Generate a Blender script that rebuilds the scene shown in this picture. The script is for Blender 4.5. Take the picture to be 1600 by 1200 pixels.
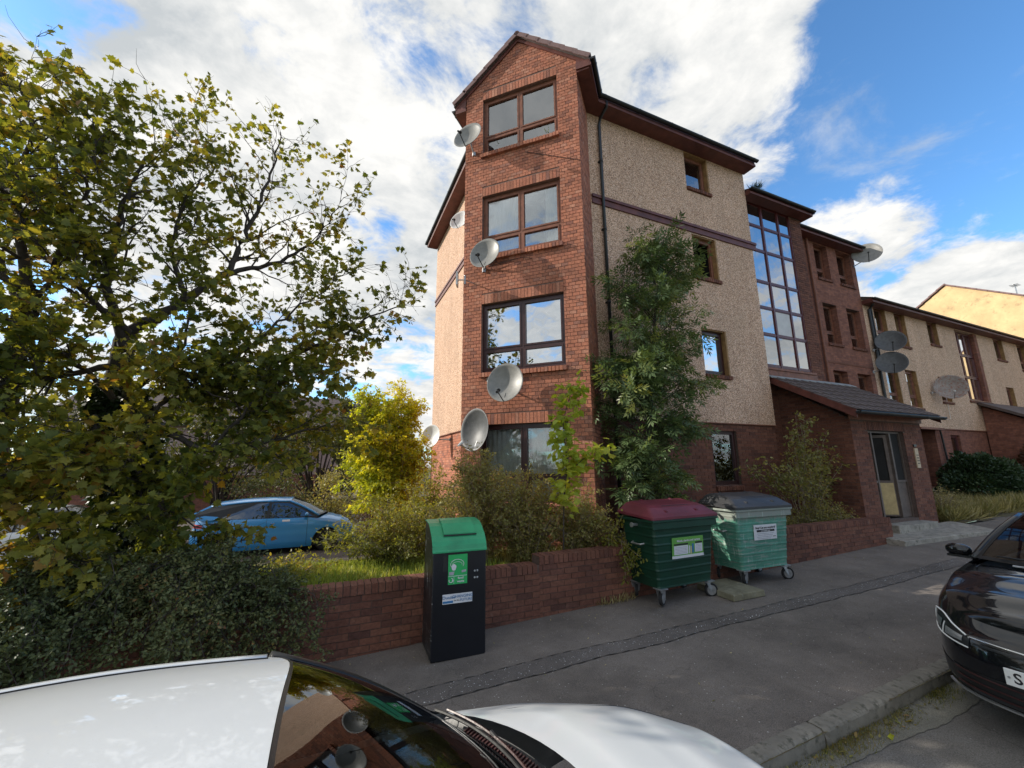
import bpy, bmesh, math, random
import numpy as np
from mathutils import Vector, Matrix
R = math.radians
PI = math.pi
for o in list(bpy.data.objects): bpy.data.objects.remove(o)
C = bpy.context.scene.collection
sc = bpy.context.scene

# ------------------------------------------------------------------ camera
CAM = Vector((0, 0, 2.05))
yaw, pitch, roll = R(66.14), R(11.261), R(-0.406)
fw = Vector((math.cos(yaw)*math.cos(pitch), math.sin(yaw)*math.cos(pitch), math.sin(pitch)))
rt = Vector((math.sin(yaw), -math.cos(yaw), 0)); up = rt.cross(fw)
rt2 = rt*math.cos(roll) + up*math.sin(roll); up2 = up*math.cos(roll) - rt*math.sin(roll)
cd = bpy.data.cameras.new('camera'); cam = bpy.data.objects.new('camera', cd); C.objects.link(cam)
cam.matrix_world = Matrix(((rt2.x, up2.x, -fw.x, CAM.x), (rt2.y, up2.y, -fw.y, CAM.y), (rt2.z, up2.z, -fw.z, CAM.z), (0, 0, 0, 1)))
cd.sensor_width = 36; cd.lens = 640.931/1600*36; cd.clip_start = .05; cd.clip_end = 2000
sc.camera = cam
sc.render.resolution_x = 1024; sc.render.resolution_y = 768

# ------------------------------------------------------------------ light
SUN_AZ, SUN_EL = 150.0, 26.0           # degrees, counter-clockwise from +X
w = bpy.data.worlds.new('World'); sc.world = w; w.use_nodes = True
nt = w.node_tree; N = nt.nodes; K = nt.links; N.clear()
def node(t, **kw):
    n = N.new(t)
    for k, v in kw.items(): setattr(n, k, v)
    return n
def val(n, i, v): n.inputs[i].default_value = v
def wmath(op, a, b=None, clamp=False):
    m = node('ShaderNodeMath', operation=op, use_clamp=clamp)
    for i, q in enumerate((a, b)):
        if q is None: continue
        if isinstance(q, (int, float)): m.inputs[i].default_value = q
        else: K.new(q, m.inputs[i])
    return m.outputs[0]
out = node('ShaderNodeOutputWorld'); bg = node('ShaderNodeBackground'); K.new(bg.outputs[0], out.inputs[0])
SKY = 0.13
val(bg, 1, SKY)
sky = node('ShaderNodeTexSky', sky_type='NISHITA'); sky.sun_disc = False
sky.sun_elevation = R(SUN_EL); sky.sun_rotation = R(90-SUN_AZ)
sky.air_density = 1.0; sky.dust_density = .4; sky.ozone_density = 2.2
tc = node('ShaderNodeTexCoord'); nrm = node('ShaderNodeVectorMath', operation='NORMALIZE'); K.new(tc.outputs['Generated'], nrm.inputs[0])
D = nrm.outputs[0]
sep = node('ShaderNodeSeparateXYZ'); K.new(D, sep.inputs[0])
zc = wmath('MAXIMUM', sep.outputs[2], 0.0); zd = wmath('ADD', zc, .22)
px_ = wmath('DIVIDE', sep.outputs[0], zd); py_ = wmath('DIVIDE', sep.outputs[1], zd)
cmb = node('ShaderNodeCombineXYZ'); K.new(px_, cmb.inputs[0]); K.new(py_, cmb.inputs[1]); K.new(wmath('MULTIPLY', zc, 1.2), cmb.inputs[2])
def wnoise(scale, detail, rough, off=(0, 0, 0), dist=0):
    mp = node('ShaderNodeMapping'); K.new(cmb.outputs[0], mp.inputs[0]); mp.inputs[1].default_value = off
    n = node('ShaderNodeTexNoise'); K.new(mp.outputs[0], n.inputs[0]); val(n, 'Scale', scale); val(n, 'Detail', detail); val(n, 'Roughness', rough); val(n, 'Distortion', dist)
    return n.outputs[0]
n1 = wnoise(1.5, 12, .6, (3.1, 1.7, .4), .25)
n2 = wnoise(5.5, 9, .62, (1.2, 8.0, 3.0), .3)
n3 = wnoise(2.2, 10, .62, (7.0, 2.0, 5.0), .2)
def blob(az, el, r_in, r_out, amt):
    """A broad patch of sky: amt inside r_in degrees, fading to 0 at r_out."""
    v = node('ShaderNodeVectorMath', operation='DOT_PRODUCT'); K.new(D, v.inputs[0])
    a, e = R(az), R(el); v.inputs[1].default_value = (math.cos(a)*math.cos(e), math.sin(a)*math.cos(e), math.sin(e))
    m = node('ShaderNodeMapRange', interpolation_type='SMOOTHSTEP'); K.new(v.outputs['Value'], m.inputs[0])
    val(m, 1, math.cos(R(r_out))); val(m, 2, math.cos(R(r_in))); val(m, 3, 0.0); val(m, 4, amt)
    return m.outputs[0]
bias = wmath('ADD', wmath('ADD', wmath('MULTIPLY', n1, .95), wmath('MULTIPLY', n2, .85)), -.30)
BLOBS = [(17, 36, 3, 13, -.30), (-6, 34, 10, 25, -.30), (16, 13, 3, 8, .42), (-45, 38, 10, 30, -.12),
         (124, 42, 2, 9, -.24), (103, 37, 1, 5, -.10), (98, 26, 6, 22, .10), (87, 30, 1, 6, -.20), (100, 44, 1, 6, -.06),
         (72, 50, 12, 40, .08), (60, 30, 4, 16, .06), (42, 44, 6, 18, .13), (30, 48, 3, 10, .06), (41, 30, 1, 5, -.06), (200, 40, 20, 60, .05)]
for b in BLOBS: bias = wmath('ADD', bias, blob(*b))
mr = node('ShaderNodeMapRange', interpolation_type='SMOOTHSTEP'); K.new(bias, mr.inputs[0])
val(mr, 1, .44); val(mr, 2, .66); val(mr, 3, 0); val(mr, 4, 1)
cr = node('ShaderNodeValToRGB'); K.new(wmath('ADD', wmath('MULTIPLY', n3, .6), wmath('MULTIPLY', n2, .4)), cr.inputs[0])
cr.color_ramp.elements[0].position = .40; cr.color_ramp.elements[0].color = (2.9, 3.08, 3.2, 1)
cr.color_ramp.elements[1].position = .57; cr.color_ramp.elements[1].color = (4.95, 4.9, 4.75, 1)
tint = node('ShaderNodeMix', data_type='RGBA', blend_type='MULTIPLY'); val(tint, 0, 1.0)
K.new(sky.outputs[0], tint.inputs[6]); tint.inputs[7].default_value = (.74, 1.12, 1.36, 1)
mx = node('ShaderNodeMix', data_type='RGBA'); wisp = node('ShaderNodeMapRange', interpolation_type='SMOOTHSTEP'); K.new(wnoise(2.8, 10, .66, (4.0, 9.0, 1.0), .5), wisp.inputs[0]); val(wisp, 1, .50); val(wisp, 2, .78); val(wisp, 3, 0.0); val(wisp, 4, .55)
K.new(wmath('MAXIMUM', mr.outputs[0], wisp.outputs[0]), mx.inputs[0]); K.new(tint.outputs[2], mx.inputs[6]); K.new(cr.outputs[0], mx.inputs[7])
K.new(mx.outputs[2], bg.inputs[0])
sl = bpy.data.lights.new('sun', 'SUN'); sl.energy = 3.3; sl.angle = R(.5); sl.color = (1, .93, .82)
so = bpy.data.objects.new('sun', sl); C.objects.link(so)
sv = Vector((math.cos(R(SUN_AZ))*math.cos(R(SUN_EL)), math.sin(R(SUN_AZ))*math.cos(R(SUN_EL)), math.sin(R(SUN_EL))))
so.rotation_euler = sv.to_track_quat('Z', 'Y').to_euler(); so.location = sv*50
sc.view_settings.view_transform = 'Standard'; sc.view_settings.look = 'None'; sc.view_settings.exposure = 0.68; sc.view_settings.gamma = 1
sc.view_settings.use_curve_mapping = False

# ------------------------------------------------------------------ materials
def mat(name, rough=.8, metal=0.0, spec=.5, coat=0.0):
    m = bpy.data.materials.new(name); m.use_nodes = True
    b = m.node_tree.nodes['Principled BSDF']
    b.inputs['Roughness'].default_value = rough; b.inputs['Metallic'].default_value = metal
    b.inputs['Specular IOR Level'].default_value = spec; b.inputs['Coat Weight'].default_value = coat
    b.inputs['Coat Roughness'].default_value = .03
    return m, m.node_tree, b
def mnode(t, ty, **kw):
    n = t.nodes.new(ty)
    for k, v in kw.items():
        if k in n.inputs: n.inputs[k].default_value = v
        else: setattr(n, k, v)
    return n
def coords(t, scale=(1, 1, 1), kind='Object'):
    c = t.nodes.new('ShaderNodeTexCoord'); mp = t.nodes.new('ShaderNodeMapping'); mp.inputs[3].default_value = scale
    t.links.new(c.outputs[kind], mp.inputs[0]); return mp.outputs[0]
def worldpos(t, scale=(1, 1, 1)):
    c = t.nodes.new('ShaderNodeNewGeometry'); mp = t.nodes.new('ShaderNodeMapping'); mp.inputs[3].default_value = scale
    t.links.new(c.outputs['Position'], mp.inputs[0]); return mp.outputs[0]
def ramp(t, src, stops, interp='LINEAR'):
    r = t.nodes.new('ShaderNodeValToRGB'); t.links.new(src, r.inputs[0]); e = r.color_ramp.elements
    r.color_ramp.interpolation = interp
    while len(e) < len(stops): e.new(.5)
    for q, (p, c) in zip(e, stops):
        q.position = p; q.color = (*c, 1) if len(c) == 3 else c
    return r.outputs[0]
def noise(t, vec, scale, detail=5, rough=.6):
    n = mnode(t, 'ShaderNodeTexNoise', Scale=scale, Detail=detail, Roughness=rough); t.links.new(vec, n.inputs[0]); return n.outputs[0]
def mixc(t, fac, a, b, mode='MIX'):
    m = t.nodes.new('ShaderNodeMix'); m.data_type = 'RGBA'; m.blend_type = mode
    for i, q in ((0, fac), (6, a), (7, b)):
        if isinstance(q, (int, float)): m.inputs[i].default_value = q
        elif isinstance(q, tuple): m.inputs[i].default_value = (*q, 1)
        else: t.links.new(q, m.inputs[i])
    return m.outputs[2]
def bump(t, b, src, strength=.4, dist=.01):
    n = mnode(t, 'ShaderNodeBump', Strength=strength, Distance=dist); t.links.new(src, n.inputs['Height']); t.links.new(n.outputs[0], b.inputs['Normal'])
def simple(name, col, rough=.7, var=.25, scale=6, metal=0., spec=.5, coat=0., bmp=.15, grime=None, bscale=80):
    """colour with soft mottling, optional grime colour in patches, fine relief"""
    m, t, b = mat(name, rough, metal, spec, coat)
    v = coords(t); n = noise(t, v, scale, 6, .65)
    lo = tuple(c*(1-var) for c in col); hi = tuple(min(1, c*(1+var)) for c in col)
    c = ramp(t, n, [(.3, lo), (.7, hi)])
    if grime:
        g = noise(t, v, scale*2.3, 8, .7); f = ramp(t, g, [(grime[1], (0, 0, 0)), (grime[1]+.12, (1, 1, 1))])
        c = mixc(t, f, c, grime[0])
    t.links.new(c, b.inputs['Base Color'])
    if bmp: bump(t, b, noise(t, v, bscale, 3), bmp, .004)
    return m
M = {}
def brick_mat(name, stops, wear=.5):
    m, t, b = mat(name, .88, spec=.25)
    oi = t.nodes.new('ShaderNodeObjectInfo'); at = t.nodes.new('ShaderNodeAttribute'); at.attribute_name = 'rnd'
    ad = mnode(t, 'ShaderNodeMath', operation='ADD'); t.links.new(oi.outputs['Random'], ad.inputs[0]); t.links.new(at.outputs['Fac'], ad.inputs[1])
    fr = mnode(t, 'ShaderNodeMath', operation='FRACT'); t.links.new(ad.outputs[0], fr.inputs[0])
    c = ramp(t, fr.outputs[0], stops)
    v = worldpos(t); n = noise(t, v, 34, 5, .7)
    c = mixc(t, ramp(t, n, [(.35, (.66,)*3), (.7, (1.22,)*3)]), c, c, 'MIX') if 0 else mixc(t, 1.0, c, ramp(t, n, [(.3, (.62,)*3), (.72, (1.25,)*3)]), 'MULTIPLY')
    n2 = noise(t, v, 1.3, 6, .7)
    c = mixc(t, 1.0, c, ramp(t, n2, [(.3, (.72,)*3), (.65, (1.08,)*3)]), 'MULTIPLY')
    n3 = noise(t, v, 5, 8, .75)
    c = mixc(t, ramp(t, n3, [(.62, (0,)*3), (.80, (wear,)*3)]), c, (.42, .34, .29))
    t.links.new(c, b.inputs['Base Color']); bump(t, b, noise(t, v, 160, 3), .5, .003)
    return m
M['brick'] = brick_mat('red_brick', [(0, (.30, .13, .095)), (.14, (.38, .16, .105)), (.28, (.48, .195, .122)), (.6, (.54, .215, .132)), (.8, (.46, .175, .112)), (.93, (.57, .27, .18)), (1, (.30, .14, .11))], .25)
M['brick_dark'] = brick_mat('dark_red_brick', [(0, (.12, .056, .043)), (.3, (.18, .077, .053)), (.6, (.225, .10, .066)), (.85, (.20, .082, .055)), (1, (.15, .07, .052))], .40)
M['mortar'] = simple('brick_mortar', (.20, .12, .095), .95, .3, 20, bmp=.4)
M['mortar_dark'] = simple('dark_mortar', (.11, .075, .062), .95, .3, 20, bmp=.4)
def pebble(name, tint):
    m, t, b = mat(name, .9, spec=.2); v = worldpos(t)
    vo = mnode(t, 'ShaderNodeTexVoronoi', Scale=70.0); t.links.new(v, vo.inputs[0])
    sp = t.nodes.new('ShaderNodeSeparateColor'); t.links.new(vo.outputs['Color'], sp.inputs[0])
    c = ramp(t, sp.outputs[0], [(0, (.17, .10, .075)), (.14, (.36, .25, .19)), (.35, (.60, .45, .33)), (.6, (.72, .56, .43)), (.85, (.86, .72, .58)), (1, (.90, .84, .76))])
    c = mixc(t, ramp(t, vo.outputs['Distance'], [(.5, (0,)*3), (.85, (.75,)*3)]), c, (.20, .13, .09))
    n = noise(t, worldpos(t, (1, 1, .25)), 1.6, 6, .7); c = mixc(t, 1.0, c, ramp(t, n, [(.25, (.80,)*3), (.7, (1.07,)*3)]), 'MULTIPLY')
    st_ = noise(t, worldpos(t, (1, 1, .05)), 5, 7, .7); c = mixc(t, ramp(t, st_, [(.54, (0,)*3), (.74, (.22,)*3)]), c, (.26, .20, .15))
    gd = noise(t, worldpos(t), .9, 5, .6); c = mixc(t, ramp(t, gd, [(.55, (0,)*3), (.75, (.25,)*3)]), c, (.33, .29, .22))
    c = mixc(t, 1.0, c, tint, 'MULTIPLY')
    t.links.new(c, b.inputs['Base Color']); bump(t, b, vo.outputs['Distance'], .5, .006)
    return m
M['render'] = pebble('pebbledash', (1.05, .905, .83))
M['render_far'] = pebble('pebbledash_pale', (1.06, .92, .82))
M['render_pink'] = simple('pinkish_render', (.36, .27, .25), .9, .15, 2, bmp=.3)
M['render_cream'] = simple('cream_render', (.66, .47, .25), .9, .18, 1.2, bmp=.6, grime=((.42, .30, .17), .55))
def bricktex(name, a, b_, mortar):
    m, t, b = mat(name, .9, spec=.2)
    g = t.nodes.new('ShaderNodeNewGeometry'); s = t.nodes.new('ShaderNodeSeparateXYZ'); t.links.new(g.outputs['Position'], s.inputs[0])
    ad = mnode(t, 'ShaderNodeMath', operation='ADD'); t.links.new(s.outputs[0], ad.inputs[0]); t.links.new(s.outputs[1], ad.inputs[1])
    cm = t.nodes.new('ShaderNodeCombineXYZ'); t.links.new(ad.outputs[0], cm.inputs[0]); t.links.new(s.outputs[2], cm.inputs[1])
    br = mnode(t, 'ShaderNodeTexBrick', Scale=1.0); br.inputs['Brick Width'].default_value = .225; br.inputs['Row Height'].default_value = .075
    br.inputs['Mortar Size'].default_value = .005; br.inputs['Color1'].default_value = (*a, 1); br.inputs['Color2'].default_value = (*b_, 1); br.inputs['Mortar'].default_value = (*mortar, 1)
    t.links.new(cm.outputs[0], br.inputs[0])
    n = noise(t, g.outputs['Position'], 7, 8, .75); c = mixc(t, 1.0, br.outputs[0], ramp(t, n, [(.28, (.6,)*3), (.72, (1.3,)*3)]), 'MULTIPLY')
    t.links.new(c, b.inputs['Base Color']); bump(t, b, br.outputs['Fac'], -.6, .006)
    return m
M['bricktex'] = bricktex('brickwork', (.30, .125, .083), (.20, .085, .062), (.15, .10, .085))
M['timber_brown'] = simple('brown_stained_timber', (.20, .075, .042), .6, .35, 9, grime=((.34, .20, .13), .6))
M['timber_dark'] = simple('dark_maroon_frame', (.045, .016, .016), .35, .3, 9)
M['timber_red'] = simple('maroon_frame', (.095, .018, .016), .4, .3, 9)
M['timber_ochre'] = simple('ochre_timber', (.30, .17, .065), .7, .4, 7, bmp=.3, grime=((.14, .08, .04), .58))
M['eaves'] = simple('brown_eaves_board', (.13, .040, .030), .55, .35, 5, grime=((.25, .13, .10), .66))
M['black'] = simple('black_plastic', (.014, .015, .016), .4, .3, 8)
M['rubber'] = simple('tyre_rubber', (.018, .018, .019), .85, .3, 20)
M['interior'] = simple('unlit_room_black', (.014, .013, .012), .95, .3, 3)  # near-black: the darkness of unlit rooms is put into the colour
M['tile'] = simple('concrete_roof_tile', (.115, .085, .078), .9, .35, 5, bmp=.5, grime=((.21, .20, .16), .60))
M['tile_verge'] = simple('maroon_grey_tile', (.20, .125, .12), .85, .25, 7, bmp=.3)
M['curtain'] = simple('white_net_curtain', (.72, .72, .70), .9, .12, 4)
M['blind'] = simple('pale_blind', (.60, .60, .60), .9, .1, 4)
M['lead'] = simple('lead_flashing', (.23, .24, .24), .6, .25, 6, grime=((.36, .36, .33), .55))
M['stone'] = simple('worn_concrete', (.30, .275, .235), .9, .28, 5, bmp=.5, grime=((.15, .14, .11), .52))
M['moss_slab'] = simple('mossy_slab', (.19, .175, .115), .9, .35, 7, bmp=.5, grime=((.26, .25, .20), .56))
M['dish'] = simple('weathered_grey_dish', (.24, .235, .22), .45, .2, 9, grime=((.20, .19, .16), .58))
M['dish_light'] = simple('white_dish', (.66, .67, .66), .4, .12, 9, grime=((.40, .39, .34), .68))
M['dish_dark'] = simple('dark_grey_dish', (.085, .088, .092), .5, .3, 11, grime=((.24, .24, .22), .62))
M['dish_rust'] = simple('rust_stained_dish', (.30, .27, .25), .6, .25, 6, grime=((.27, .13, .09), .48))
M['metal'] = simple('galvanised_steel', (.42, .43, .44), .42, .3, 12, metal=.7)
M['bark'] = simple('dark_bark', (.052, .042, .034), .95, .4, 14, bmp=.8, bscale=40)
M['bark_pale'] = simple('pale_stem_bark', (.26, .205, .145), .9, .35, 14, bmp=.5)
M['white'] = simple('white_plastic', (.72, .72, .70), .5, .08, 9)
M['cream'] = simple('cream_panel', (.55, .42, .28), .6, .12, 9)
M['chrome'] = simple('chrome_trim', (.55, .56, .57), .15, .05, 4, metal=1, bmp=0)
M['alloy'] = simple('alloy_rim', (.45, .46, .47), .3, .1, 8, metal=.8, bmp=0)
def glass(name, tint, gloss, rough=.015, dark=None):
    m = bpy.data.materials.new(name); m.use_nodes = True; t = m.node_tree; t.nodes.clear()
    o = t.nodes.new('ShaderNodeOutputMaterial'); mxs = t.nodes.new('ShaderNodeMixShader'); tr = t.nodes.new('ShaderNodeBsdfTransparent'); gl = t.nodes.new('ShaderNodeBsdfGlossy')
    tr.inputs[0].default_value = (*tint, 1); gl.inputs['Roughness'].default_value = rough; gl.inputs[0].default_value = (.92, .96, 1, 1)
    fr = mnode(t, 'ShaderNodeFresnel', IOR=1.5); ad = mnode(t, 'ShaderNodeMath', operation='ADD'); ad.use_clamp = True
    t.links.new(fr.outputs[0], ad.inputs[0]); ad.inputs[1].default_value = gloss
    t.links.new(ad.outputs[0], mxs.inputs[0]); t.links.new(tr.outputs[0], mxs.inputs[1]); t.links.new(gl.outputs[0], mxs.inputs[2]); t.links.new(mxs.outputs[0], o.inputs[0])
    # slight unevenness of the pane
    nn = noise(t, coords(t), 1.6, 2); bp = mnode(t, 'ShaderNodeBump', Strength=.06, Distance=.05); t.links.new(nn, bp.inputs['Height']); t.links.new(bp.outputs[0], gl.inputs['Normal'])
    return m
M['glass'] = glass('window_glass', (.80, .84, .85), .21)
M['glass_deep'] = glass('reflective_window_glass', (.30, .34, .38), .62)
M['glass_clear'] = glass('clear_window_glass', (.88, .90, .90), .10)
M['glass_stair'] = glass('stairwell_glass', (.16, .20, .27), .34)
M['glass_car'] = glass('car_glass', (.50, .56, .52), .03)
M['glass_tint'] = glass('tinted_car_glass', (.10, .12, .13), .12)
def paint(name, col, rough=.3, flake=0, var=.04):
    m, t, b = mat(name, rough, 0, .5, 1.0); v = coords(t)
    n = noise(t, v, 3, 6, .7); c = ramp(t, n, [(.3, tuple(x*(1-var) for x in col)), (.7, col)])
    d = noise(t, v, 260, 2); c = mixc(t, ramp(t, d, [(.70, (0,)*3), (.76, (.35,)*3)]), c, (.25, .23, .2))
    t.links.new(c, b.inputs['Base Color']); b.inputs['Coat Roughness'].default_value = .04
    return m
M['car_white'] = paint('white_car_paint', (.68, .70, .71), .35)
M['car_black'] = paint('black_car_paint', (.006, .007, .009), .25)
M['car_black'].node_tree.nodes['Principled BSDF'].inputs['Specular IOR Level'].default_value = .1
M['car_blue'] = paint('blue_car_paint', (.035, .27, .62), .35)
def leafmat(name, stops, trans=.5, rough=.5):
    m = bpy.data.materials.new(name); m.use_nodes = True; t = m.node_tree; b = t.nodes['Principled BSDF']; o = t.nodes['Material Output']
    at = t.nodes.new('ShaderNodeAttribute'); at.attribute_name = 'rnd'; c = ramp(t, at.outputs['Fac'], stops)
    n = noise(t, worldpos(t), 25, 3); c = mixc(t, 1.0, c, ramp(t, n, [(.3, (.75,)*3), (.7, (1.2,)*3)]), 'MULTIPLY')
    t.links.new(c, b.inputs['Base Color']); b.inputs['Roughness'].default_value = rough; b.inputs['Specular IOR Level'].default_value = .35
    tr = t.nodes.new('ShaderNodeBsdfTranslucent'); c2 = mixc(t, 1.0, c, (1.5, 1.35, .55), 'MULTIPLY'); t.links.new(c2, tr.inputs[0])
    ms = t.nodes.new('ShaderNodeMixShader'); ms.inputs[0].default_value = trans
    t.links.new(b.outputs[0], ms.inputs[1]); t.links.new(tr.outputs[0], ms.inputs[2]); t.links.new(ms.outputs[0], o.inputs[0])
    return m
M['leaf_syc'] = leafmat('sycamore_leaf', [(0, (.07, .10, .025)), (.35, (.13, .155, .03)), (.62, (.22, .225, .04)), (.86, (.36, .31, .05)), (.95, (.32, .19, .04)), (1, (.19, .08, .035))])
M['leaf_ivy'] = leafmat('ivy_leaf', [(0, (.018, .035, .014)), (.7, (.035, .06, .02)), (1, (.06, .08, .03))], .1, .35)
M['leaf_cot'] = leafmat('small_dark_leaf', [(0, (.065, .085, .035)), (.6, (.115, .14, .055)), (.93, (.19, .19, .07)), (1, (.30, .12, .05))], .25)
M['leaf_hedge'] = leafmat('brownish_hedge_leaf', [(0, (.16, .14, .055)), (.4, (.27, .225, .08)), (.7, (.30, .31, .09)), (1, (.38, .22, .11))], .4)
M['leaf_lime'] = leafmat('lime_shrub_leaf', [(0, (.13, .15, .035)), (.5, (.24, .25, .05)), (.85, (.34, .31, .06)), (1, (.36, .22, .06))], .45)
M['leaf_yellow'] = leafmat('yellow_autumn_leaf', [(0, (.26, .34, .04)), (.4, (.46, .50, .045)), (.85, (.64, .60, .05)), (1, (.55, .40, .06))], .5)
M['leaf_ash'] = leafmat('ash_leaf', [(0, (.06, .10, .04)), (.55, (.12, .175, .07)), (.85, (.20, .24, .09)), (1, (.36, .34, .07))], .3, .4)
M['leaf_sap'] = leafmat('bright_sapling_leaf', [(0, (.24, .32, .04)), (.6, (.40, .46, .06)), (1, (.52, .50, .08))], .5)
M['leaf_porch'] = leafmat('olive_shrub_leaf', [(0, (.13, .14, .045)), (.5, (.22, .21, .065)), (.85, (.34, .28, .08)), (1, (.40, .26, .12))], .35)
M['leaf_round'] = leafmat('dark_evergreen_leaf', [(0, (.018, .04, .016)), (.7, (.035, .065, .025)), (1, (.06, .09, .03))], .15)
M['leaf_red'] = leafmat('reddish_bush_leaf', [(0, (.06, .04, .025)), (.6, (.11, .06, .035)), (1, (.16, .10, .05))], .25)
M['leaf_far'] = leafmat('distant_leaf', [(0, (.05, .065, .025)), (.6, (.09, .10, .03)), (1, (.16, .13, .05))], .35)
M['grass'] = leafmat('lawn_grass', [(0, (.14, .20, .035)), (.5, (.26, .33, .055)), (.8, (.38, .40, .09)), (1, (.55, .48, .22))], .4)
M['grass_dry'] = leafmat('dry_grass', [(0, (.14, .14, .05)), (.5, (.28, .25, .11)), (1, (.50, .42, .24))], .35)
M['moss'] = leafmat('gutter_weed', [(0, (.07, .085, .02)), (.5, (.16, .16, .03)), (.8, (.28, .22, .04)), (1, (.20, .10, .04))], .2)
def asphalt(name, col, speck, sp_amt, patch=None):
    m, t, b = mat(name, .93, spec=.25); v = worldpos(t)
    n = noise(t, v, 1.1, 9, .7); c = ramp(t, n, [(.3, tuple(x*.68 for x in col)), (.7, tuple(x*1.35 for x in col))])
    if patch: c = mixc(t, ramp(t, noise(t, v, .55, 7, .65), [(.5, (0,)*3), (.62, (.6,)*3)]), c, patch)
    f = noise(t, v, 130, 3, .7); c = mixc(t, 1.0, c, ramp(t, f, [(.3, (.55,)*3), (.7, (1.5,)*3)]), 'MULTIPLY')
    vo = mnode(t, 'ShaderNodeTexVoronoi', Scale=38.0); t.links.new(v, vo.inputs[0]); s2 = t.nodes.new('ShaderNodeSeparateColor'); t.links.new(vo.outputs['Color'], s2.inputs[0])
    a = ramp(t, vo.outputs['Distance'], [(.16, (1,)*3), (.24, (0,)*3)]); bb = ramp(t, s2.outputs[0], [(1-sp_amt-.01, (0,)*3), (1-sp_amt, (1,)*3)])
    c = mixc(t, mixc(t, 1.0, a, bb, 'MULTIPLY'), c, speck)
    dn = t.nodes.new('ShaderNodeVectorMath'); dn.operation = 'ADD'; t.links.new(v, dn.inputs[0]); nd = mnode(t, 'ShaderNodeTexNoise', Scale=1.7, Detail=6.0); t.links.new(v, nd.inputs[0]); t.links.new(nd.outputs['Color'], dn.inputs[1])
    ve = mnode(t, 'ShaderNodeTexVoronoi', Scale=.42); ve.feature = 'DISTANCE_TO_EDGE'; t.links.new(dn.outputs[0], ve.inputs[0]); c = mixc(t, ramp(t, ve.outputs[0], [(.0, (.38,)*3), (.0035, (0,)*3)]), c, tuple(x*.3 for x in col))
    n5 = noise(t, v, 4, 8, .8); c = mixc(t, ramp(t, n5, [(.64, (0,)*3), (.78, (.5,)*3)]), c, tuple(min(1, x*2.1) for x in col))
    t.links.new(c, b.inputs['Base Color']); bump(t, b, f, .55, .006)
    return m
M['pavement'] = asphalt('pavement_asphalt', (.160, .138, .120), (.48, .45, .41), .05)
M['trench'] = asphalt('trench_asphalt', (.125, .110, .100), (.5, .48, .45), .12)
M['road'] = asphalt('road_asphalt', (.160, .148, .134), (.3, .29, .28), .05, (.15, .145, .138))
M['channel'] = asphalt('channel_concrete', (.185, .175, .145), (.3, .29, .25), .05, (.11, .10, .088))
M['parking'] = asphalt('parking_asphalt', (.11, .095, .085), (.4, .39, .37), .05)
M['kerb'] = simple('kerb_stone', (.20, .18, .148), .92, .3, 5, bmp=.6, grime=((.09, .085, .065), .52))
M['soil'] = simple('leafy_soil', (.085, .065, .035), .95, .4, 9, bmp=.8, grime=((.16, .15, .05), .5))
M['ground'] = simple('rough_ground', (.10, .12, .045), .95, .35, 2, bmp=.6, grime=((.14, .11, .06), .5))
def binmat(name, col, wornc, th, stripe, rough=.45, top=None):
    m, t, b = mat(name, rough, spec=.5); v = coords(t)
    n = noise(t, v, 2.2, 6, .65); c = ramp(t, n, [(.3, tuple(x*.72 for x in col)), (.7, tuple(x*1.25 for x in col))])
    s = noise(t, coords(t, (.9, .9, 9)), 5, 9, .75); c = mixc(t, ramp(t, s, [(th, (0,)*3), (th+.07, (1,)*3)]), c, wornc)
    if top:
        sx = t.nodes.new('ShaderNodeSeparateXYZ'); t.links.new(v, sx.inputs[0]); ma = mnode(t, 'ShaderNodeMath', operation='MULTIPLY'); ma.inputs[1].default_value = .35; t.links.new(noise(t, coords(t, (5, 5, 1.2)), 3, 8, .7), ma.inputs[0]); mb_ = mnode(t, 'ShaderNodeMath', operation='ADD'); t.links.new(sx.outputs[2], mb_.inputs[0]); t.links.new(ma.outputs[0], mb_.inputs[1])
        mrr = t.nodes.new('ShaderNodeMapRange'); t.links.new(mb_.outputs[0], mrr.inputs[0]); mrr.inputs[1].default_value = top; mrr.inputs[2].default_value = top+.07; mrr.inputs[3].default_value = 0; mrr.inputs[4].default_value = .8; c = mixc(t, mrr.outputs[0], c, (.27, .26, .235))
    s3 = noise(t, coords(t, (14, 14, 1.0)), 2.2, 8, .7); c = mixc(t, ramp(t, s3, [(stripe, (0,)*3), (stripe+.08, (.8,)*3)]), c, tuple(min(1, x*1.7+.02) for x in wornc))
    t.links.new(c, b.inputs['Base Color']); bump(t, b, noise(t, v, 45, 4), .15, .006)
    return m
M['bin_dark'] = binmat('dark_green_bin_paint', (.004, .040, .022), (.08, .17, .14), .64, .70)
M['bin_mint'] = binmat('faded_mint_bin_paint', (.075, .26, .185), (.25, .30, .26), .53, .58, .6, top=1.12)
M['lid_maroon'] = binmat('maroon_lid', (.15, .025, .040), (.26, .11, .12), .66, .74)
M['lid_black'] = binmat('grey_black_lid', (.035, .035, .038), (.15, .15, .15), .60, .68)
M['food_green'] = binmat('green_cap_paint', (.025, .30, .13), (.14, .42, .26), .62, .72, .38)
M['food_black'] = binmat('black_cabinet_paint', (.008, .009, .013), (.07, .07, .07), .70, .76, .3)
M['food_side'] = binmat('scuffed_cabinet_side', (.013, .014, .017), (.38, .38, .36), .60, .60, .4)
def flat(name, col, rough=.6, emit=0): return simple(name, col, rough, .06, 20, bmp=0)
M['sign_green'] = flat('sign_green', (.02, .38, .10)); M['sign_dkgreen'] = flat('sign_leaf_green', (.13, .34, .06)); M['sign_white'] = flat('sign_white', (.66, .66, .68))
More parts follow.
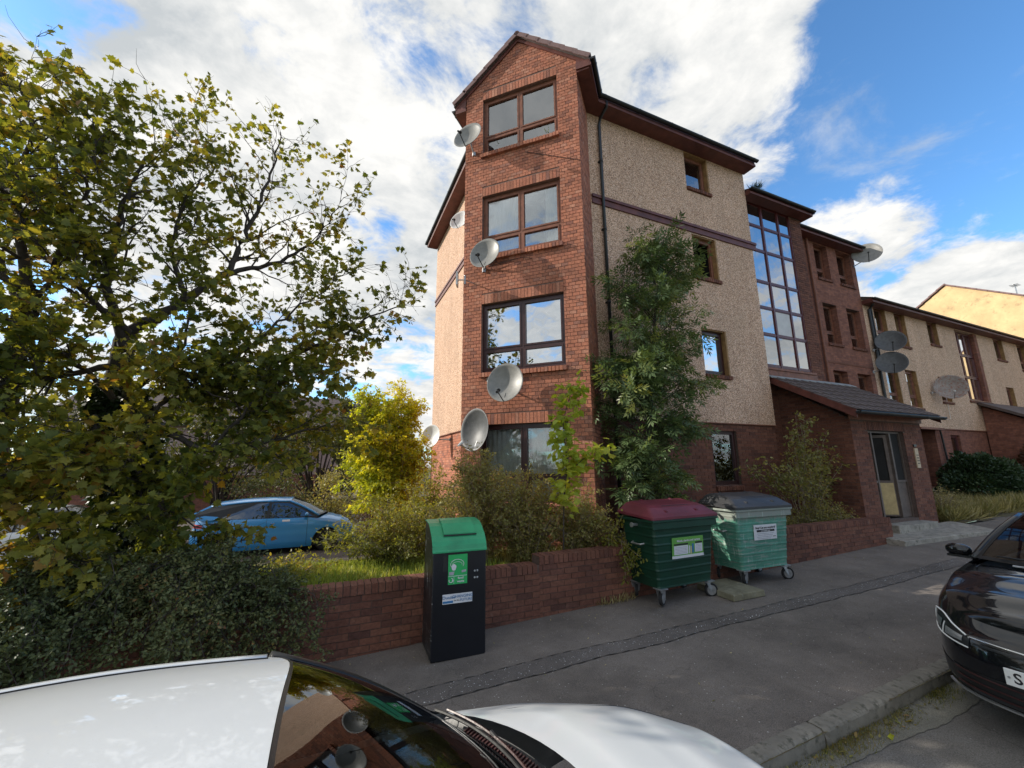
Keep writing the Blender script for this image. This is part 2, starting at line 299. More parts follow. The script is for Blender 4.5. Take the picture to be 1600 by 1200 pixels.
M['sign_black'] = flat('sign_black', (.015, .013, .016)); M['sign_blue'] = flat('sign_blue', (.03, .16, .36)); M['sign_grey'] = flat('sign_grey_print', (.36, .36, .40))
M['plate'] = flat('plate_white', (.80, .80, .77)); M['red_lamp'] = simple('red_lamp', (.45, .02, .02), .2, .1, 5, bmp=0)
M['wood_board'] = simple('raw_plywood', (.44, .33, .16), .75, .25, 5, bmp=.2, grime=((.30, .2, .08), .6))
M['door_grey'] = simple('grey_brown_door', (.11, .082, .068), .6, .3, 6, grime=((.26, .21, .18), .6))
M['beige_seat'] = simple('tan_card', (.38, .26, .17), .8, .15, 4)

# ------------------------------------------------------------------ mesh helpers
class MB:
    def __init__(s): s.v = []; s.f = []; s.r = []; s.m = []
    def face(s, pts, r=0., mi=0):
        n = len(s.v); s.v.extend(tuple(p) for p in pts); s.f.append(tuple(range(n, n+len(pts)))); s.r.append(r); s.m.append(mi)
    def hexa(s, P, r=0., mi=0, skip=()):
        """8 corners: 0-3 bottom loop, 4-7 top loop"""
        n = len(s.v); s.v.extend(tuple(p) for p in P)
        for i, q in enumerate(((3, 2, 1, 0), (4, 5, 6, 7), (0, 1, 5, 4), (1, 2, 6, 5), (2, 3, 7, 6), (3, 0, 4, 7))):
            if i in skip: continue
            s.f.append(tuple(n+k for k in q)); s.r.append(r); s.m.append(mi)
    def box(s, a, b, r=0., mi=0):
        (x0, y0, z0), (x1, y1, z1) = a, b
        s.hexa([(x0, y0, z0), (x1, y0, z0), (x1, y1, z0), (x0, y1, z0), (x0, y0, z1), (x1, y0, z1), (x1, y1, z1), (x0, y1, z1)], r, mi)
    def tube(s, pts, rad, k=6, r=0., cap=True):
        pts = [Vector(p) for p in pts]; n0 = len(s.v)
        if isinstance(rad, (int, float)): rad = [rad]*len(pts)
        ref = Vector((0, 0, 1))
        for i, p in enumerate(pts):
            d = (pts[min(i+1, len(pts)-1)]-pts[max(i-1, 0)]); d = d.normalized() if d.length > 1e-9 else Vector((0, 0, 1))
            a = ref if abs(d.z) < .9 else Vector((1, 0, 0))
            u = d.cross(a).normalized(); v = d.cross(u)
            for j in range(k):
                t = 2*PI*j/k; s.v.append(tuple(p+(u*math.cos(t)+v*math.sin(t))*rad[i]))
        for i in range(len(pts)-1):
            for j in range(k):
                a = n0+i*k+j; b = n0+i*k+(j+1) % k
                s.f.append((a, b, b+k, a+k)); s.r.append(r); s.m.append(0)
        if cap:
            s.f.append(tuple(n0+j for j in range(k))[::-1]); s.f.append(tuple(n0+(len(pts)-1)*k+j for j in range(k))); s.r += [r, r]; s.m += [0, 0]
    def grid(s, rows, r=0., closed=False, mi=0):
        n0 = len(s.v); w_ = len(rows[0])
        for row in rows: s.v.extend(tuple(p) for p in row)
        for i in range(len(rows)-1):
            for j in range(w_-1 if not closed else w_):
                a = n0+i*w_+j; b = n0+i*w_+(j+1) % w_
                s.f.append((a, b, b+w_, a+w_)); s.r.append(r); s.m.append(mi)
    def lathe(s, prof, k=24, axis='z', c=(0, 0, 0)):
        rows = []
        for (rr, h) in prof:
            row = []
            for j in range(k):
                t = 2*PI*j/k; x, y, z = rr*math.cos(t), rr*math.sin(t), h
                if axis == 'y': x, y, z = x, z, y
                if axis == 'x': x, y, z = z, x, y
                row.append((x+c[0], y+c[1], z+c[2]))
            rows.append(row)
        s.grid(rows, closed=True)
WL = {}
def wl(o): return WL.get(o.name, Vector((0, 0, 0))) if o else Vector((0, 0, 0))
def link(name, me, parent=None, local=True, loc=None):
    """local: vertices are in the thing's own frame. Otherwise they are world coordinates and the object is shifted back to match."""
    o = bpy.data.objects.new(name, me); C.objects.link(o)
    if parent:
        o.parent = parent
        if not local: o.location = -wl(parent)
        WL[o.name] = wl(parent)+o.location
    else: WL[o.name] = Vector((0, 0, 0))
    if loc is not None:
        o.location = Vector(loc)-(wl(parent) if parent else Vector((0, 0, 0))); WL[o.name] = Vector(loc)
    return o
def tomesh(name, mb, mats, smooth=False, rnd=False):
    me = bpy.data.meshes.new(name); me.from_pydata(mb.v, [], mb.f)
    for m in (mats if isinstance(mats, (list, tuple)) else [mats]): me.materials.append(m)
    if isinstance(mats, (list, tuple)): me.polygons.foreach_set('material_index', mb.m)
    if rnd: a = me.attributes.new('rnd', 'FLOAT', 'FACE'); a.data.foreach_set('value', mb.r)
    if smooth: me.polygons.foreach_set('use_smooth', [True]*len(me.polygons))
    me.update(); return me
def obj(name, mb, mats, parent=None, smooth=False, rnd=False, local=False, kind=None, label=None):
    o = link(name, tomesh(name, mb, mats, smooth, rnd), parent, local)
    if kind: o['kind'] = kind
    if label: o['label'] = label
    return o
def bevel(o, w_=.01, seg=2):
    m = o.modifiers.new('bevel', 'BEVEL'); m.width = w_; m.segments = seg; m.limit_method = 'ANGLE'; m.angle_limit = R(35)
    return o
def thing(name, label, cat, loc=(0, 0, 0), rz=0, group=None, tilt=0):
    o = bpy.data.objects.new(name, None); C.objects.link(o); o.location = loc; o.rotation_euler = (0, tilt, rz); o.empty_display_size = .2
    o['label'] = label; o['category'] = cat; WL[o.name] = Vector(loc)
    if group: o['group'] = group
    return o
def tag(o, label, cat, group=None, kind=None):
    o['label'] = label; o['category'] = cat
    if group: o['group'] = group
    if kind: o['kind'] = kind
    return o
def structure(name, mb, m, rnd=False, smooth=False):
    o = obj(name, mb, m, None, smooth, rnd); o['kind'] = 'structure'; return o
def text(name, s, size, m, parent, M4, ext=.0008, bold=False):
    cu = bpy.data.curves.new(name, 'FONT'); cu.body = s; cu.size = size; cu.align_x = 'CENTER'; cu.align_y = 'CENTER'; cu.extrude = ext; cu.resolution_u = 3
    if bold: cu.offset = size*.018
    tmp = bpy.data.objects.new(name, cu); C.objects.link(tmp)
    me = bpy.data.meshes.new_from_object(tmp.evaluated_get(bpy.context.evaluated_depsgraph_get())); bpy.data.objects.remove(tmp)
    me.materials.clear(); me.materials.append(m)
    o = bpy.data.objects.new(name, me); C.objects.link(o); o.parent = parent; o.matrix_local = M4; WL[o.name] = wl(parent)
    return o
def faceM(o, d, u):
    """matrix whose local X is d, local Y is u, at o"""
    d = Vector(d).normalized(); u = Vector(u).normalized(); n = d.cross(u)
    return Matrix(((d.x, u.x, n.x, o[0]), (d.y, u.y, n.y, o[1]), (d.z, u.z, n.z, o[2]), (0, 0, 0, 1)))
SL = .032                              # the street climbs to the right
def street(x): return SL*x
# ------------------------------------------------------------------ ground, road, pavement
def sm(a, b, x): t = max(0, min(1, (x-a)/(b-a))); return t*t*(3-2*t)
def garden(x, y):
    z = .52+.018*max(0, x-2)
    if x > 14: z = .50+.02*(x-14)
    if 11.2 < x < 14.8 and y < 6.2: z = .25
    drop = (1-sm(2.2, 3.4, x))*sm(6.6, 11.2, y)
    z -= drop*(.52+.42)
    if y > 20: z += -.02*(y-20)*0
    return z+.025*math.sin(x*2.1+y*1.3)+.02*math.sin(x*5.3-y*3.1)
g = MB(); X = [-400, -150, -60, -30, -18]+[-12+.5*i for i in range(84)]+[31, 34, 40, 60, 150, 400]; Y = [5.35+.45*i for i in range(40)]+[25, 30, 40, 60, 150, 500]
g.grid([[(x, y, garden(max(-12, min(30, x)), min(y, 23))) for x in X] for y in Y])
lawn = structure('garden_ground', g, M['soil'], smooth=True)
g = MB(); g.grid([[(x, y, SL*max(-60, min(90, x))-.4) for x in (-400, -60, 0, 90, 400)] for y in (-400, 0, 6.5)]); structure('ground', g, M['ground'])
def sheet(name, x0, x1, y0, y1, dz, m, nx=60, wob=0, wobf=3.1):
    g = MB(); rows = []
    for j, y in enumerate((y0, y1)):
        rows.append([(x0+(x1-x0)*i/nx, y+(wob*(1-j)*(math.sin(wobf*i+j*2)+.6*math.sin(1.37*i+j)) if wob else 0), SL*(x0+(x1-x0)*i/nx)+dz) for i in range(nx+1)])
    g.grid(rows); return structure(name, g, m)
sheet('road', -60, 90, -9, 2.255, -.11, M['road'])
g = MB(); rc = random.Random(9); o_ = 0; e_ = []
for i in range(900):
    o_ = o_*.95+rc.uniform(-.007, .007); e_.append((-6+i*.03, 2.02-.08*math.sin(i*.045)*math.sin(i*.013+1)+o_, SL*(-6+i*.03)-.105))
g.grid([e_, [(p[0], 2.252, p[2]) for p in e_]]); structure('channel', g, M['channel'])
sheet('pavement', -60, 90, 2.38, 5.5, 0, M['pavement'])
# reinstated trench with ragged edges
g = MB(); rows = [[], []]; rr = random.Random(5); off = [0, 0]
for i in range(520):
    x = -2+i*.05; c = 4.10-.020*x+.03*math.sin(x*.6)
    for j in (0, 1):
        off[j] = off[j]*.86+rr.uniform(-.010, .010); rows[j].append((x, c+(-.125, .125)[j]+off[j], SL*x+.004))
g.grid(rows); structure('trench_strip', g, M['trench'])
g = MB()
for e in (0, 1):
    for i in range(519):
        a = rows[e][i]; b = rows[e][i+1]; wd = .0035+.003*math.sin(i*1.7)
        g.face([(a[0], a[1]-wd, a[2]+.003), (b[0], b[1]-wd, b[2]+.003), (b[0], b[1]+wd, b[2]+.003), (a[0], a[1]+wd, a[2]+.003)])
structure('trench_seam', g, M['black'])
# kerb: one stone after another
kb = bpy.data.objects.new('kerb', None); C.objects.link(kb); kb['kind'] = 'structure'; WL['kerb'] = Vector((0, 0, 0))
base = MB(); rk = random.Random(8); kr = []
for i in range(25):
    x = -.443+.886*i/24; e = rk.uniform(0, .010) if rk.random() < .4 else rk.uniform(0, .003); e += .008 if i in (0, 24) else 0; h = rk.uniform(-.002, .002)
    kr.append([(x, .065, -.16), (x, .065, .004+h-e*.3), (x, .02, .005+h), (x, -.035, .004+h), (x, -.056+e*.4, -.002+h-e*.6), (x, -.065+e, -.016-e*.4), (x, -.066+e*.3, -.06), (x, -.065, -.16)])
base.grid(kr); base.face(kr[0]); base.face(kr[-1][::-1])
kme = tomesh('kerb_stone', base, M['kerb']); rk = random.Random(3)
for i in range(-9, 34):
    x = i*.9+.35
    o = bpy.data.objects.new('kerb_stone', kme); C.objects.link(o); o.parent = kb; o.location = (x, 2.315+rk.uniform(-.006, .006), SL*x+rk.uniform(-.004, .006)); o.rotation_euler = (0, -math.atan(SL)+rk.uniform(-.003, .003), rk.uniform(-.006, .006)); o.scale = (rk.choice((-1, 1)), 1, 1)
bed = MB(); bed.grid([[(x, y, SL*x-.012) for x in (-60, 90)] for y in (2.25, 2.385)]); structure('kerb_bed', bed, M['soil'])
bed = MB(); bed.grid([[(x, 2.262, SL*x+z) for x in (-60, 90)] for z in (-.2, -.012)]); structure('kerb_bed_face', bed, M['kerb'])
# parking court behind
g = MB(); g.grid([[(x, y, garden(-5, 20)+.03) for x in (-40, 2.9)] for y in (12.4, 24)]); structure('parking_court', g, M['parking'])

# ------------------------------------------------------------------ brickwork
class F:
    """a vertical wall plane: s along it, z up, n outwards"""
    def __init__(s, o, d, n): s.o = o; s.d = d; s.n = n
    def P(s, a, z, n=0.): return (s.o[0]+s.d[0]*a+s.n[0]*n, s.o[1]+s.d[1]*a+s.n[1]*n, z)
    def box(s, mb, s0, s1, z0, z1, n0, n1, r=0., mi=0, skip=()):
        mb.hexa([s.P(s0, z0, n1), s.P(s1, z0, n1), s.P(s1, z0, n0), s.P(s0, z0, n0), s.P(s0, z1, n1), s.P(s1, z1, n1), s.P(s1, z1, n0), s.P(s0, z1, n0)], r, mi, skip)
    def quad(s, mb, s0, s1, z0, z1, n=0., r=0.): mb.face([s.P(s0, z0, n), s.P(s1, z0, n), s.P(s1, z1, n), s.P(s0, z1, n)], r)
    def ang(s): return math.atan2(s.d[1], s.d[0])
q2 = 2**-.5
BX, BD, TR = 2.464, 10.666, 2.714
bay = F((BX, BD-BX), (q2, -q2), (-q2, -q2))
bayR = F(bay.P(TR, 0)[:2], (q2, q2), (q2, -q2))
bayL = F((3.374, 9.106), (-q2, -q2), (-q2, q2))       # runs from the left wall out to the bay
front = F((0, 7.089), (1, 0), (0, -1))
left = F((3.374, 14.85), (0, -1), (-1, 0))
def wall(mb, f, s0, s1, z0, z1, ops=(), n=0., rev=.16):
    S = sorted({s0, s1, *[max(s0, min(s1, v)) for o in ops for v in (o[0], o[1])]}); Z = sorted({z0, z1, *[max(z0, min(z1, v)) for o in ops for v in (o[2], o[3])]})
    for a, b in zip(S, S[1:]):
        for c, d in zip(Z, Z[1:]):
            m_ = ((a+b)/2, (c+d)/2)
            if any(o[0] < m_[0] < o[1] and o[2] < m_[1] < o[3] for o in ops): continue
            f.quad(mb, a, b, c, d, n)
    for o in ops:
        a, b, c, d = o[:4]; r_ = o[4] if len(o) > 4 else rev
        mb.face([f.P(a, c, n), f.P(a, c, n-r_), f.P(a, d, n-r_), f.P(a, d, n)]); mb.face([f.P(b, c, n-r_), f.P(b, c, n), f.P(b, d, n), f.P(b, d, n-r_)])
        mb.face([f.P(a, d, n), f.P(a, d, n-r_), f.P(b, d, n-r_), f.P(b, d, n)]); mb.face([f.P(a, c, n-r_), f.P(a, c, n), f.P(b, c, n), f.P(b, c, n-r_)])
BL, BH, J = .2155, .065, .0095
rb = random.Random(11)
def bricks(f, s0, s1, z0, z1, ops=(), lim=None, phase=0., BL=.2155):
    """yields (s, z, length, height) of every brick in stretcher bond, cut at openings; lim(z) gives the s range of a gable"""
    res = []; step = BL+J; row = BH+J; k = 0; z = z0
    while z < z1-.02:
        h = min(BH, z1-z); zm = z+h/2; a0, a1 = s0, s1
        if lim:
            a0, a1 = lim(z+h)
            if a1-a0 < .1: break
        cuts = [(a0, a1)]
        for o in ops:
            if o[2] < zm+.02 and zm-.02 < o[3]:
                new = []
                for (p, q_) in cuts:
                    if o[1] <= p or o[0] >= q_: new.append((p, q_)); continue
                    if o[0] > p: new.append((p, o[0]))
                    if o[1] < q_: new.append((o[1], q_))
                cuts = new
        st = s0+phase-(step/2 if k % 2 else 0)
        n0 = int((a0-st)//step)-1
        for (p, q_) in cuts:
            i = n0
            while st+i*step < q_:
                a = max(p, st+i*step+J/2); b = min(q_, st+(i+1)*step-J/2); i += 1
                if b-a > .02: res.append((a, z, b-a, h))
        z += row; k += 1
    return res
def brick_obj_mesh(mname, BL=.2155):
    mb = MB(); mb.hexa([(0, -.0, 0), (BL, -.0, 0), (BL, .012, 0), (0, .012, 0), (0, 0, BH), (BL, 0, BH), (BL, .012, BH), (0, .012, BH)])
    return tomesh('brick', mb, M[mname])
BM = {k: brick_obj_mesh(k) for k in ('brick', 'brick_dark')}
SHORT = .1260
BM['short'] = brick_obj_mesh('brick', SHORT)
def lay(f, lst, parent, mname, singles=0, stuffmb=None, pick=None, BL=.2155, key=None):
    """nearest full bricks become their own parts, the rest go into stuffmb"""
    idx = set()
    if singles:
        c = [(( Vector(f.P(b[0]+b[2]/2, b[1]))-CAM).length, i) for i, b in enumerate(lst) if b[2] > BL-.012 and b[3] > BH-.004 and (pick is None or pick(b))]
        idx = {i for _, i in sorted(c)[:singles]}
    for i, (s, z, l, h) in enumerate(lst):
        j = rb.uniform(-.0022, .0028)
        if i in idx:
            o = bpy.data.objects.new('brick', BM[key or mname]); C.objects.link(o); o.parent = parent
            # mesh: front at y=0, body towards +y; local x along the wall
            ang = f.ang(); o.rotation_euler = (0, 0, ang); o.location = Vector(f.P(s, z, j))-wl(parent); o.scale = (l/BL, 1, 1)
        else:
            f.box(stuffmb, s, s+l, z, z+h, -.012, j, rb.random(), 0, (4,))
def soldiers(mb, f, s0, s1, z0, z1, n0=-.012, n1=0.001, wdt=.065):
    n = round((s1-s0)/(wdt+J)); st = (s1-s0)/n
    for i in range(n): f.box(mb, s0+i*st+J/2, s0+(i+1)*st-J/2, z0, z1, n0, n1+rb.uniform(-.001, .0015), rb.random(), 0)

# ------------------------------------------------------------------ windows
def frame_rect(mb, f, a, b, c, d, n0, n1, t):
    f.box(mb, a, b, c, c+t, n0, n1); f.box(mb, a, b, d-t, d, n0, n1); f.box(mb, a, a+t, c+t, d-t, n0, n1); f.box(mb, b-t, b, c+t, d-t, n0, n1)
def window(f, a, b, c, d, parent, fm='timber_brown', cols=(1,), rows=(1,), setb=.10, t=.055, gl='glass', curtain=None, sash=.035, label=None, room=.5, skippane=()):
    mb = MB(); n0, n1 = -setb-.06, -setb
    frame_rect(mb, f, a, b, c, d, n0, n1, t)
    W_, H_ = b-a-2*t, d-c-2*t; sc_, sr = sum(cols), sum(rows); xs = [a+t]; zs = [c+t]
    for v in cols: xs.append(xs[-1]+W_*v/sc_)
    for v in rows: zs.append(zs[-1]+H_*v/sr)
    for x_ in xs[1:-1]: f.box(mb, x_-t/2, x_+t/2, c+t, d-t, n0, n1+.002)
    for z_ in zs[1:-1]:
        for i in range(len(cols)): f.box(mb, xs[i]+(t/2 if i else 0), xs[i+1]-(t/2 if i < len(cols)-1 else 0), z_-t*.4, z_+t*.4, n0, n1-.002)
    wo = obj('window', mb, M[fm], parent, label=label)
    for i in range(len(cols)):
        for j in range(len(rows)):
            x0_ = xs[i]+(t/2 if i else 0); x1_ = xs[i+1]-(t/2 if i < len(cols)-1 else 0); z0_ = zs[j]+(t*.4 if j else 0); z1_ = zs[j+1]-(t*.4 if j < len(rows)-1 else 0)
            m_ = MB(); frame_rect(m_, f, x0_+.003, x1_-.003, z0_+.003, z1_-.003, n0+.012, n1+.010, sash); obj('sash', m_, M[fm], wo)
            if (i, j) in skippane: continue
            m_ = MB(); f.box(m_, x0_+sash, x1_-sash, z0_+sash, z1_-sash, n0+.024, n0+.030); obj('pane', m_, M[gl], wo)
    m_ = MB(); r0, r1 = n0-room, n0-.004
    for P_ in ([f.P(a, c, r0), f.P(b, c, r0), f.P(b, d, r0), f.P(a, d, r0)], [f.P(a, c, r1), f.P(a, c, r0), f.P(a, d, r0), f.P(a, d, r1)], [f.P(b, c, r0), f.P(b, c, r1), f.P(b, d, r1), f.P(b, d, r0)],
               [f.P(a, d, r1), f.P(a, d, r0), f.P(b, d, r0), f.P(b, d, r1)], [f.P(a, c, r0), f.P(a, c, r1), f.P(b, c, r1), f.P(b, c, r0)]): m_.face(P_)
    obj('room', m_, M['interior'], wo)
    if curtain:
        for (u0, u1, v0, v1, mn) in curtain:
            m_ = MB(); rows_ = [[], []]; k = max(6, int((u1-u0)*(b-a)/.02))
            for i in range(k+1):
                s_ = a+t+(b-a-2*t)*(u0+(u1-u0)*i/k); nn = n0-.09+.018*math.sin(i*1.15)+.01*math.sin(i*.37)
                rows_[0].append(f.P(s_, c+(d-c)*v0, nn)); rows_[1].append(f.P(s_, c+(d-c)*v1, nn))
            m_.grid(rows_); obj('curtain', m_, M[mn], wo, smooth=True)
    return wo
def brick_sill(f, a, b, z1, parent, m='brick', proj=.055, depth=.12):
    """brick-on-edge sill: every brick a wedge of its own, joined in one part"""
    mb = MB(); n = round((b-a)/.075); st = (b-a)/n
    for i in range(n):
        x0, x1 = a+i*st+.007, a+(i+1)*st-.007; j = rb.uniform(-.003, .005); r = rb.random()
        mb.hexa([f.P(x0, z1-depth, proj+j), f.P(x1, z1-depth, proj+j), f.P(x1, z1-depth, -.10), f.P(x0, z1-depth, -.10), f.P(x0, z1-.03, proj+j), f.P(x1, z1-.03, proj+j), f.P(x1, z1+.004, -.10), f.P(x0, z1+.004, -.10)], r)
    f.box(mb, a+.002, b-.002, z1-depth+.006, z1-.036, -.10, proj-.016, .97)
    o = obj('sill', mb, M[m], parent, rnd=True); return o

# ------------------------------------------------------------------ the apartment building on the corner
T = thing('apartment_building', 'four storey block on the corner with a diagonal red brick bay and pebbledash side walls', 'building', (7, 9, .3))
stuff_b = MB(); stuff_d = MB(); back = MB(); backd = MB()
S = 2.6; WZ0, WZ1 = 3.965, 5.463
T0, T1 = .447, 2.262
bayops = [(T0, T1, WZ0+k*S-.125, WZ1+k*S) for k in (-1, 0, 1, 2)]
apex_t, apex_z, eave_z = TR/2, 12.035, 10.90
def baylim(z):
    if z <= eave_z: return (0, TR)
    k = (apex_z-z)/(apex_z-eave_z)*TR/2
    return (apex_t-k, apex_t+k)
wall(back, bay, 0, TR, .1, eave_z, bayops, n=-.009, rev=.15)
back.face([bay.P(0, eave_z, -.009), bay.P(TR, eave_z, -.009), bay.P(apex_t, apex_z, -.009)])
headops = [(T0, T1, o[3]-.01, o[3]+.215) for o in bayops]
bl = bricks(bay, 0, TR, .42, apex_z-.05, bayops+headops, baylim, BL=SHORT)
lay(bay, bl, T, 'brick', 300, stuff_b, lambda b: b[1] > 2.9, SHORT, 'short')
for o in bayops: soldiers(stuff_b, bay, T0, T1, o[3]+.004, o[3]+.210)
SW = 1.157
for f_ in (bayR, bayL):
    wall(back if f_ is bayL else backd, f_, 0, SW, .1, 10.62, (), n=-.009)
    lay(f_, bricks(f_, 0, SW, .42, 10.60, (), None, .1, BL=SHORT), T, 'brick', 0, stuff_b)
for k, (fm, gl, cu) in {2: ('timber_brown', 'glass', [(.0, .48, 0, 1, 'blind'), (.52, 1, 0, 1, 'blind')]), 1: ('timber_brown', 'glass', [(0, .42, 0, 1, 'curtain'), (.80, 1, 0, 1, 'curtain')]),
                        0: ('timber_dark', 'glass_deep', None), -1: ('timber_dark', 'glass_clear', [(.0, .44, 0, 1, 'curtain'), (.56, .98, 0, .97, 'curtain')])}.items():
    a, b, c, d = T0, T1, WZ0+k*S, WZ1+k*S
    wo = window(bay, a+.004, b-.004, c, d-.004, T, fm, (1, 1), (.30, .70), .085, .055, gl, cu)
    brick_sill(bay, a-.03, b+.03, c-.002, wo, proj=.075)
# pebbledash walls
rw = MB()
FW = [(8.353, 9.236, 4.137+k*S, 5.431+k*S, .20) for k in (0, 1, 2)]
FG = (8.353, 9.236, 1.56, 2.86, .14)
wall(rw, front, 5.185, 10.723, 3.039, 10.64, FW)
wall(rw, left, 0, 5.744, 3.039, 10.64, ())
rw.face([(10.723, 7.089, 3.039), (10.723, 9.5, 3.039), (10.723, 9.5, 10.64), (10.723, 7.089, 10.64)])
rw.face([(3.374, 14.85, 0), (10.723, 14.85, 0), (10.723, 14.85, 10.64), (3.374, 14.85, 10.64)])
obj('pebbledash_wall', rw, M['render'], T)
# drip edge where the render stops
mb = MB(); front.box(mb, 5.215, 10.735, 3.02, 3.043, -.03, .016); left.box(mb, 0, 5.74, 3.02, 3.043, -.03, .016); obj('drip_bead', mb, M['timber_brown'], T)
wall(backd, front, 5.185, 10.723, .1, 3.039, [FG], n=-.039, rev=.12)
wall(back, left, 0, 5.744, -.9, 3.039, (), n=-.039)
fr2 = F((0, 7.119), (1, 0), (0, -1)); lf2 = F((3.404, 14.85), (0, -1), (-1, 0))
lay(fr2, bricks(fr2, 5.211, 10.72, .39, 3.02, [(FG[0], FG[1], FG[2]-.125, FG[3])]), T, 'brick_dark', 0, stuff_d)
lay(lf2, bricks(lf2, 0, 5.744, -.66, 3.02), T, 'brick', 0, stuff_b)
for k, (x0, x1, z0, z1, r_) in enumerate(FW):
    wo = window(front, x0+.01, x1-.055, z0+.13, z1-(.13 if k == 2 else .03), T, ('timber_dark', 'timber_brown', 'timber_brown')[k], (1,), (1,), .12, .05, ('glass_deep', 'glass', 'glass')[k], [None, None, [(0, 1, 0, .72, 'curtain')]][k], .045, skippane=((0, 0),) if k == 1 else ())
    brick_sill(front, x0-.01, x1+.03, z0+.128, wo, 'brick_dark', .05)
    mb = MB(); front.box(mb, x1-.052, x1-.002, z0+.13, z1-.004, -.19, .003); front.box(mb, x0+.002, x1-.054, z1-(.128 if k == 2 else .028), z1-.003, -.18, .002 if k == 2 else -.03); obj('timber_lining', mb, M['timber_ochre'], T)
    if False:
        mb = MB(); hf = F(front.P(x1-.11, 0, -.11)[:2], (-.45, -.893), (.893, -.45)); frame_rect(mb, hf, 0, .66, z0+.19, z1-.09, -.04, 0, .05); so_ = obj('open_casement', mb, M['timber_brown'], wo)
wo = window(front, FG[0], FG[1], FG[2], FG[3], T, 'timber_dark', (1,), (1,), .10, .055, 'glass_clear', [(0, 1, 0, 1, 'curtain')])
brick_sill(front, FG[0]-.01, FG[1]+.03, FG[2], wo, 'brick_dark', .03)
# string course
mb = MB()
for z0, z1, p in ((8.07, 8.13, .035), (8.135, 8.225, .022), (8.23, 8.30, .05)):
    front.box(mb, 5.213, 10.86, z0, z1, -.005, p); left.box(mb, 0, 5.742, z0, z1, -.005, p)
obj('string_course', mb, M['eaves'], T)
# eaves: soffit, fascia, gutter around the tower
def eave_run(pts_wall, pts_out, z0, h=.17, gut=True, parent=T, fm='eaves'):
    """boxed eaves between a wall polyline and an outer polyline"""
    mb = MB()
    for i in range(len(pts_wall)-1):
        a, b = pts_wall[i], pts_wall[i+1]; c, d = pts_out[i], pts_out[i+1]
        mb.face([(*a, z0), (*b, z0), (*d, z0), (*c, z0)]); mb.face([(*c, z0), (*d, z0), (*d, z0+h), (*c, z0+h)])
        mb.face([(*a, z0+h), (*b, z0+h), (*d, z0+h), (*c, z0+h)])
        e = Vector((*d, 0))-Vector((*c, 0)); n_ = Vector((e.y, -e.x, 0)).normalized()
        mid = (Vector((*a, 0))+Vector((*b, 0)))/2; md = (Vector((*c, 0))+Vector((*d, 0)))/2
        if (md-mid).dot(n_) < 0: n_ = -n_
        P0 = Vector((*c, z0)); P1 = Vector((*d, z0))     # moulding strip
        mb.hexa([P0+n_*.022, P1+n_*.022, P1, P0, P0+n_*.022+Vector((0, 0, .07)), P1+n_*.022+Vector((0, 0, .07)), P1+Vector((0, 0, .07)), P0+Vector((0, 0, .07))])
    for q_ in (0, -1): mb.face([(*pts_wall[q_], z0), (*pts_out[q_], z0), (*pts_out[q_], z0+h), (*pts_wall[q_], z0+h)])
    obj('eaves_box', mb, M[fm], parent)
    if gut:
        mb = MB()
        for i in range(len(pts_out)-1):
            c, d = Vector((*pts_out[i], 0)), Vector((*pts_out[i+1], 0)); e = (d-c).normalized(); n_ = Vector((e.y, -e.x, 0)); a, b = pts_wall[i], pts_wall[i+1]
            if ((c+d)/2-(Vector((*a, 0))+Vector((*b, 0)))/2).dot(n_) < 0: n_ = -n_
            rows = []
            for P_ in (c-e*.03, d+e*.03):
                rows.append([P_+n_*(.068+.058*math.cos(t))+Vector((0, 0, z0+h-.01+.055*math.sin(t)-.0)) for t in [PI+PI*k/8 for k in range(9)]]+[P_+n_*(.068+.050*math.cos(t))+Vector((0, 0, z0+h-.01+.047*math.sin(t))) for t in [2*PI-PI*k/8 for k in range(9)]])
            mb.grid(rows, closed=True)
            for row in rows: mb.face(row[:9])
            L_ = (d-c).length; k = int(L_//1.0)
            for j in range(k+1):
                P_ = c+e*(.15+j*(L_-.3)/max(1, k))
                rows = [[P_+e*s_+n_*(.068+.064*math.cos(t))+Vector((0, 0, z0+h-.01+.061*math.sin(t))) for t in [PI+PI*q/8 for q in range(9)]] for s_ in (-.02, .02)]
                mb.grid(rows)
        obj('gutter', mb, M['black'], parent)
ov = .36
cR = bayR.P(SW, 0)[:2]
def off(f, s_, n): return f.P(s_, 0, n)[:2]
# inner corner of bay side overhang and front overhang
yo = 7.089-ov; A0 = off(bayR, -.06, ov*.86); t_ = (yo-A0[1])/q2; A1 = (A0[0]+q2*t_, yo)
eave_run([off(bayR, -.06, 0), cR, (10.78, 7.089)], [A0, A1, (10.78, yo)], 10.545)
xo = 3.374-ov; B0 = off(bayL, SW+.06, ov*.86); t_ = (xo-B0[0])/q2; B1 = (xo, B0[1]+q2*t_)
eave_run([off(bayL, SW+.06, 0), (3.374, 9.106), (3.374, 14.95)], [B0, B1, (xo, 14.95)], 10.545)
# main hipped roof
mb = MB(); e = [(xo, 15.2), (xo, B1[1]), (A1[0], yo), (10.8, yo), (10.8, 15.2)]; zt = 10.73
rx, ry = 6.9, 11.0; zr = 10.73+2.1
for i in range(5):
    a = e[i]; b = e[(i+1) % 5]; mb.face([(*a, zt), (*b, zt), (rx, ry, zr)])
mb.face([(*p, zt-.01) for p in e]); obj('main_roof', mb, M['tile'], T)
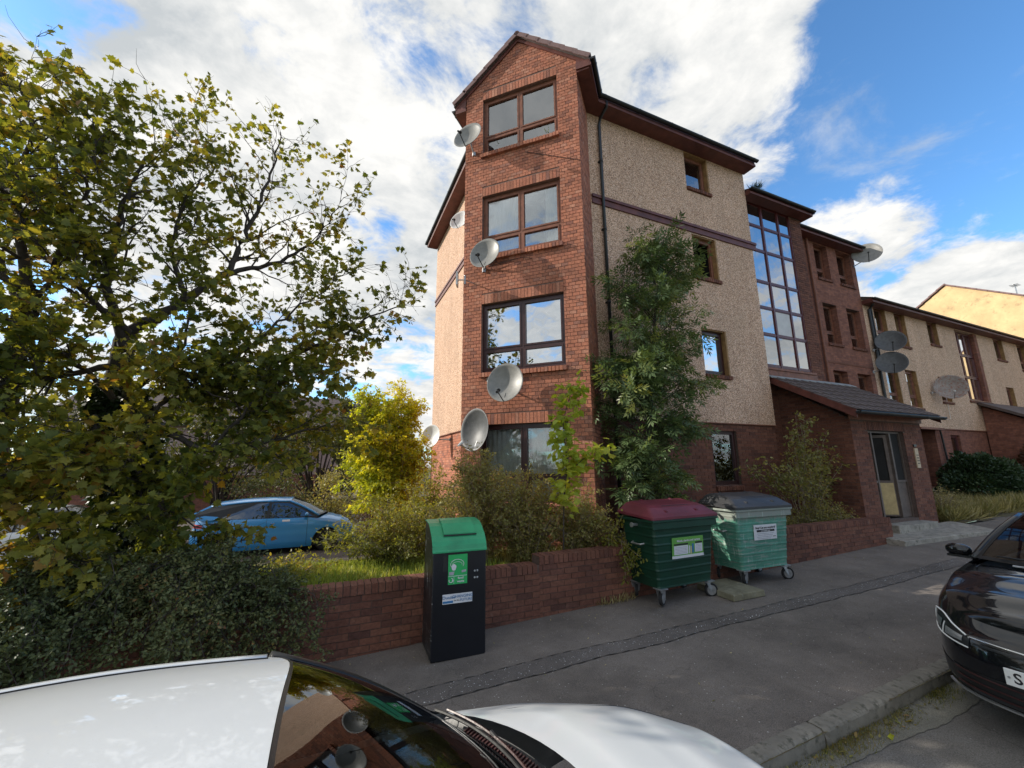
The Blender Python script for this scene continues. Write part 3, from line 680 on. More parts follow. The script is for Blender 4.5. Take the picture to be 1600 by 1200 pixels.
# bay roof: two slopes, projecting tiles at the verge
bt0, bt1 = -.31, TR+.31; zt = 10.73; ap = 12.10
mb = MB()
for a, b in ((bt0, apex_t), (bt1, apex_t)):
    zz = (zt, ap)
    mb.hexa([bay.P(a, zz[0]-.05, .07), bay.P(b, zz[1]-.05, .07), bay.P(b, zz[1]-.05, -4), bay.P(a, zz[0]-.05, -4), bay.P(a, zz[0], .07), bay.P(b, zz[1], .07), bay.P(b, zz[1], -4), bay.P(a, zz[0], -4)])
obj('bay_roof', mb, M['tile'], T)
mb = MB()       # bargeboard and boxed ends
for a, b in ((bt0+.02, apex_t), (bt1-.02, apex_t)):
    mb.hexa([bay.P(a, zt-.13, .035), bay.P(b, ap-.15, .035), bay.P(b, ap-.15, .0), bay.P(a, zt-.13, .0), bay.P(a, zt-.05, .035), bay.P(b, ap-.055, .035), bay.P(b, ap-.055, .0), bay.P(a, zt-.05, .0)])
for (a, b) in ((bt0+.03, 0), (TR, bt1-.03)):
    mb.face([bay.P(a, 10.545, .03), bay.P(b, 10.545, .03), bay.P(b, zt+.1, .03), bay.P(a, zt-.06, .03)] if a < 0 else [bay.P(a, 10.545, .03), bay.P(b, 10.545, .03), bay.P(b, zt-.06, .03), bay.P(a, zt+.1, .03)])
    bay.box(mb, a, b, 10.50, 10.545, -.2, .03)
obj('bargeboard', mb, M['eaves'], T)
sl = math.hypot(apex_t-bt0, ap-zt); nt_ = 6; tl = sl/nt_
vt = MB(); vt.box((0, -.24, 0), (tl+.05, .06, .028)); vt.box((0, .035, -.07), (tl+.05, .06, 0)); vme = tomesh('verge_tile', vt, M['tile_verge'])
ang_s = math.atan2(ap-zt, apex_t-bt0)
for side in (0, 1):
    for i in range(nt_):
        o = bpy.data.objects.new('verge_tile', vme); C.objects.link(o); o.parent = T
        s_ = (bt0+(apex_t-bt0)*i/nt_) if side == 0 else (bt1-(bt1-apex_t)*i/nt_)
        z_ = zt+(ap-zt)*i/nt_+.012
        dx = Vector((bay.d[0], bay.d[1], 0))*(1 if side == 0 else -1); up_ = dx*math.cos(ang_s)+Vector((0, 0, math.sin(ang_s)))
        tip = up_*math.cos(-.06)+up_.cross(Vector((bay.n[0], bay.n[1], 0)))*0
        n_ = Vector((bay.n[0], bay.n[1], 0)); zz = n_.cross(up_)
        if zz.z < 0: zz = -zz
        X_ = (up_-zz*.055).normalized(); Z_ = (zz+up_*.055).normalized(); Y_ = Z_.cross(X_)
        # mesh y points outwards (the verge); mirrored on one side
        sgn = 1 if Y_.dot(n_) > 0 else -1
        m4 = Matrix(((X_.x, Y_.x*sgn, Z_.x, 0), (X_.y, Y_.y*sgn, Z_.y, 0), (X_.z, Y_.z*sgn, Z_.z, 0), (0, 0, 0, 1)))
        p_ = Vector(bay.P(s_, z_, .05))+Z_*.03-wl(T); m4.translation = p_; o.matrix_local = m4
mb = MB(); mb.tube([bay.P(apex_t, ap+.0, .10), bay.P(apex_t, ap+.0, -3.5)], .075, 8); obj('ridge_tile', mb, M['tile_verge'], T)
# downpipe on the pebbledash beside the bay
mb = MB(); mb.tube([(5.50, 6.70, 10.62), (5.50, 6.72, 10.50), (5.50, 6.98, 10.40), (5.50, 7.03, 10.25), (5.50, 7.03, .5)], .038, 10)
for z in (9.2, 7.4, 5.6, 3.8, 2.0): mb.tube([(5.50, 7.03, z), (5.50, 7.03, z+.06)], .048, 10); mb.box((5.44, 7.04, z+.01), (5.56, 7.088, z+.045))
obj('downpipe', mb, M['black'], T, smooth=True)
mb = MB(); mb.tube([(8.02, 7.08, 8.62), (8.04, 7.07, 8.55), (8.02, 7.07, 8.42), (7.98, 7.08, 8.31)], .008, 5); obj('loose_cable', mb, M['black'], T)
# a slack cable along the bay
mb = MB(); mb.tube([bay.P(0, 9.06, .02), bay.P(.3, 9.02, .03), bay.P(.6, 9.03, .05)], .006, 5); mb.tube([bay.P(1.5, 8.90, .012), bay.P(2.0, 8.66, .012), bay.P(2.71, 8.32, .012)], .006, 5)
mb.tube([bay.P(.62, 6.28, .05), bay.P(.9, 6.32, .04), bay.P(1.4, 6.36, .03), bay.P(1.62, 6.30, .02)], .006, 5); obj('cable', mb, M['black'], T)

# stair tower --------------------------------------------------------------
st = F((0, 7.26), (1, 0), (0, -1))
SX0, SX1, SX2 = 10.80, 12.96, 13.52
wall(backd, st, SX1, SX2, .3, 9.86, (), n=-.009); 
lay(st, bricks(st, SX1, SX2, .45, 9.80), T, 'brick_dark', 0, stuff_d)
sR = F((SX2, 7.26), (0, 1), (1, 0)); wall(backd, sR, 0, 1.25, .3, 9.86, (), n=-.009)
wall(backd, st, 10.70, SX1, .3, 4.58, (), n=-.009)
lay(st, bricks(st, 10.72, 11.24, .45, 4.2), T, 'brick_dark', 0, stuff_d)
mb = MB(); rows_z = [4.74, 5.67, 6.48, 7.29, 8.30, 9.11, 9.84]; cx = [10.86, 11.62, 12.39, 12.96]
fs = F((0, 7.30), (1, 0), (0, -1))
for x_ in cx: fs.box(mb, x_-.035, x_+.035, 4.70, 9.86, -.04, .03)
for i, z_ in enumerate(rows_z):
    for j in range(3): fs.box(mb, cx[j]+.035, cx[j+1]-.035, z_-.03, z_+.03, -.035, .02)
wo = obj('window', mb, M['timber_red'], T, label='tall stairwell window of eighteen panes in a maroon grid')
for j in range(3):
    for i in range(6):
        m_ = MB(); frame_rect(m_, fs, cx[j]+.036, cx[j+1]-.036, rows_z[i]+.031, rows_z[i+1]-.031, -.02, .012, .022); obj('sash', m_, M['timber_red'], wo)
        m_ = MB(); fs.box(m_, cx[j]+.058, cx[j+1]-.058, rows_z[i]+.053, rows_z[i+1]-.053, -.008, 0); obj('pane', m_, M['glass_stair'] if (j, i) != (1, 1) else M['blind'], wo)
m_ = MB()
for x0, x1 in ((10.9, 11.58), (11.66, 12.35), (12.43, 12.92)): fs.box(m_, x0, x1, 6.98, 7.26, -.06, -.05)
obj('blind', m_, M['blind'], wo)
m_ = MB(); m_.box((10.84, 7.5, 4.6), (12.98, 7.52, 9.9)); obj('stair_dark_backing', m_, M['interior'], wo)  # backing sheet close behind the glass, stairwell darkness painted in
mb = MB(); st.box(mb, 10.74, 13.06, 4.42, 4.60, -.1, .07); st.box(mb, 10.74, 13.0, 4.60, 4.66, -.1, .10); obj('sill', mb, M['timber_brown'], wo)
mb = MB(); st.box(mb, 10.73, 12.96, 9.87, 9.98, -.05, .06); obj('lintel_board', mb, M['timber_brown'], T)
eave_run([(10.73, 7.25), (13.56, 7.25), (13.56, 8.6)], [(10.73, 6.95), (13.66, 6.95), (13.66, 8.6)], 9.83, .15)
mb = MB(); mb.face([(10.73, 6.93, 9.98), (13.68, 6.93, 9.98), (13.68, 9.5, 11.0), (10.73, 9.5, 11.0)]); mb.face([(13.68, 6.93, 9.98), (13.68, 9.5, 9.98), (13.68, 9.5, 11.0)]); obj('stair_roof', mb, M['tile'], T)
# brick block set back -------------------------------------------------------
bk = F((0, 8.5), (1, 0), (0, -1))
ops = [(16.42, 17.28, 8.98, 10.38, .22), (17.86, 18.80, 8.98, 10.38, .22), (16.42, 17.28, 6.40, 7.95, .22), (17.92, 18.82, 6.40, 7.95, .22), (16.42, 17.28, 3.80, 5.36, .22), (17.92, 18.82, 3.80, 5.36, .22)]
mb = MB(); wall(mb, bk, 13.52, 19.10, .4, 10.6, ops); mb.face([(19.10, 8.5, .4), (19.10, 14, .4), (19.10, 14, 10.6), (19.10, 8.5, 10.6)]); obj('brick_wall', mb, M['bricktex'], T)
for (a, b, c, d, r_) in ops:
    wo = window(bk, a+.003, b-.003, c, d-.003, T, 'timber_brown', (1,), (.3, .7), .20, .05, 'glass', [(0, 1, 0, 1, 'curtain')] if c > 8 else [(0, .5, 0, 1, 'blind')])
    brick_sill(bk, a-.03, b+.03, c, wo, 'brick_dark', .05)
eave_run([(13.5, 8.5), (19.1, 8.5)], [(13.5, 8.16), (19.1, 8.16)], 10.42, .16)
mb = MB(); mb.face([(10.8, 8.14, 10.60), (19.3, 8.14, 10.60), (19.3, 12, 12.3), (10.8, 12, 12.3)]); mb.face([(19.3, 8.14, 10.6), (19.3, 12, 10.6), (19.3, 12, 12.3)]); obj('roof', mb, M['tile'], T)
mb = MB(); mb.tube([(15.95, 8.44, 10.45), (15.95, 8.42, .7)], .045, 8); obj('downpipe', mb, M['timber_brown'], T)
mb = MB(); bk.box(mb, 16.0, 19.1, 5.62, 5.68, -.01, .012); obj('band_course', mb, M['brick_dark'], T)

# entrance porch ---------------------------------------------------------------
PY = 5.65; pf = F((0, PY), (1, 0), (0, -1)); pl = F((11.25, 7.3), (0, -1), (-1, 0)); prr = F((14.42, PY), (0, 1), (1, 0))
door = (11.93, 13.52, .72, 2.84, .16)
wall(backd, pf, 11.25, 14.42, .3, 3.10, [door], n=-.009)
wall(backd, pl, 0, 1.65, .3, 3.10, (), n=-.009); backd.face([pl.P(0, 3.1, -.009), pl.P(1.65, 3.1, -.009), pl.P(0, 4.2, -.009)])
wall(backd, prr, 0, 2.85, .3, 3.10, (), n=-.009); backd.face([prr.P(0, 3.1, -.009), prr.P(2.85, 3.1, -.009), prr.P(2.85, 4.3, -.009)])
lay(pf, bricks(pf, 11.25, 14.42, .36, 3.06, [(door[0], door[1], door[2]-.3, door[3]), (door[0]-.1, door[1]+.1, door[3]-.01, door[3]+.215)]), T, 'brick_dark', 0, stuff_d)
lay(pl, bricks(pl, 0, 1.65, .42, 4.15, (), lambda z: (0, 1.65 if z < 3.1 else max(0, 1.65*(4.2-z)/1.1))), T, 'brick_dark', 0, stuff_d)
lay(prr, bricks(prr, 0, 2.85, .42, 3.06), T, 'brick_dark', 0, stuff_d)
soldiers(stuff_d, pf, door[0]-.1, door[1]+.1, door[3]+.004, door[3]+.210)
obj('brickwork', stuff_b, M['brick'], T, rnd=True, kind='stuff'); obj('lower_brickwork', stuff_d, M['brick_dark'], T, rnd=True, kind='stuff')
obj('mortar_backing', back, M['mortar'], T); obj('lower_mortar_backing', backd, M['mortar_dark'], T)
# boards under the porch gutter
mb = MB(); pf.box(mb, 11.2, 14.47, 3.075, 3.20, 0, .03); pf.box(mb, 11.1, 14.55, 3.19, 3.21, 0, .30); obj('porch_fascia', mb, M['timber_brown'], T)
z_lo, y_lo, z_hi, y_hi = 3.22, 5.28, 4.40, 7.22
mb = MB(); mb.hexa([(10.84, y_lo, z_lo-.05), (14.60, y_lo, z_lo-.05), (14.60, y_hi, z_hi-.05), (10.84, y_hi, z_hi-.05), (10.84, y_lo, z_lo), (14.60, y_lo, z_lo), (14.60, y_hi, z_hi), (10.84, y_hi, z_hi)]); obj('porch_roof', mb, M['black'], T)
for x_ in (10.82, 14.60):
    mb = MB(); mb.hexa([(x_, y_lo, z_lo-.16), (x_+.022, y_lo, z_lo-.16), (x_+.022, y_hi, z_hi-.16), (x_, y_hi, z_hi-.16), (x_, y_lo, z_lo+.02), (x_+.022, y_lo, z_lo+.02), (x_+.022, y_hi, z_hi+.02), (x_, y_hi, z_hi+.02)])
    obj('porch_bargeboard', mb, M['eaves'], T)
nrow, ncol = 7, 11; slo = math.hypot(y_hi-y_lo, z_hi-z_lo); an = math.atan2(z_hi-z_lo, y_hi-y_lo); tw = (14.62-10.83)/ncol; ex = slo/nrow
tm = MB(); tm.box((.003, 0, 0), (tw-.003, ex+.06, .022)); tm.box((tw*.42, 0, .022), (tw*.58, ex+.06, .034)); tme = tomesh('roof_tile', tm, M['tile'])
for r_ in range(nrow):
    for c_ in range(ncol):
        o = bpy.data.objects.new('roof_tile', tme); C.objects.link(o); o.parent = T
        o.location = Vector((10.83+c_*tw, y_lo+ex*r_*math.cos(an), z_lo+ex*r_*math.sin(an)+.028+rb.uniform(0, .005)))-wl(T); o.rotation_euler = (an-.075+rb.uniform(-.01, .01), 0, rb.uniform(-.008, .008))
mb = MB(); mb.hexa([(10.75, 7.05, 4.33), (14.7, 7.05, 4.33), (14.7, 7.25, 4.42), (10.75, 7.25, 4.42), (10.75, 7.05, 4.36), (14.7, 7.05, 4.36), (14.7, 7.25, 4.47), (10.75, 7.25, 4.47)]); obj('flashing', mb, M['lead'], T)
mb = MB(); g_ = []
for x_ in (10.78, 14.66): g_.append([(x_, 5.22+.06*math.cos(t), 3.20+.06*math.sin(t)) for t in [PI+PI*k/8 for k in range(9)]])
mb.grid(g_); mb.tube([(10.78, 5.165, 3.2), (14.66, 5.165, 3.2)], .010, 6)
for r_ in g_: mb.face(r_)
for x_ in (11.0, 11.9, 12.8, 13.7, 14.5): mb.grid([[(x_+s_, 5.22+.067*math.cos(t), 3.20+.067*math.sin(t)) for t in [PI+PI*k/8 for k in range(9)]] for s_ in (-.02, .02)])
obj('gutter', mb, M['black'], T)
# doorway: frame, open dark door with a boarded kick panel, narrow side panels
a, b, c, d = door[:4]
mb = MB(); frame_rect(mb, pf, a+.003, b-.003, c-.04, d-.003, -.15, -.09, .05)
pf.box(mb, 12.18, 12.24, c, d-.05, -.15, -.085); pf.box(mb, 13.00, 13.07, c, d-.05, -.15, -.085); pf.box(mb, a+.05, 12.18, 1.58, 1.63, -.15, -.09); pf.box(mb, 13.07, b-.05, 1.58, 1.63, -.15, -.09)
df = obj('door_frame', mb, M['door_grey'], T)
for (x0, x1) in ((a+.055, 12.175), (13.075, b-.055)):
    m_ = MB(); pf.box(m_, x0, x1, c+.02, 1.575, -.13, -.11); obj('side_panel', m_, M['door_grey'], df)
    m_ = MB(); pf.box(m_, x0, x1, 1.635, d-.06, -.125, -.118); obj('pane', m_, M['interior'], df)  # opaque sheets, the dark beyond put into their colour
m_ = MB(); m_.box((11.4, 6.6, .72), (14.2, 6.65, 2.9)); m_.box((11.4, 5.83, .68), (14.2, 6.65, .72)); m_.box((13.6, 5.83, .72), (13.65, 6.65, 2.9)); m_.box((11.75, 5.83, .72), (11.80, 6.65, 2.9)); m_.box((11.7, 5.83, 2.86), (13.7, 6.65, 2.9)); obj('hallway', m_, M['interior'], T)
dh = F((12.99, 5.79), (-.80, .60), (-.6, -.8))
mb = MB(); frame_rect(mb, dh, 0, .74, .76, 2.76, -.04, 0, .075); dh.box(mb, .075, .665, 1.55, 1.62, -.04, 0); dr = obj('door', mb, M['door_grey'], T, label='entrance door standing open with raw plywood over its lower half')
m_ = MB(); dh.box(m_, .03, .72, .80, 1.56, .001, .015); obj('plywood_board', m_, M['wood_board'], dr)
m_ = MB(); dh.box(m_, .60, .63, 1.62, 1.90, .0, .04); obj('handle', m_, M['metal'], dr)
m_ = MB(); dh.box(m_, .078, .662, 1.63, 2.68, -.024, -.018); obj('pane', m_, M['interior'], dr)  # opaque near-black sheet painting the unlit doorway
m_ = MB(); pf.box(m_, 13.86, 14.02, 1.92, 2.42, 0, .025); ip = obj('entry_panel', m_, M['cream'], T)
m_ = MB()
for i in range(8): pf.box(m_, 13.90+.06*(i % 2), 13.93+.06*(i % 2), 2.02+.07*(i//2), 2.05+.07*(i//2), .025, .03)
obj('button', m_, M['black'], ip)
m_ = MB(); pf.box(m_, 13.86, 13.98, 2.46, 2.52, 0, .03); obj('entry_lamp', m_, M['black'], T)
mb = MB(); mb.box((11.85, 5.34, .44), (13.60, 5.80, .66)); bevel(obj('threshold_step', mb, M['stone'], T), .012)
mb = MB(); mb.hexa([(11.05, 4.93, .30), (14.2, 4.55, .30), (15.0, 5.64, .30), (11.05, 5.64, .30), (11.05, 4.93, .46), (14.2, 4.55, .53), (15.0, 5.64, .56), (11.05, 5.64, .49)]); bevel(obj('entrance_slab', mb, M['stone'], T), .015)

# ------------------------------------------------------------------ lower block further up the street
U = thing('terraced_flats', 'lower three storey pebbledash block stepping down beyond the brick stair tower', 'building', (26, 10, .8))
ub = F((0, 8.52), (1, 0), (0, -1))
uo = [(19.90, 20.77, 6.88, 8.36, .2), (21.43, 22.28, 6.88, 8.36, .2), (24.10, 25.0, 7.26, 8.34, .2), (26.67, 28.91, 4.86, 8.25, .22), (30.73, 31.80, 7.22, 8.32, .2), (33.56, 34.6, 6.9, 8.32, .2),
      (19.94, 20.88, 4.27, 5.82, .2), (21.43, 22.33, 4.27, 5.82, .2), (24.1, 25.0, 4.66, 5.74, .2), (30.9, 31.8, 4.64, 5.76, .2), (35.5, 36.4, 4.6, 5.8, .2)]
mb = MB(); wall(mb, ub, 19.12, 48, 3.45, 8.50, uo); obj('pebbledash_wall', mb, M['render_far'], U)
mb = MB(); go = [(21.84, 22.95, 1.1, 3.36, .9), (24.20, 25.0, 2.25, 3.20, .14), (28.9, 29.8, 2.2, 3.2, .14)]; ug = F((0, 8.55), (1, 0), (0, -1)); wall(mb, ug, 19.12, 48, .3, 3.45, go); obj('brick_wall', mb, M['bricktex'], U)
mb = MB(); ub.box(mb, 19.12, 48, 3.42, 3.46, -.02, .02); obj('drip_bead', mb, M['timber_brown'], U)
for i, (a, b, c, d, r_) in enumerate(uo):
    if i == 3:
        wo = window(ub, a+.02, b-.30, c+.02, d-.02, U, 'timber_red', (1, 1, 1), (1, 1, 1), .16, .05, 'glass_deep', None)
        m_ = MB(); ub.box(m_, b-.29, b-.003, c+.01, d-.003, -.2, -.01); obj('brick_reveal', m_, M['bricktex'], U); brick_sill(ub, a-.02, b+.02, c, wo, 'brick_dark', .05)
    else:
        rows_ = (.3, .7) if d-c > 1.2 else (1,)
        wo = window(ub, a+.01, b-.05, c, d-.02, U, 'timber_brown', (1,), rows_, .13, .05, 'glass_deep' if i in (1, 7) else 'glass', [(0, .45, 0, 1, 'curtain')] if i % 2 else [(0, 1, 0, 1, 'curtain')])
        brick_sill(ub, a-.01, b+.04, c, wo, 'brick_dark', .05)
        m_ = MB(); ub.box(m_, b-.048, b-.002, c, d-.003, -.19, .003); obj('timber_lining', m_, M['timber_ochre'], U)
for g_ in go[1:]: window(ug, g_[0]+.003, g_[1]-.003, g_[2], g_[3]-.003, U, 'timber_red', (1,), (1,), .08, .05, 'glass')
m_ = MB(); m_.box((21.7, 9.45, .8), (23.1, 9.5, 3.5)); obj('recess_back', m_, M['interior'], U)
mb = MB(); ug.box(mb, 21.2, 23.05, 3.36, 3.44, -.1, .28); obj('canopy_board', mb, M['timber_brown'], U)
mb = MB(); mb.tube([(23.2, 8.48, 3.40), (23.25, 8.48, 3.2), (23.4, 8.48, .9)], .035, 6); obj('downpipe', mb, M['black'], U)
mb = MB(); mb.tube([(19.42, 8.2, 8.45), (19.42, 8.3, 8.25), (19.45, 8.46, 8.1), (19.45, 8.46, 3.4)], .05, 8); mb.tube([(19.62, 8.46, 8.3), (19.62, 8.46, 6.0)], .03, 6); obj('downpipe', mb, M['black'], U)
mb = MB(); mb.tube([(24.4, 8.49, 5.0), (24.4, 8.49, 3.9), (24.0, 8.49, 3.85)], .008, 4); obj('cable', mb, M['white'], U)
eave_run([(19.12, 8.52), (48, 8.52)], [(19.12, 8.16), (48, 8.16)], 8.28, .16, parent=U)
mb = MB(); mb.face([(19.12, 8.12, 8.46), (48, 8.12, 8.46), (48, 12, 10.1), (19.12, 12, 10.1)]); obj('roof', mb, M['tile'], U)
# its porch
pu = F((0, 6.35), (1, 0), (0, -1)); mb = MB()
mb.hexa([(27.6, 6.35, .5), (33, 6.35, .5), (33, 8.5, .5), (27.6, 8.5, .5), (27.6, 6.35, 3.35), (33, 6.35, 3.35), (33, 8.5, 4.6), (27.6, 8.5, 4.6)]); obj('porch_wall', mb, M['bricktex'], U)
mb = MB(); mb.hexa([(27.3, 5.95, 3.25), (33.4, 5.95, 3.25), (33.4, 8.52, 4.68), (27.3, 8.52, 4.68), (27.3, 5.95, 3.37), (33.4, 5.95, 3.37), (33.4, 8.52, 4.82), (27.3, 8.52, 4.82)]); obj('porch_roof', mb, M['tile'], U)
mb = MB(); mb.box((27.6, 6.3, 2.5), (27.9, 6.34, 2.75)); obj('wall_lamp', mb, M['black'], U)

# tall cream gable rising over the terrace
G = thing('gable_building', 'tall cream gabled building in full sun rising behind the terrace roof', 'building', (44, 11, 1))
gx = 40; mb = MB(); P_ = [(gx, 20, 1), (gx, 3.0, 1), (gx, 3.0, 8.5), (gx, 12.66, 14.65), (gx, 20.0, 9.6)]
mb.face(P_); P2 = [(x+12, y, z) for x, y, z in P_]; mb.face(P2[::-1])
for i in range(5): j = (i+1) % 5; mb.face([P_[i], P2[i], P2[j], P_[j]])
obj('gable_wall', mb, M['render_cream'], G)
vt = MB(); vt.box((-.12, 0, 0), (.3, .62, .09)); v2 = tomesh('verge_tile', vt, M['tile_verge'])
for (ya, za, yb, zb_) in ((12.66, 14.65, 3.0, 8.5), (12.66, 14.65, 20.0, 9.6)):
    L_ = math.hypot(yb-ya, zb_-za); n = int(L_/.55); a_ = math.atan2(zb_-za, yb-ya)
    for i in range(n):
        o = bpy.data.objects.new('verge_tile', v2); C.objects.link(o); o.parent = G; o.location = Vector((gx, ya+(yb-ya)*i/n, za+(zb_-za)*i/n+.05))-wl(G); o.rotation_euler = (a_+.06 if yb > ya else a_-.0+.0, 0, 0)
mb = MB(); mb.face([(gx, 12.66, 14.68), (gx+12, 12.66, 14.68), (gx+12, 2.6, 8.25), (gx, 2.6, 8.25)]); mb.face([(gx, 12.66, 14.68), (gx+12, 12.66, 14.68), (gx+12, 20.4, 9.35), (gx, 20.4, 9.35)]); obj('roof', mb, M['tile'], G)
AN = thing('aerial_mast', 'thin television aerial on the ridge of the cream gabled building', 'aerial', (46, 11.0, 13.6)); mb = MB(); mb.tube([(0, 0, -.3), (0, 0, 1.5)], .035, 5); obj('mast', mb, M['metal'], AN, local=True)
mb = MB(); mb.tube([(-.4, 0, 1.4), (.4, 0, 1.4)], .025, 4)
for i in range(5): mb.tube([(-.3+i*.15, -.22, 1.4), (-.3+i*.15, .22, 1.4)], .015, 4)
obj('antenna', mb, M['metal'], AN, local=True)

# houses beyond the car park
def house(name, label, x0, x1, y0, dep, zb_, ze, zr, wins, m='render_pink', chim=(), brick_to=None):
    h = thing(name, label, 'building', ((x0+x1)/2, y0, zb_)); f_ = F((0, y0), (1, 0), (0, -1)); mb = MB(); wall(mb, f_, x0, x1, zb_, ze, wins)
    mb.face([(x0, y0, zb_), (x0, y0+dep, zb_), (x0, y0+dep, ze), (x0, y0+dep/2, zr), (x0, y0, ze)]); mb.face([(x1, y0, zb_), (x1, y0+dep, zb_), (x1, y0+dep, ze), (x1, y0+dep/2, zr), (x1, y0, ze)]); mb.face([(x0, y0+dep, zb_), (x1, y0+dep, zb_), (x1, y0+dep, ze), (x0, y0+dep, ze)])
    obj('wall', mb, M[m], h)
    if brick_to:
        mb = MB(); f_.box(mb, x0-.02, x1+.02, zb_, brick_to, -.1, .03); obj('brick_base', mb, M['bricktex'], h)
    mb = MB(); mb.face([(x0-.3, y0-.3, ze-.1), (x1+.3, y0-.3, ze-.1), (x1+.3, y0+dep/2, zr+.1), (x0-.3, y0+dep/2, zr+.1)]); mb.face([(x0-.3, y0+dep+.3, ze-.1), (x1+.3, y0+dep+.3, ze-.1), (x1+.3, y0+dep/2, zr+.1), (x0-.3, y0+dep/2, zr+.1)]); ro = obj('roof', mb, M['tile'], h)
    for cx_ in chim:
        mb = MB(); mb.box((cx_-.5, y0+dep/2-.4, zr-.6), (cx_+.5, y0+dep/2+.4, zr+1.1)); mb.tube([(cx_-.2, y0+dep/2, zr+1.1), (cx_-.2, y0+dep/2, zr+1.4)], .12, 6); obj('chimney', mb, M['render_pink'], ro)
    for (a, b, c, d, r_) in wins:
        wo = window(f_, a+.01, b-.01, c, d-.01, h, 'timber_dark', (1,), (1,), .1, .06, 'glass', room=.3)
        m_ = MB(); f_.box(m_, a-.05, b+.05, c-.16, c-.01, -.05, .05); obj('sill', m_, M['bricktex'], wo)
    mb = MB(); mb.box((x0-.3, y0-.36, ze-.22), (x1+.3, y0-.28, ze-.06)); obj('gutter', mb, M['black'], h)
    return h
house('house', 'long pinkish rendered house beyond the parked blue car behind the sycamore branches', -13.5, .2, 29, 8, -.6, 4.6, 6.9, [(-9.4, -8.3, 2.6, 3.9, .1), (-6.6, -5.5, 3.2, 4.2, .1), (-5.0, -3.6, 2.7, 3.9, .1), (-2.2, -1.2, 2.6, 3.8, .1)], brick_to=1.6)
house('house', 'distant pale house with a row of small windows right of the long pinkish one', -.5, 6.5, 46, 8, 0, 6.9, 9.0, [(1.4, 2.1, 5.0, 6.2, .1), (2.9, 3.6, 5.0, 6.2, .1), (4.3, 5.0, 5.0, 6.2, .1), (1.4, 2.1, 2.6, 3.8, .1), (2.9, 3.6, 2.6, 3.8, .1)], chim=(-.0, 3.0))
# ------------------------------------------------------------------ boundary wall
B = thing('boundary_wall', 'low red brick garden wall with brick-on-edge coping along the pavement', 'wall', (3, 5.3, .05))
WY = 5.25; wf = F((0, WY), (1, 0), (0, -1)); wb = MB(); wm = MB(); lst = []
segs = [(-4.5, 2.70, .64), (2.70, 7.55, .74), (7.55, 11.36, .78)]
for (a, b, zt) in segs:
    wm.box((a, WY+.009, -.3), (b, WY+.21, zt-.004))
    n = 11; z0 = zt-n*.0745
    lst += bricks(wf, a, b, z0, zt-.006, (), None, rb.uniform(0, .1))
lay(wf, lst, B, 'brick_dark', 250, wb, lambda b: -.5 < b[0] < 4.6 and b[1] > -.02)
we = F((11.36, WY), (0, 1), (1, 0)); lay(we, bricks(we, 0, .21, .0, .77), B, 'brick_dark', 0, wb)
cop = MB(); cop.box((0, -.012, 0), (.066, .225, .105)); cme = tomesh('coping_brick', cop, M['brick_dark']); ncop = 0
for (a, b, zt) in segs:
    n = int((b-a)/.0755)
    for i in range(n):
        x = a+i*.0755+.004; z = zt+rb.uniform(-.002, .003); j = rb.uniform(-.003, .003)
        if -.8 < x < 4.4 or x > 8.0:
            o = bpy.data.objects.new('coping_brick', cme); C.objects.link(o); o.parent = B; o.location = Vector((x, WY+j, z))-wl(B); o.rotation_euler = (rb.uniform(-.01, .01), rb.uniform(-.02, .02), 0)
        else: wb.box((x, WY-.012+j, z), (x+.066, WY+.213+j, z+.105), rb.random())
obj('brickwork', wb, M['brick_dark'], B, rnd=True, kind='stuff')
for (a, b, zt) in segs: wm.box((a+.003, WY, zt-.003), (b-.003, WY+.205, zt+.092))
obj('mortar_core', wm, M['mortar_dark'], B)

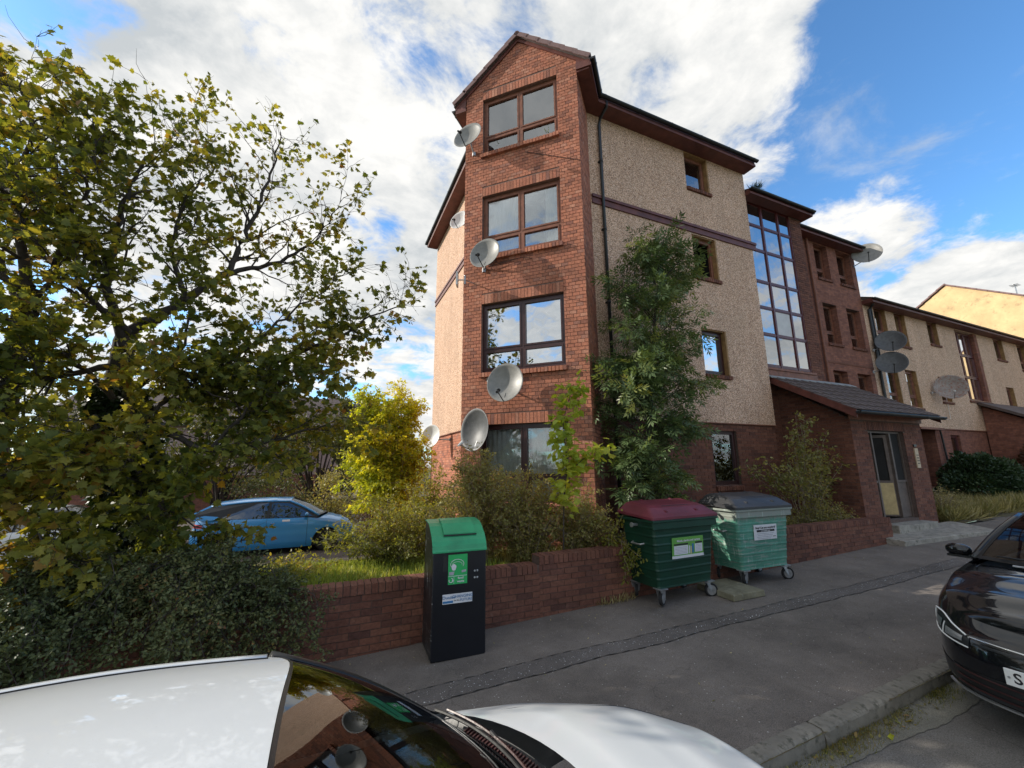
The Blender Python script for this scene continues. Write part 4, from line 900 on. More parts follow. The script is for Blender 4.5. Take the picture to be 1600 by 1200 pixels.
# ------------------------------------------------------------------ satellite dishes
def dish(pos, az, el, dia, m, label, wallpt, lnb=True, arm_m='black', mast=None):
    t = thing('satellite_dish', label, 'satellite dish', pos, group='satellite dishes on the flats')
    a, e = R(az), R(el); n = Vector((math.cos(a)*math.cos(e), math.sin(a)*math.cos(e), math.sin(e))); r_ = Vector((-math.sin(a), math.cos(a), 0)); u = n.cross(r_)
    if u.z < 0: u = -u
    def P(x, y, z): return r_*x+u*y+n*z
    mb = MB(); k = 36; W_, H_ = dia/2, dia*.54; front_, back_ = [], []
    for i in range(9):
        q = i/8; row = []; row2 = []
        for j in range(k):
            th = 2*PI*j/k; x, y = W_*q*math.cos(th), H_*q*math.sin(th); z = .11*dia*q*q*1.6-.1*dia
            row.append(P(x, y, z)); row2.append(P(x, y, z-.008))
        front_.append(row); back_.append(row2)
    mb.grid(front_[0:1]+front_[1:]+[[P(W_*1.012*math.cos(2*PI*j/k), H_*1.012*math.sin(2*PI*j/k), .076*dia-.003) for j in range(k)]]+back_[::-1], closed=True)
    obj('reflector', mb, M[m], t, smooth=True, local=True)
    mb = MB(); base = P(0, -H_*.98, .04*dia); tip = P(0, -H_*.80, dia*.50); mb.tube([P(0, -H_*.35, -.1*dia), base, tip], .011, 6); obj('feed_arm', mb, M[arm_m], t, local=True)
    mb = MB(); d_ = (P(0, 0, 0)-tip).normalized(); mb.tube([tip-d_*.04, tip+d_*.05], .022, 8); mb.tube([tip+d_*.05, tip+d_*.085], .034, 8); obj('receiver', mb, M['white'] if arm_m != 'black' else M['black'], t, local=True)
    wp = Vector(wallpt)-Vector(pos); mb = MB(); bk_ = P(0, 0, -.16*dia); mb.tube([P(0, 0, -.1*dia), bk_], .035, 8)
    if mast: mb.tube([bk_+Vector((0, 0, .12)), bk_+Vector((0, 0, -mast))], .02, 8); mb.tube([bk_+Vector((0, 0, -.05)), wp], .018, 8)
    else: mb.tube([bk_, Vector((bk_.x, bk_.y, bk_.z-.06)), wp], .018, 8)
    mb.box(wp-Vector((.03, .03, .05)), wp+Vector((.03, .03, .05))); obj('bracket', mb, M['metal'], t, local=True)
    return t
dish((2.42, 7.86, 9.50), 222, 14, .70, 'dish', 'grey satellite dish beside the topmost window of the brick bay', bay.P(.22, 9.25, .0))
dish((2.74, 7.54, 6.46), 224, 12, .68, 'dish', 'grey satellite dish left of the second bay window from the top', bay.P(.50, 6.25, .0))
dish((3.06, 7.22, 3.63), 226, 12, .74, 'dish', 'round grey satellite dish under the sill of the third bay window down', bay.P(.62, 3.80, .0))
dish((2.62, 7.68, 2.74), 204, 6, .78, 'dish_dark', 'large dark satellite dish beside the ground floor window of the bay', bay.P(.06, 2.80, .0), arm_m='metal')
dish((3.05, 10.6, 9.15), 222, 15, .62, 'dish_light', 'white satellite dish high on the sunlit side wall under the eaves', (3.37, 10.35, 8.95))
dish((2.85, 12.6, 2.95), 222, 12, .66, 'dish_light', 'white satellite dish low on the sunlit side wall above the yellow tree', (3.40, 12.4, 2.85))
dish((19.05, 8.02, 10.22), 208, 24, .95, 'dish', 'pale satellite dish at the top corner of the set back brick block', (19.0, 8.5, 9.9))
dish((19.45, 7.98, 6.62), 208, 26, .92, 'dish_dark', 'upper of two dark satellite dishes stacked on the corner of the lower block', (19.3, 8.5, 6.4))
dish((19.10, 7.92, 5.72), 208, 26, .92, 'dish_dark', 'lower of two dark satellite dishes stacked on the corner of the lower block', (19.0, 8.5, 5.5))
dish((23.55, 8.0, 5.12), 208, 20, 1.02, 'dish_rust', 'rust stained satellite dish on the middle of the lower pebbledash wall', (23.2, 8.5, 4.95), arm_m='metal')
aw = thing('wall_antenna', 'small white panel antenna on a bracket under the second dish of the bay', 'antenna', bay.P(.02, 5.98, .28)); n_ = Vector((bay.n[0], bay.n[1], 0)); d_ = Vector((bay.d[0], bay.d[1], 0))
mb = MB(); fa = F((0, 0), (.4, .916), (-.916, .4)); fa.box(mb, -.09, .09, -.14, .16, 0, .035); obj('panel', mb, M['white'], aw, local=True)
mb = MB(); mb.tube([(0, 0, 0), d_*.14-n_*.05, d_*.24-n_*.28], .014, 6); mb.tube([d_*.14-n_*.05+Vector((0, 0, -.1)), d_*.14-n_*.05+Vector((0, 0, .1))], .022, 8); obj('bracket', mb, M['metal'], aw, local=True)

# ------------------------------------------------------------------ wheelie containers
def container(pos, rz, body, lid, label, sign):
    t = thing('communal_bin', label, 'bin', pos, rz, group='large wheeled communal bins at the kerbside wall')
    W_, Dp = 1.20, .66; zb_, zt = .235, 1.14
    def sec(z):
        k = (z-zb_)/(zt-zb_); return (W_/2)*(.86+.14*k), -(Dp/2)*(.84+.16*k), (Dp/2)*(.84+.16*k)
    mb = MB(); nz = 40; rows = []
    for i in range(nz+1):
        z = zb_+(zt-zb_)*i/nz; hx, y0, y1 = sec(z); rib = (.005 if i % 5 == 0 else 0); hx += rib; y0 -= rib; y1 += rib; c = .05
        row = []
        for (cx_, cy_, a0) in ((hx-c, y0+c, -90), (hx-c, y1-c, 0), (-hx+c, y1-c, 90), (-hx+c, y0+c, 180)):
            for k in range(5): a = R(a0+k*22.5); row.append((cx_+c*math.cos(a), cy_+c*math.sin(a), z))
        rows.append(row)
    mb.grid(rows, closed=True); mb.face(rows[0][::-1]); mb.face([(x*.97, y*.97, z-.002) for x, y, z in rows[-1]])
    b_ = obj('body', mb, M[body], t, smooth=False, local=True)
    m_ = MB(); hx, y0, y1 = sec(zt)     # rim
    m_.hexa([(-hx-.045, y0-.05, zt-.035), (hx+.045, y0-.05, zt-.035), (hx+.045, y1+.03, zt-.035), (-hx-.045, y1+.03, zt-.035), (-hx-.045, y0-.05, zt), (hx+.045, y0-.05, zt), (hx+.045, y1+.03, zt), (-hx-.045, y1+.03, zt)])
    m_.box((-hx-.03, y0-.03, zt-.13), (hx+.03, y0+.0, zt-.035)); bevel(obj('rim', m_, M[body], t, local=True), .008)
    # lid: hipped shallow dome
    m_ = MB(); rows = []
    for (ins, z) in ((0, zt+.002), (0, zt+.035), (.06, zt+.075), (.15, zt+.145), (.22, zt+.175), (.27, zt+.182)):
        ax, ay0, ay1 = hx+.055-ins*.62, y0-.06+ins*1.15, y1+.03-ins*.55; c = .04; row = []
        for (cx_, cy_, a0) in ((ax-c, ay0+c, -90), (ax-c, ay1-c, 0), (-ax+c, ay1-c, 90), (-ax+c, ay0+c, 180)):
            for k in range(4): a = R(a0+k*30); row.append((cx_+c*math.cos(a), cy_+c*math.sin(a), z+(.045*(cy_-ay0)/max(.01, ay1-ay0))))
        rows.append(row)
    m_.grid(rows, closed=True); m_.face(rows[-1]); m_.face(rows[0][::-1]); ld = obj('lid', m_, M[lid], t, smooth=False, local=True)
    m_ = MB()
    for x_ in (-.30, .30): m_.hexa([(x_-.02, y0+.02, zt+.085), (x_+.02, y0+.02, zt+.085), (x_+.02, y1-.12, zt+.215), (x_-.02, y1-.12, zt+.215), (x_-.02, y0+.02, zt+.105), (x_+.02, y0+.02, zt+.105), (x_+.02, y1-.12, zt+.235), (x_-.02, y1-.12, zt+.235)])
    obj('lid_rib', m_, M[lid], ld, local=True)
    m_ = MB(); m_.hexa([(-.27, y0+.10, zt+.128), (.27, y0+.10, zt+.128), (.27, y0+.16, zt+.162), (-.27, y0+.16, zt+.162), (-.27, y0+.10, zt+.135), (.27, y0+.10, zt+.135), (.27, y0+.16, zt+.169), (-.27, y0+.16, zt+.169)]); obj('lid_slot', m_, M['black'], ld, local=True)
    for s in (-1, 1):        # side trunnion handles
        m_ = MB(); hx2 = sec(.80)[0]; m_.tube([(s*(hx2+.0), -.10, .80), (s*(hx2+.055), -.08, .79), (s*(hx2+.055), .10, .79), (s*(hx2+.0), .12, .80)], .012, 6); obj('handle', m_, M['metal'], t, local=True)
        m_ = MB(); m_.tube([(s*(hx-.02), 0, 1.05), (s*(hx+.09), 0, 1.05)], .022, 10); m_.tube([(s*(hx+.08), 0, 1.05), (s*(hx+.095), 0, 1.05)], .034, 10); obj('trunnion', m_, M['metal'], t, local=True)
    for (x, y, a) in ((-.46, -.24, .5), (.46, -.24, -.4), (-.46, .24, .9), (.46, .24, .2)):
        m_ = MB(); m_.box((x-.07, y-.07, .222), (x+.07, y+.07, .236)); dx, dy = .045*math.cos(a), .045*math.sin(a)
        px_, py_ = -math.sin(a)*.028, math.cos(a)*.028
        for s in (-1, 1):
            m_.hexa([(x+dx-.02+px_*s, y+dy-.0+py_*s, .075), (x+dx+.02+px_*s, y+dy+py_*s, .075), (x+dx+.02+px_*s*1.15, y+dy+py_*s*1.15+.002, .075), (x+dx-.02+px_*s*1.15, y+dy+py_*s*1.15+.002, .075),
                     (x-.05+px_*s, y+py_*s, .225), (x+.05+px_*s, y+py_*s, .225), (x+.05+px_*s*1.15, y+py_*s*1.15+.002, .225), (x-.05+px_*s*1.15, y+py_*s*1.15+.002, .225)])
        c_ = obj('castor', m_, M['metal'], t, local=True)
        for (nm, r0, r1, wd, mm) in (('tyre', .070, .097, .022, 'rubber'), ('hub', .0, .071, .024, 'metal')):
            m_ = MB(); m_.lathe([(r0, -wd), (r1-.006, -wd), (r1, -wd*.5), (r1, wd*.5), (r1-.006, wd), (r0, wd)], 18, 'y')
            rot = Matrix.Rotation(a, 3, 'Z'); m_.v = [tuple(rot @ Vector(p)+Vector((x+dx, y+dy, .098))) for p in m_.v]; obj(nm, m_, M[mm], c_, smooth=False, local=True)
    # sign on the front
    z0, z1, x0, x1 = sign['box']
    def sp(x, z, o=0): hx_, y_, _ = sec(z); return (x, y_-.014-o, z)
    def panel(name, x0, x1, z0, z1, o, mm, par):
        m_ = MB(); A = [sp(x0, z0, o), sp(x1, z0, o), sp(x1, z1, o), sp(x0, z1, o)]; Bk = [(p[0], p[1]+.003, p[2]) for p in A]; m_.hexa([A[0], A[1], Bk[1], Bk[0], A[3], A[2], Bk[2], Bk[3]]); return obj(name, m_, M[mm], par, local=True)
    sg = panel('sign', x0, x1, z0, z1, 0, sign['m'], t)
    for (nm, a, b, c, d, mm) in sign['rects']: panel(nm, x0+(x1-x0)*a, x0+(x1-x0)*b, z0+(z1-z0)*c, z0+(z1-z0)*d, .0025+(.001 if mm == 'sign_grey' else 0), mm, sg)
    for (s, u, v, size, mm) in sign['text']:
        x, z = x0+(x1-x0)*u, z0+(z1-z0)*v; p0 = Vector(sp(x, z, .0045)); upv = Vector(sp(x, z+.1))-Vector(sp(x, z)); text('lettering', s, size, M[mm], sg, faceM(p0, (1, 0, 0), upv), bold=True)
    return t
s1 = dict(box=(.60, .88, -.27, .35), m='sign_dkgreen', rects=[('print', .0, 1, 0, .13, 'sign_white'), ('print', .06, .50, .18, .60, 'sign_white'), ('print', .72, .96, .22, .62, 'sign_white'), ('print', .06, .50, .62, .70, 'sign_black'), ('print', .74, .96, .64, .72, 'sign_black'),
    ('print', .53, .56, .18, .56, 'sign_white'), ('print', .58, .61, .15, .52, 'cream'), ('print', .63, .68, .20, .64, 'sign_blue')]+[('print', .09, .46, .23+.07*i, .25+.07*i, 'sign_grey') for i in range(5)]+[('print', .75, .93, .27+.07*i, .29+.07*i, 'sign_grey') for i in range(5)],
    text=[('Metals, plastics and cartons', .52, .83, .042, 'sign_white')])
s2 = dict(box=(.66, .89, -.24, .28), m='sign_white', rects=[('print', .12, .90, .52, .66, 'sign_black')]+[('print', .12+.04*(i % 2), .86-.05*i, .40-.11*i, .43-.11*i, 'sign_grey') for i in range(4)]+[('print', .82, .94, .16, .20, 'sign_black')],
    text=[('Stop! Can you recycle it?', .5, .80, .045, 'sign_black'), ('non-recyclable waste', .5, .59, .024, 'sign_white')])
container((4.75, 4.99, street(4.75)+.002), R(2), 'bin_dark', 'lid_maroon', 'dark green wheeled bin with a maroon lid', s1)
container((6.47, 5.00, street(6.47)+.002), R(-1.5), 'bin_mint', 'lid_black', 'faded mint green wheeled bin with a black lid and white sign', s2)
mb = MB(); mb.hexa([(-.30, -.36, 0), (.30, -.36, 0), (.30, .34, 0), (-.30, .34, 0), (-.29, -.35, .085), (.29, -.35, .085), (.29, .33, .085), (-.29, .33, .085)])
ps = obj('paving_slab', mb, M['moss_slab'], local=True); ps.location = (5.62, 4.74, street(5.6)+.002); ps.rotation_euler = (0, -.03, R(-4)); bevel(ps, .012); tag(ps, 'loose mossy paving slab lying on the pavement between the two wheeled bins', 'paving slab')

# food waste cabinet
FB = thing('food_waste_bin', 'tall black food waste cabinet with a sloping green cap standing against the wall', 'bin', (1.43, 4.93, street(1.43)), R(-3))
prof = [(-.27, 1.10), (-.262, 1.14), (-.235, 1.185), (-.19, 1.235), (-.05, 1.325), (.03, 1.352), (.14, 1.365), (.27, 1.368)]
mb = MB(); hw = .295
side = [(-.268, 0.02)]+[(y, z-.012) for y, z in prof]+[(.27, 0.02)]
mb.hexa([(-hw, -.27, 0), (hw, -.27, 0), (hw, .27, 0), (-hw, .27, 0), (-hw, -.27, 1.10), (hw, -.27, 1.10), (hw, .27, 1.10), (-hw, .27, 1.10)]); bevel(obj('cabinet', mb, M['food_black'], FB, local=True), .008)
for s in (-1, 1):
    mb = MB(); A = [(s*(hw+.004), y, z) for y, z in side]; Bq = [(s*(hw-.01), y, z) for y, z in side]; mb.face(A); mb.face(Bq[::-1])
    for i in range(len(A)): mb.face([A[i], A[(i+1) % len(A)], Bq[(i+1) % len(A)], Bq[i]])
    obj('side_panel', mb, M['food_side'], FB, local=True, label='scuffed side sheet streaked with white marks' if s < 0 else None)
mb = MB(); rows = [[(x, y, z) for y, z in [(-.282, 1.085)]+prof] for x in (-hw-.012, hw+.012)]; rows2 = [[(x, y, z-.014) for y, z in [(-.282, 1.085)]+prof] for x in (-hw-.012, hw+.012)]
mb.grid(rows); mb.grid(rows2)
for r1_, r2_ in ((rows[0], rows2[0]), (rows[1], rows2[1])): mb.grid([r1_, r2_])
mb.face([rows[0][0], rows[1][0], rows2[1][0], rows2[0][0]]); cap = obj('cap', mb, M['food_green'], FB, local=True)
mb = MB(); Y = [(-.195, 1.245), (-.05, 1.338), (.03, 1.366), (.12, 1.378)]
for i in range(3):
    (y0, z0), (y1, z1) = Y[i], Y[i+1]; mb.hexa([(-.17, y0, z0-.01), (.20, y0, z0-.01), (.20, y1, z1-.01), (-.17, y1, z1-.01), (-.17, y0, z0+.012), (.20, y0, z0+.012), (.20, y1, z1+.012), (-.17, y1, z1+.012)])
obj('flap', mb, M['food_green'], cap, local=True)
mb = MB(); mb.box((-.175, -.207, 1.232), (.205, -.196, 1.246)); obj('flap_lip', mb, M['black'], cap, local=True)
def fpanel(name, x0, x1, z0, z1, o, mm, par, sk=0):
    m_ = MB(); y = -.272-o; m_.hexa([(x0, y, z0), (x1, y, z0+sk), (x1, y+.003, z0+sk), (x0, y+.003, z0), (x0, y, z1), (x1, y, z1+sk), (x1, y+.003, z1+sk), (x0, y+.003, z1)]); return obj(name, m_, M[mm], par, local=True)
sg = fpanel('sticker', -.13, .085, .74, 1.045, 0, 'sign_green', FB, .0)
fpanel('print', -.125, .08, .822, .826, .002, 'sign_white', sg); fpanel('print', -.066, -.063, .745, .822, .002, 'sign_white', sg)
mb = MB(); pts = [(-.097+.022*math.cos(t), -.275, .783+.022*math.sin(t)) for t in [R(-200+i*28) for i in range(11)]]; mb.tube(pts, .0035, 4); mb.face([(-.088, -.2765, .768), (-.066, -.2765, .776), (-.082, -.2765, .795)]); obj('recycling_mark', mb, M['sign_white'], sg, local=True)
text('lettering', 'food\nwaste', .034, M['sign_white'], sg, faceM((.01, -.2755, .785), (1, 0, 0), (0, 0, 1)), bold=True)
mb = MB(); mb.tube([(-.03+.075*math.cos(t), -.275, .945+.05*math.sin(t)) for t in [R(-30+i*22) for i in range(12)]], .003, 4); mb.tube([(-.03+.055*math.cos(t), -.275, .94+.03*math.sin(t)) for t in [R(-10+i*24) for i in range(10)]], .002, 4); obj('pan_outline', mb, M['sign_white'], sg, local=True)
mb = MB(); mb.face([(-.068+.027*(1+.15*math.sin(5*t))*math.cos(t), -.2765, .915+.034*math.sin(t)) for t in [2*PI*i/14 for i in range(14)]]); obj('peeled_patch', mb, M['sign_white'], sg, local=True)
mb = MB(); mb.face([(-.12, -.2758, .835), (-.07, -.2758, .835), (-.06, -.2758, .872), (-.12, -.2758, .868)]); mb.face([(.02, -.2758, .855), (.07, -.2758, .862), (.07, -.2758, .885), (.02, -.2758, .878)]); obj('torn_print', mb, M['sign_grey'], sg, local=True)
sg = fpanel('sticker', -.185, .145, .548, .645, 0, 'sign_white', FB)
text('lettering', 'Dundee', .044, M['sign_blue'], sg, faceM((-.115, -.2755, .612), (1, 0, 0), (0, 0, 1))); text('lettering', 'CHANGING', .043, M['sign_blue'], sg, faceM((.035, -.2755, .616), (1, 0, 0), (0, 0, 1)))
text('lettering', 'for the', .022, M['sign_black'], sg, faceM((-.03, -.2755, .578), (1, 0, 0), (0, 0, 1))); text('lettering', 'FUTURE', .038, M['sign_blue'], sg, faceM((.075, -.2755, .577), (1, 0, 0), (0, 0, 1))); fpanel('print', -.18, -.07, .556, .578, .002, 'sign_blue', sg)
for x in (.17, .20):
    for z in (.79, .86):
        m_ = MB(); m_.lathe([(0, -.281), (.009, -.280), (.012, -.272)], 10, 'y', (x, 0, z)); obj('bolt', m_, M['metal'], FB, local=True)
fpanel('label_remnant', -.185, -.14, .88, 1.03, 0, 'black', FB)

# ------------------------------------------------------------------ cars
def lerp(a, b, t): return a+(b-a)*t
def interp(pts, x):
    if x <= pts[0][0]: return pts[0][1]
    for (a, b), (c, d) in zip(pts, pts[1:]):
        if x <= c: t = (x-a)/(c-a); return b+(d-b)*t
    return pts[-1][1]
def smooth_interp(pts, x):
    if x <= pts[0][0]: return pts[0][1]
    for (a, b), (c, d) in zip(pts, pts[1:]):
        if x <= c: t = (x-a)/(c-a); t = t*t*(3-2*t)*.5+t*.5; return b+(d-b)*t
    return pts[-1][1]
def car(name, label, pos, rz, sp, tilt=0):
    t = thing(name, label, 'car', pos, rz, tilt=tilt); L, W_ = sp['L'], sp['W']; a, b = L/2, W_/2; PM = M[sp['paint']]
    # plan outline from nose centre round the left side to the tail centre
    raw = []
    for i in range(721):
        th = PI*i/720; c, s = math.cos(th), math.sin(th); n = sp.get('nf', 3.2) if c > 0 else sp.get('nr', 3.8)
        raw.append((math.copysign(abs(c)**(2/n), c)*a, abs(s)**(2/n)*b))
    # resample by arc length
    d = [0]
    for p, q_ in zip(raw, raw[1:]): d.append(d[-1]+math.hypot(q_[0]-p[0], q_[1]-p[1]))
    NU = 220; plan = []; j = 0
    for i in range(NU+1):
        tt = d[-1]*i/NU
        while j < len(d)-2 and d[j+1] < tt: j += 1
        k = (tt-d[j])/max(1e-9, d[j+1]-d[j]); plan.append((lerp(raw[j][0], raw[j+1][0], k), lerp(raw[j][1], raw[j+1][1], k)))
    xw = sp['wheels']; wr = sp.get('wr', .32); ar = wr+.045
    def zbot(x):
        z = interp(sp['bottom'], x)
        for wx in xw:
            if abs(x-wx) < ar: z = max(z, wr+math.sqrt(max(0, ar*ar-(x-wx)**2)))
        return z
    def normal(i):
        p, q_ = plan[max(0, i-1)], plan[min(NU, i+1)]; dx, dy = q_[0]-p[0], q_[1]-p[1]; l = math.hypot(dx, dy) or 1; return (dy/l*1, -dx/l) if True else None
    def shell(i, v, o=0, abs_z=None):
        x, y = plan[i]; nx, ny = normal(i)
        if nx*x+ny*y < 0: nx, ny = -nx, -ny
        zb_, zt = zbot(x), smooth_interp(sp['shoulder'], x)
        z = abs_z if abs_z is not None else zb_+(zt-zb_)*v
        vv = (z-.18)/(zt-.18)
        front_ = max(0, nx)**1.5 if x > 0 else 0; rear = max(0, -nx)**1.5 if x < 0 else 0; sd = 1-front_-rear
        ins = sd*interp(sp.get('side', [(0, .07), (.12, .02), (.45, .0), (.62, .012), (.72, .002), (.9, .02), (1, .065)]), vv)+front_*interp(sp.get('front', [(0, .10), (.2, .0), (.45, .0), (.7, .05), (.88, .14), (1, .30)]), vv)+rear*interp(sp.get('rear', [(0, .12), (.2, .0), (.5, .0), (.7, .06), (1, .12)]), vv)
        return Vector((x-nx*(ins-o), y-ny*(ins-o), z))
    NV = 14; rows = [[shell(i, v/NV) for v in range(NV+1)] for i in range(NU+1)]
    full = rows+[[Vector((p.x, -p.y, p.z)) for p in r_] for r_ in rows[::-1]]
    mb = MB(); mb.grid(full); 
    # wheel arch lips
    for s in (1, -1):
        mb.grid([[Vector((r_[0].x, s*r_[0].y, r_[0].z)), Vector((r_[0].x, s*(r_[0].y-.07), r_[0].z+.005))] for r_ in rows if any(abs(r_[0].x-wx) < ar+.03 for wx in xw) or True])
    bo = obj('body', mb, PM, t, smooth=True, local=True)
    # deck (bonnet and tail), across between the shell tops
    def crown(x): return interp(sp['crown'], x)
    tops = [r_[-1] for r_ in rows]; xc = sp['cowl'][0]
    def decks(name, sel, mm, dz=0, edge=0, curve=None):
        rr_ = []
        for p in sel:
            r_ = []
            for j in range(21):
                u = -1+2*j/20; y = p.y*u; e_ = 1-u*u; x = p.x
                if curve: x = curve(p, u)
                r_.append(Vector((x, y, p.z+crown(p.x)*(e_*.55+.45*(1-u**6))+dz)))
            rr_.append(r_)
        m_ = MB(); m_.grid(rr_); return obj(name, m_, mm, t, smooth=True, local=True)
    hc_ = sp.get('hood', sp['cowl']); xcor = hc_[1]; xc = hc_[0]
    bon = [p for p in tops if p.x > xcor-.02]
    xr = bon[-1].x; xf = bon[0].x
    def hoodcurve(p, u):    # rear edge bows forward in the middle
        k = (xf-p.x)/(xf-xr); return p.x+(xc-xcor+.05)*(1-u*u)*k**2
    decks('bonnet', bon, PM, 0, curve=hoodcurve)
    decks('cabin_floor', [p for p in tops if p.x <= xcor+.02 and p.x > -a*.93], M['black'], -.06)
    # greenhouse
    yb = sp['yb']; yr, zrl, zr = sp['yr'], sp['zrail'], sp['zroof']; xf0, xr0 = sp['roof']; xt, zt_ = sp['tail']
    def railz(x): k = (x-xr0)/(xf0-xr0); return zrl+sp.get('arc', .03)*math.sin(PI*max(0, min(1, k)))-sp.get('drop', .03)*(1-k)
    def raily(x): k = (x-xr0)/(xf0-xr0); return yr-.05*(1-k)**2-.02*max(0, k-.7)+sp.get('bulge', 0)*math.sin(PI*min(1, max(0, k)))
    def roofp(x, u): return Vector((x, raily(x)*u, railz(x)+(zr-zrl)*(1-abs(u)**2.4)))
    NR = 24; m_ = MB(); xs_ = [xr0+(xf0-xr0)*i/NR for i in range(NR+1)]
    def fx(u): return xf0+sp.get('wsbow', .05)*(1-u*u)-sp.get('wscorner', .0)*abs(u)**8
    rr_ = []
    for i in range(NR+1):
        k = i/NR; rr_.append([roofp(lerp(xr0-.04*(1-uu*uu), fx(uu), k), uu) for uu in [-1+2*j/24 for j in range(25)]])
    m_.grid(rr_); ro = obj('roof', m_, PM if not sp.get('roofmat') else M[sp['roofmat']], t, smooth=True, local=True)
    m_ = MB()      # thin black sealing strip at the front of the roof
    m_.tube([roofp(fx(u), u)+Vector((.006, 0, -.004)) for u in [-.99+1.98*j/24 for j in range(25)]], .004, 5); obj('windscreen_seal', m_, M['black'], ro, local=True)
    zcw = sp['zcowl']; xc0, xc1 = sp['cowl']
    def wsb(u): return Vector((xc0-(xc0-xc1)*u*u, yb*u, zcw+.03*(1-u*u)))
    def ws(u, v):
        A_, B_ = wsb(u), roofp(fx(u), u); p = A_.lerp(B_, v); p.z += .045*math.sin(PI*v)*(1-.3*u*u); return p
    m_ = MB(); m_.grid([[ws(-.94+1.88*j/24, .02+.97*i/10) for j in range(25)] for i in range(11)]); wsh = obj('windscreen', m_, M['glass_car'], t, smooth=True, local=True)
    m_ = MB()      # black border of the glass
    for (u0, u1, v0, v1) in ((-1, -.93, 0, 1), (.93, 1, 0, 1), (-.93, .93, 0, .05), (-.93, .93, .985, 1)): m_.grid([[ws(lerp(u0, u1, j/12), lerp(v0, v1, i/8))+Vector((.002, 0, .002)) for j in range(13)] for i in range(9)])
    obj('windscreen_border', m_, M['black'], wsh, smooth=True, local=True)
    for s in (1, -1):
        m_ = MB(); m_.tube([ws(s*1.0, i/8)+Vector((0, s*.006, -.01)) for i in range(9)], [.03]*9, 8); obj('pillar', m_, PM if not sp.get('blackpillar') else M['black'], t, smooth=True, local=True)
        m_ = MB(); m_.tube([roofp(xr0+(xf0-sp.get('wscorner', 0)*1.1-xr0)*i/16, s)+Vector((0, 0, -.012)) for i in range(17)], .022, 6); obj('roof_rail', m_, PM, t, smooth=True, local=True)
    # rear screen
    m_ = MB(); rw_ = lambda u, v: Vector((lerp(xr0-.04*(1-u*u), xt-.05*(1-u*u), v), lerp(raily(xr0), yb*.9, v)*u, lerp(railz(xr0)+(zr-zrl)*(1-abs(u)**2.4), zt_+.02*(1-u*u), v)))
    m_.grid([[rw_(-.86+1.72*j/12, .05+.9*i/6) for j in range(13)] for i in range(7)]); obj('rear_window', m_, M['glass_tint'], t, smooth=True, local=True)
    m_ = MB()
    for u0, u1 in ((-1, -.86), (.86, 1)): m_.grid([[rw_(lerp(u0, u1, j/3), i/6) for j in range(4)] for i in range(7)])
    m_.grid([[rw_(-.86+1.72*j/12, v_) for j in range(13)] for v_ in (0, .05)]); m_.grid([[rw_(-.86+1.72*j/12, v_) for j in range(13)] for v_ in (.95, 1)]); obj('tailgate', m_, PM, t, smooth=True, local=True)
    # sides of the cabin
    def belt(x): return interp(sp['belt'], x)
    def side_pt(x, z, s, o=0):
        zb2 = belt(x); zr2 = railz(max(xr0, min(xf0, x))); k = (z-zb2)/max(.05, zr2-zb2); y0 = sp['ybelt']; y = lerp(y0, raily(max(xr0, min(xf0, x)))+.0, max(0, min(1.1, k))); return Vector((x, s*(y+o), z))
    for s in (1, -1):
        bk_ = sp['side_outline']; m_ = MB(); m_.face([side_pt(x, z, s) for x, z in bk_]); obj('cabin_side', m_, M['black'], t, local=True)
        for wpoly in sp['windows']:
            m_ = MB(); A_ = [side_pt(x, z, s, .006) for x, z in wpoly]; m_.face(A_); obj('side_window', m_, M['glass_tint'], t, local=True)
        for ppoly in sp.get('painted', []):
            m_ = MB(); m_.face([side_pt(x, z, s, .010) for x, z in ppoly]); obj('rear_quarter', m_, PM, t, local=True)
        m_ = MB(); xm, zm = sp['mirror']; ym = sp['ybelt']+.12
        rows_ = []
        for i in range(9):
            th = PI*i/8; rad = math.sin(th)**.7; rows_.append([Vector((xm+.06*rad*math.cos(q_)*.9, s*(ym-.10*math.cos(th)), zm+.062*rad*math.sin(q_))) for q_ in [2*PI*k/12 for k in range(12)]])
        m_.grid(rows_, closed=True); mi_ = obj('wing_mirror', m_, PM, t, smooth=True, local=True)
        m_ = MB(); m_.tube([(xm-.01, s*(sp['ybelt']-.03), zm-.05), (xm, s*(ym-.05), zm-.04)], .02, 6); m_.hexa([(xm-.05, s*(ym-.09), zm-.066), (xm+.05, s*(ym-.09), zm-.066), (xm+.05, s*(ym+.08), zm-.066), (xm-.05, s*(ym+.08), zm-.066), (xm-.05, s*(ym-.09), zm-.045), (xm+.05, s*(ym-.09), zm-.045), (xm+.05, s*(ym+.08), zm-.045), (xm-.05, s*(ym+.08), zm-.045)]); obj('mirror_base', m_, M['black'], mi_, local=True)
    def idx(x, side=1):
        return min(range(NU+1), key=lambda i: abs(plan[i][0]-x) if plan[i][1] > b*.5 else 9)
    def patch(name, i0, i1, za, zb2, o, mm, par, s=1, f0=None, f1=None, n=10):
        m_ = MB(); rr2 = []
        for i in range(i0, i1+1):
            k = (i-i0)/max(1, i1-i0); z0_, z1_ = (f0(k) if f0 else za), (f1(k) if f1 else zb2)
            rr2.append([(lambda p: Vector((p.x, s*p.y, p.z)))(shell(i, 0, o, lerp(z0_, z1_, j/n))) for j in range(n+1)])
        m_.grid(rr2); return obj(name, m_, mm, par, smooth=True, local=True)
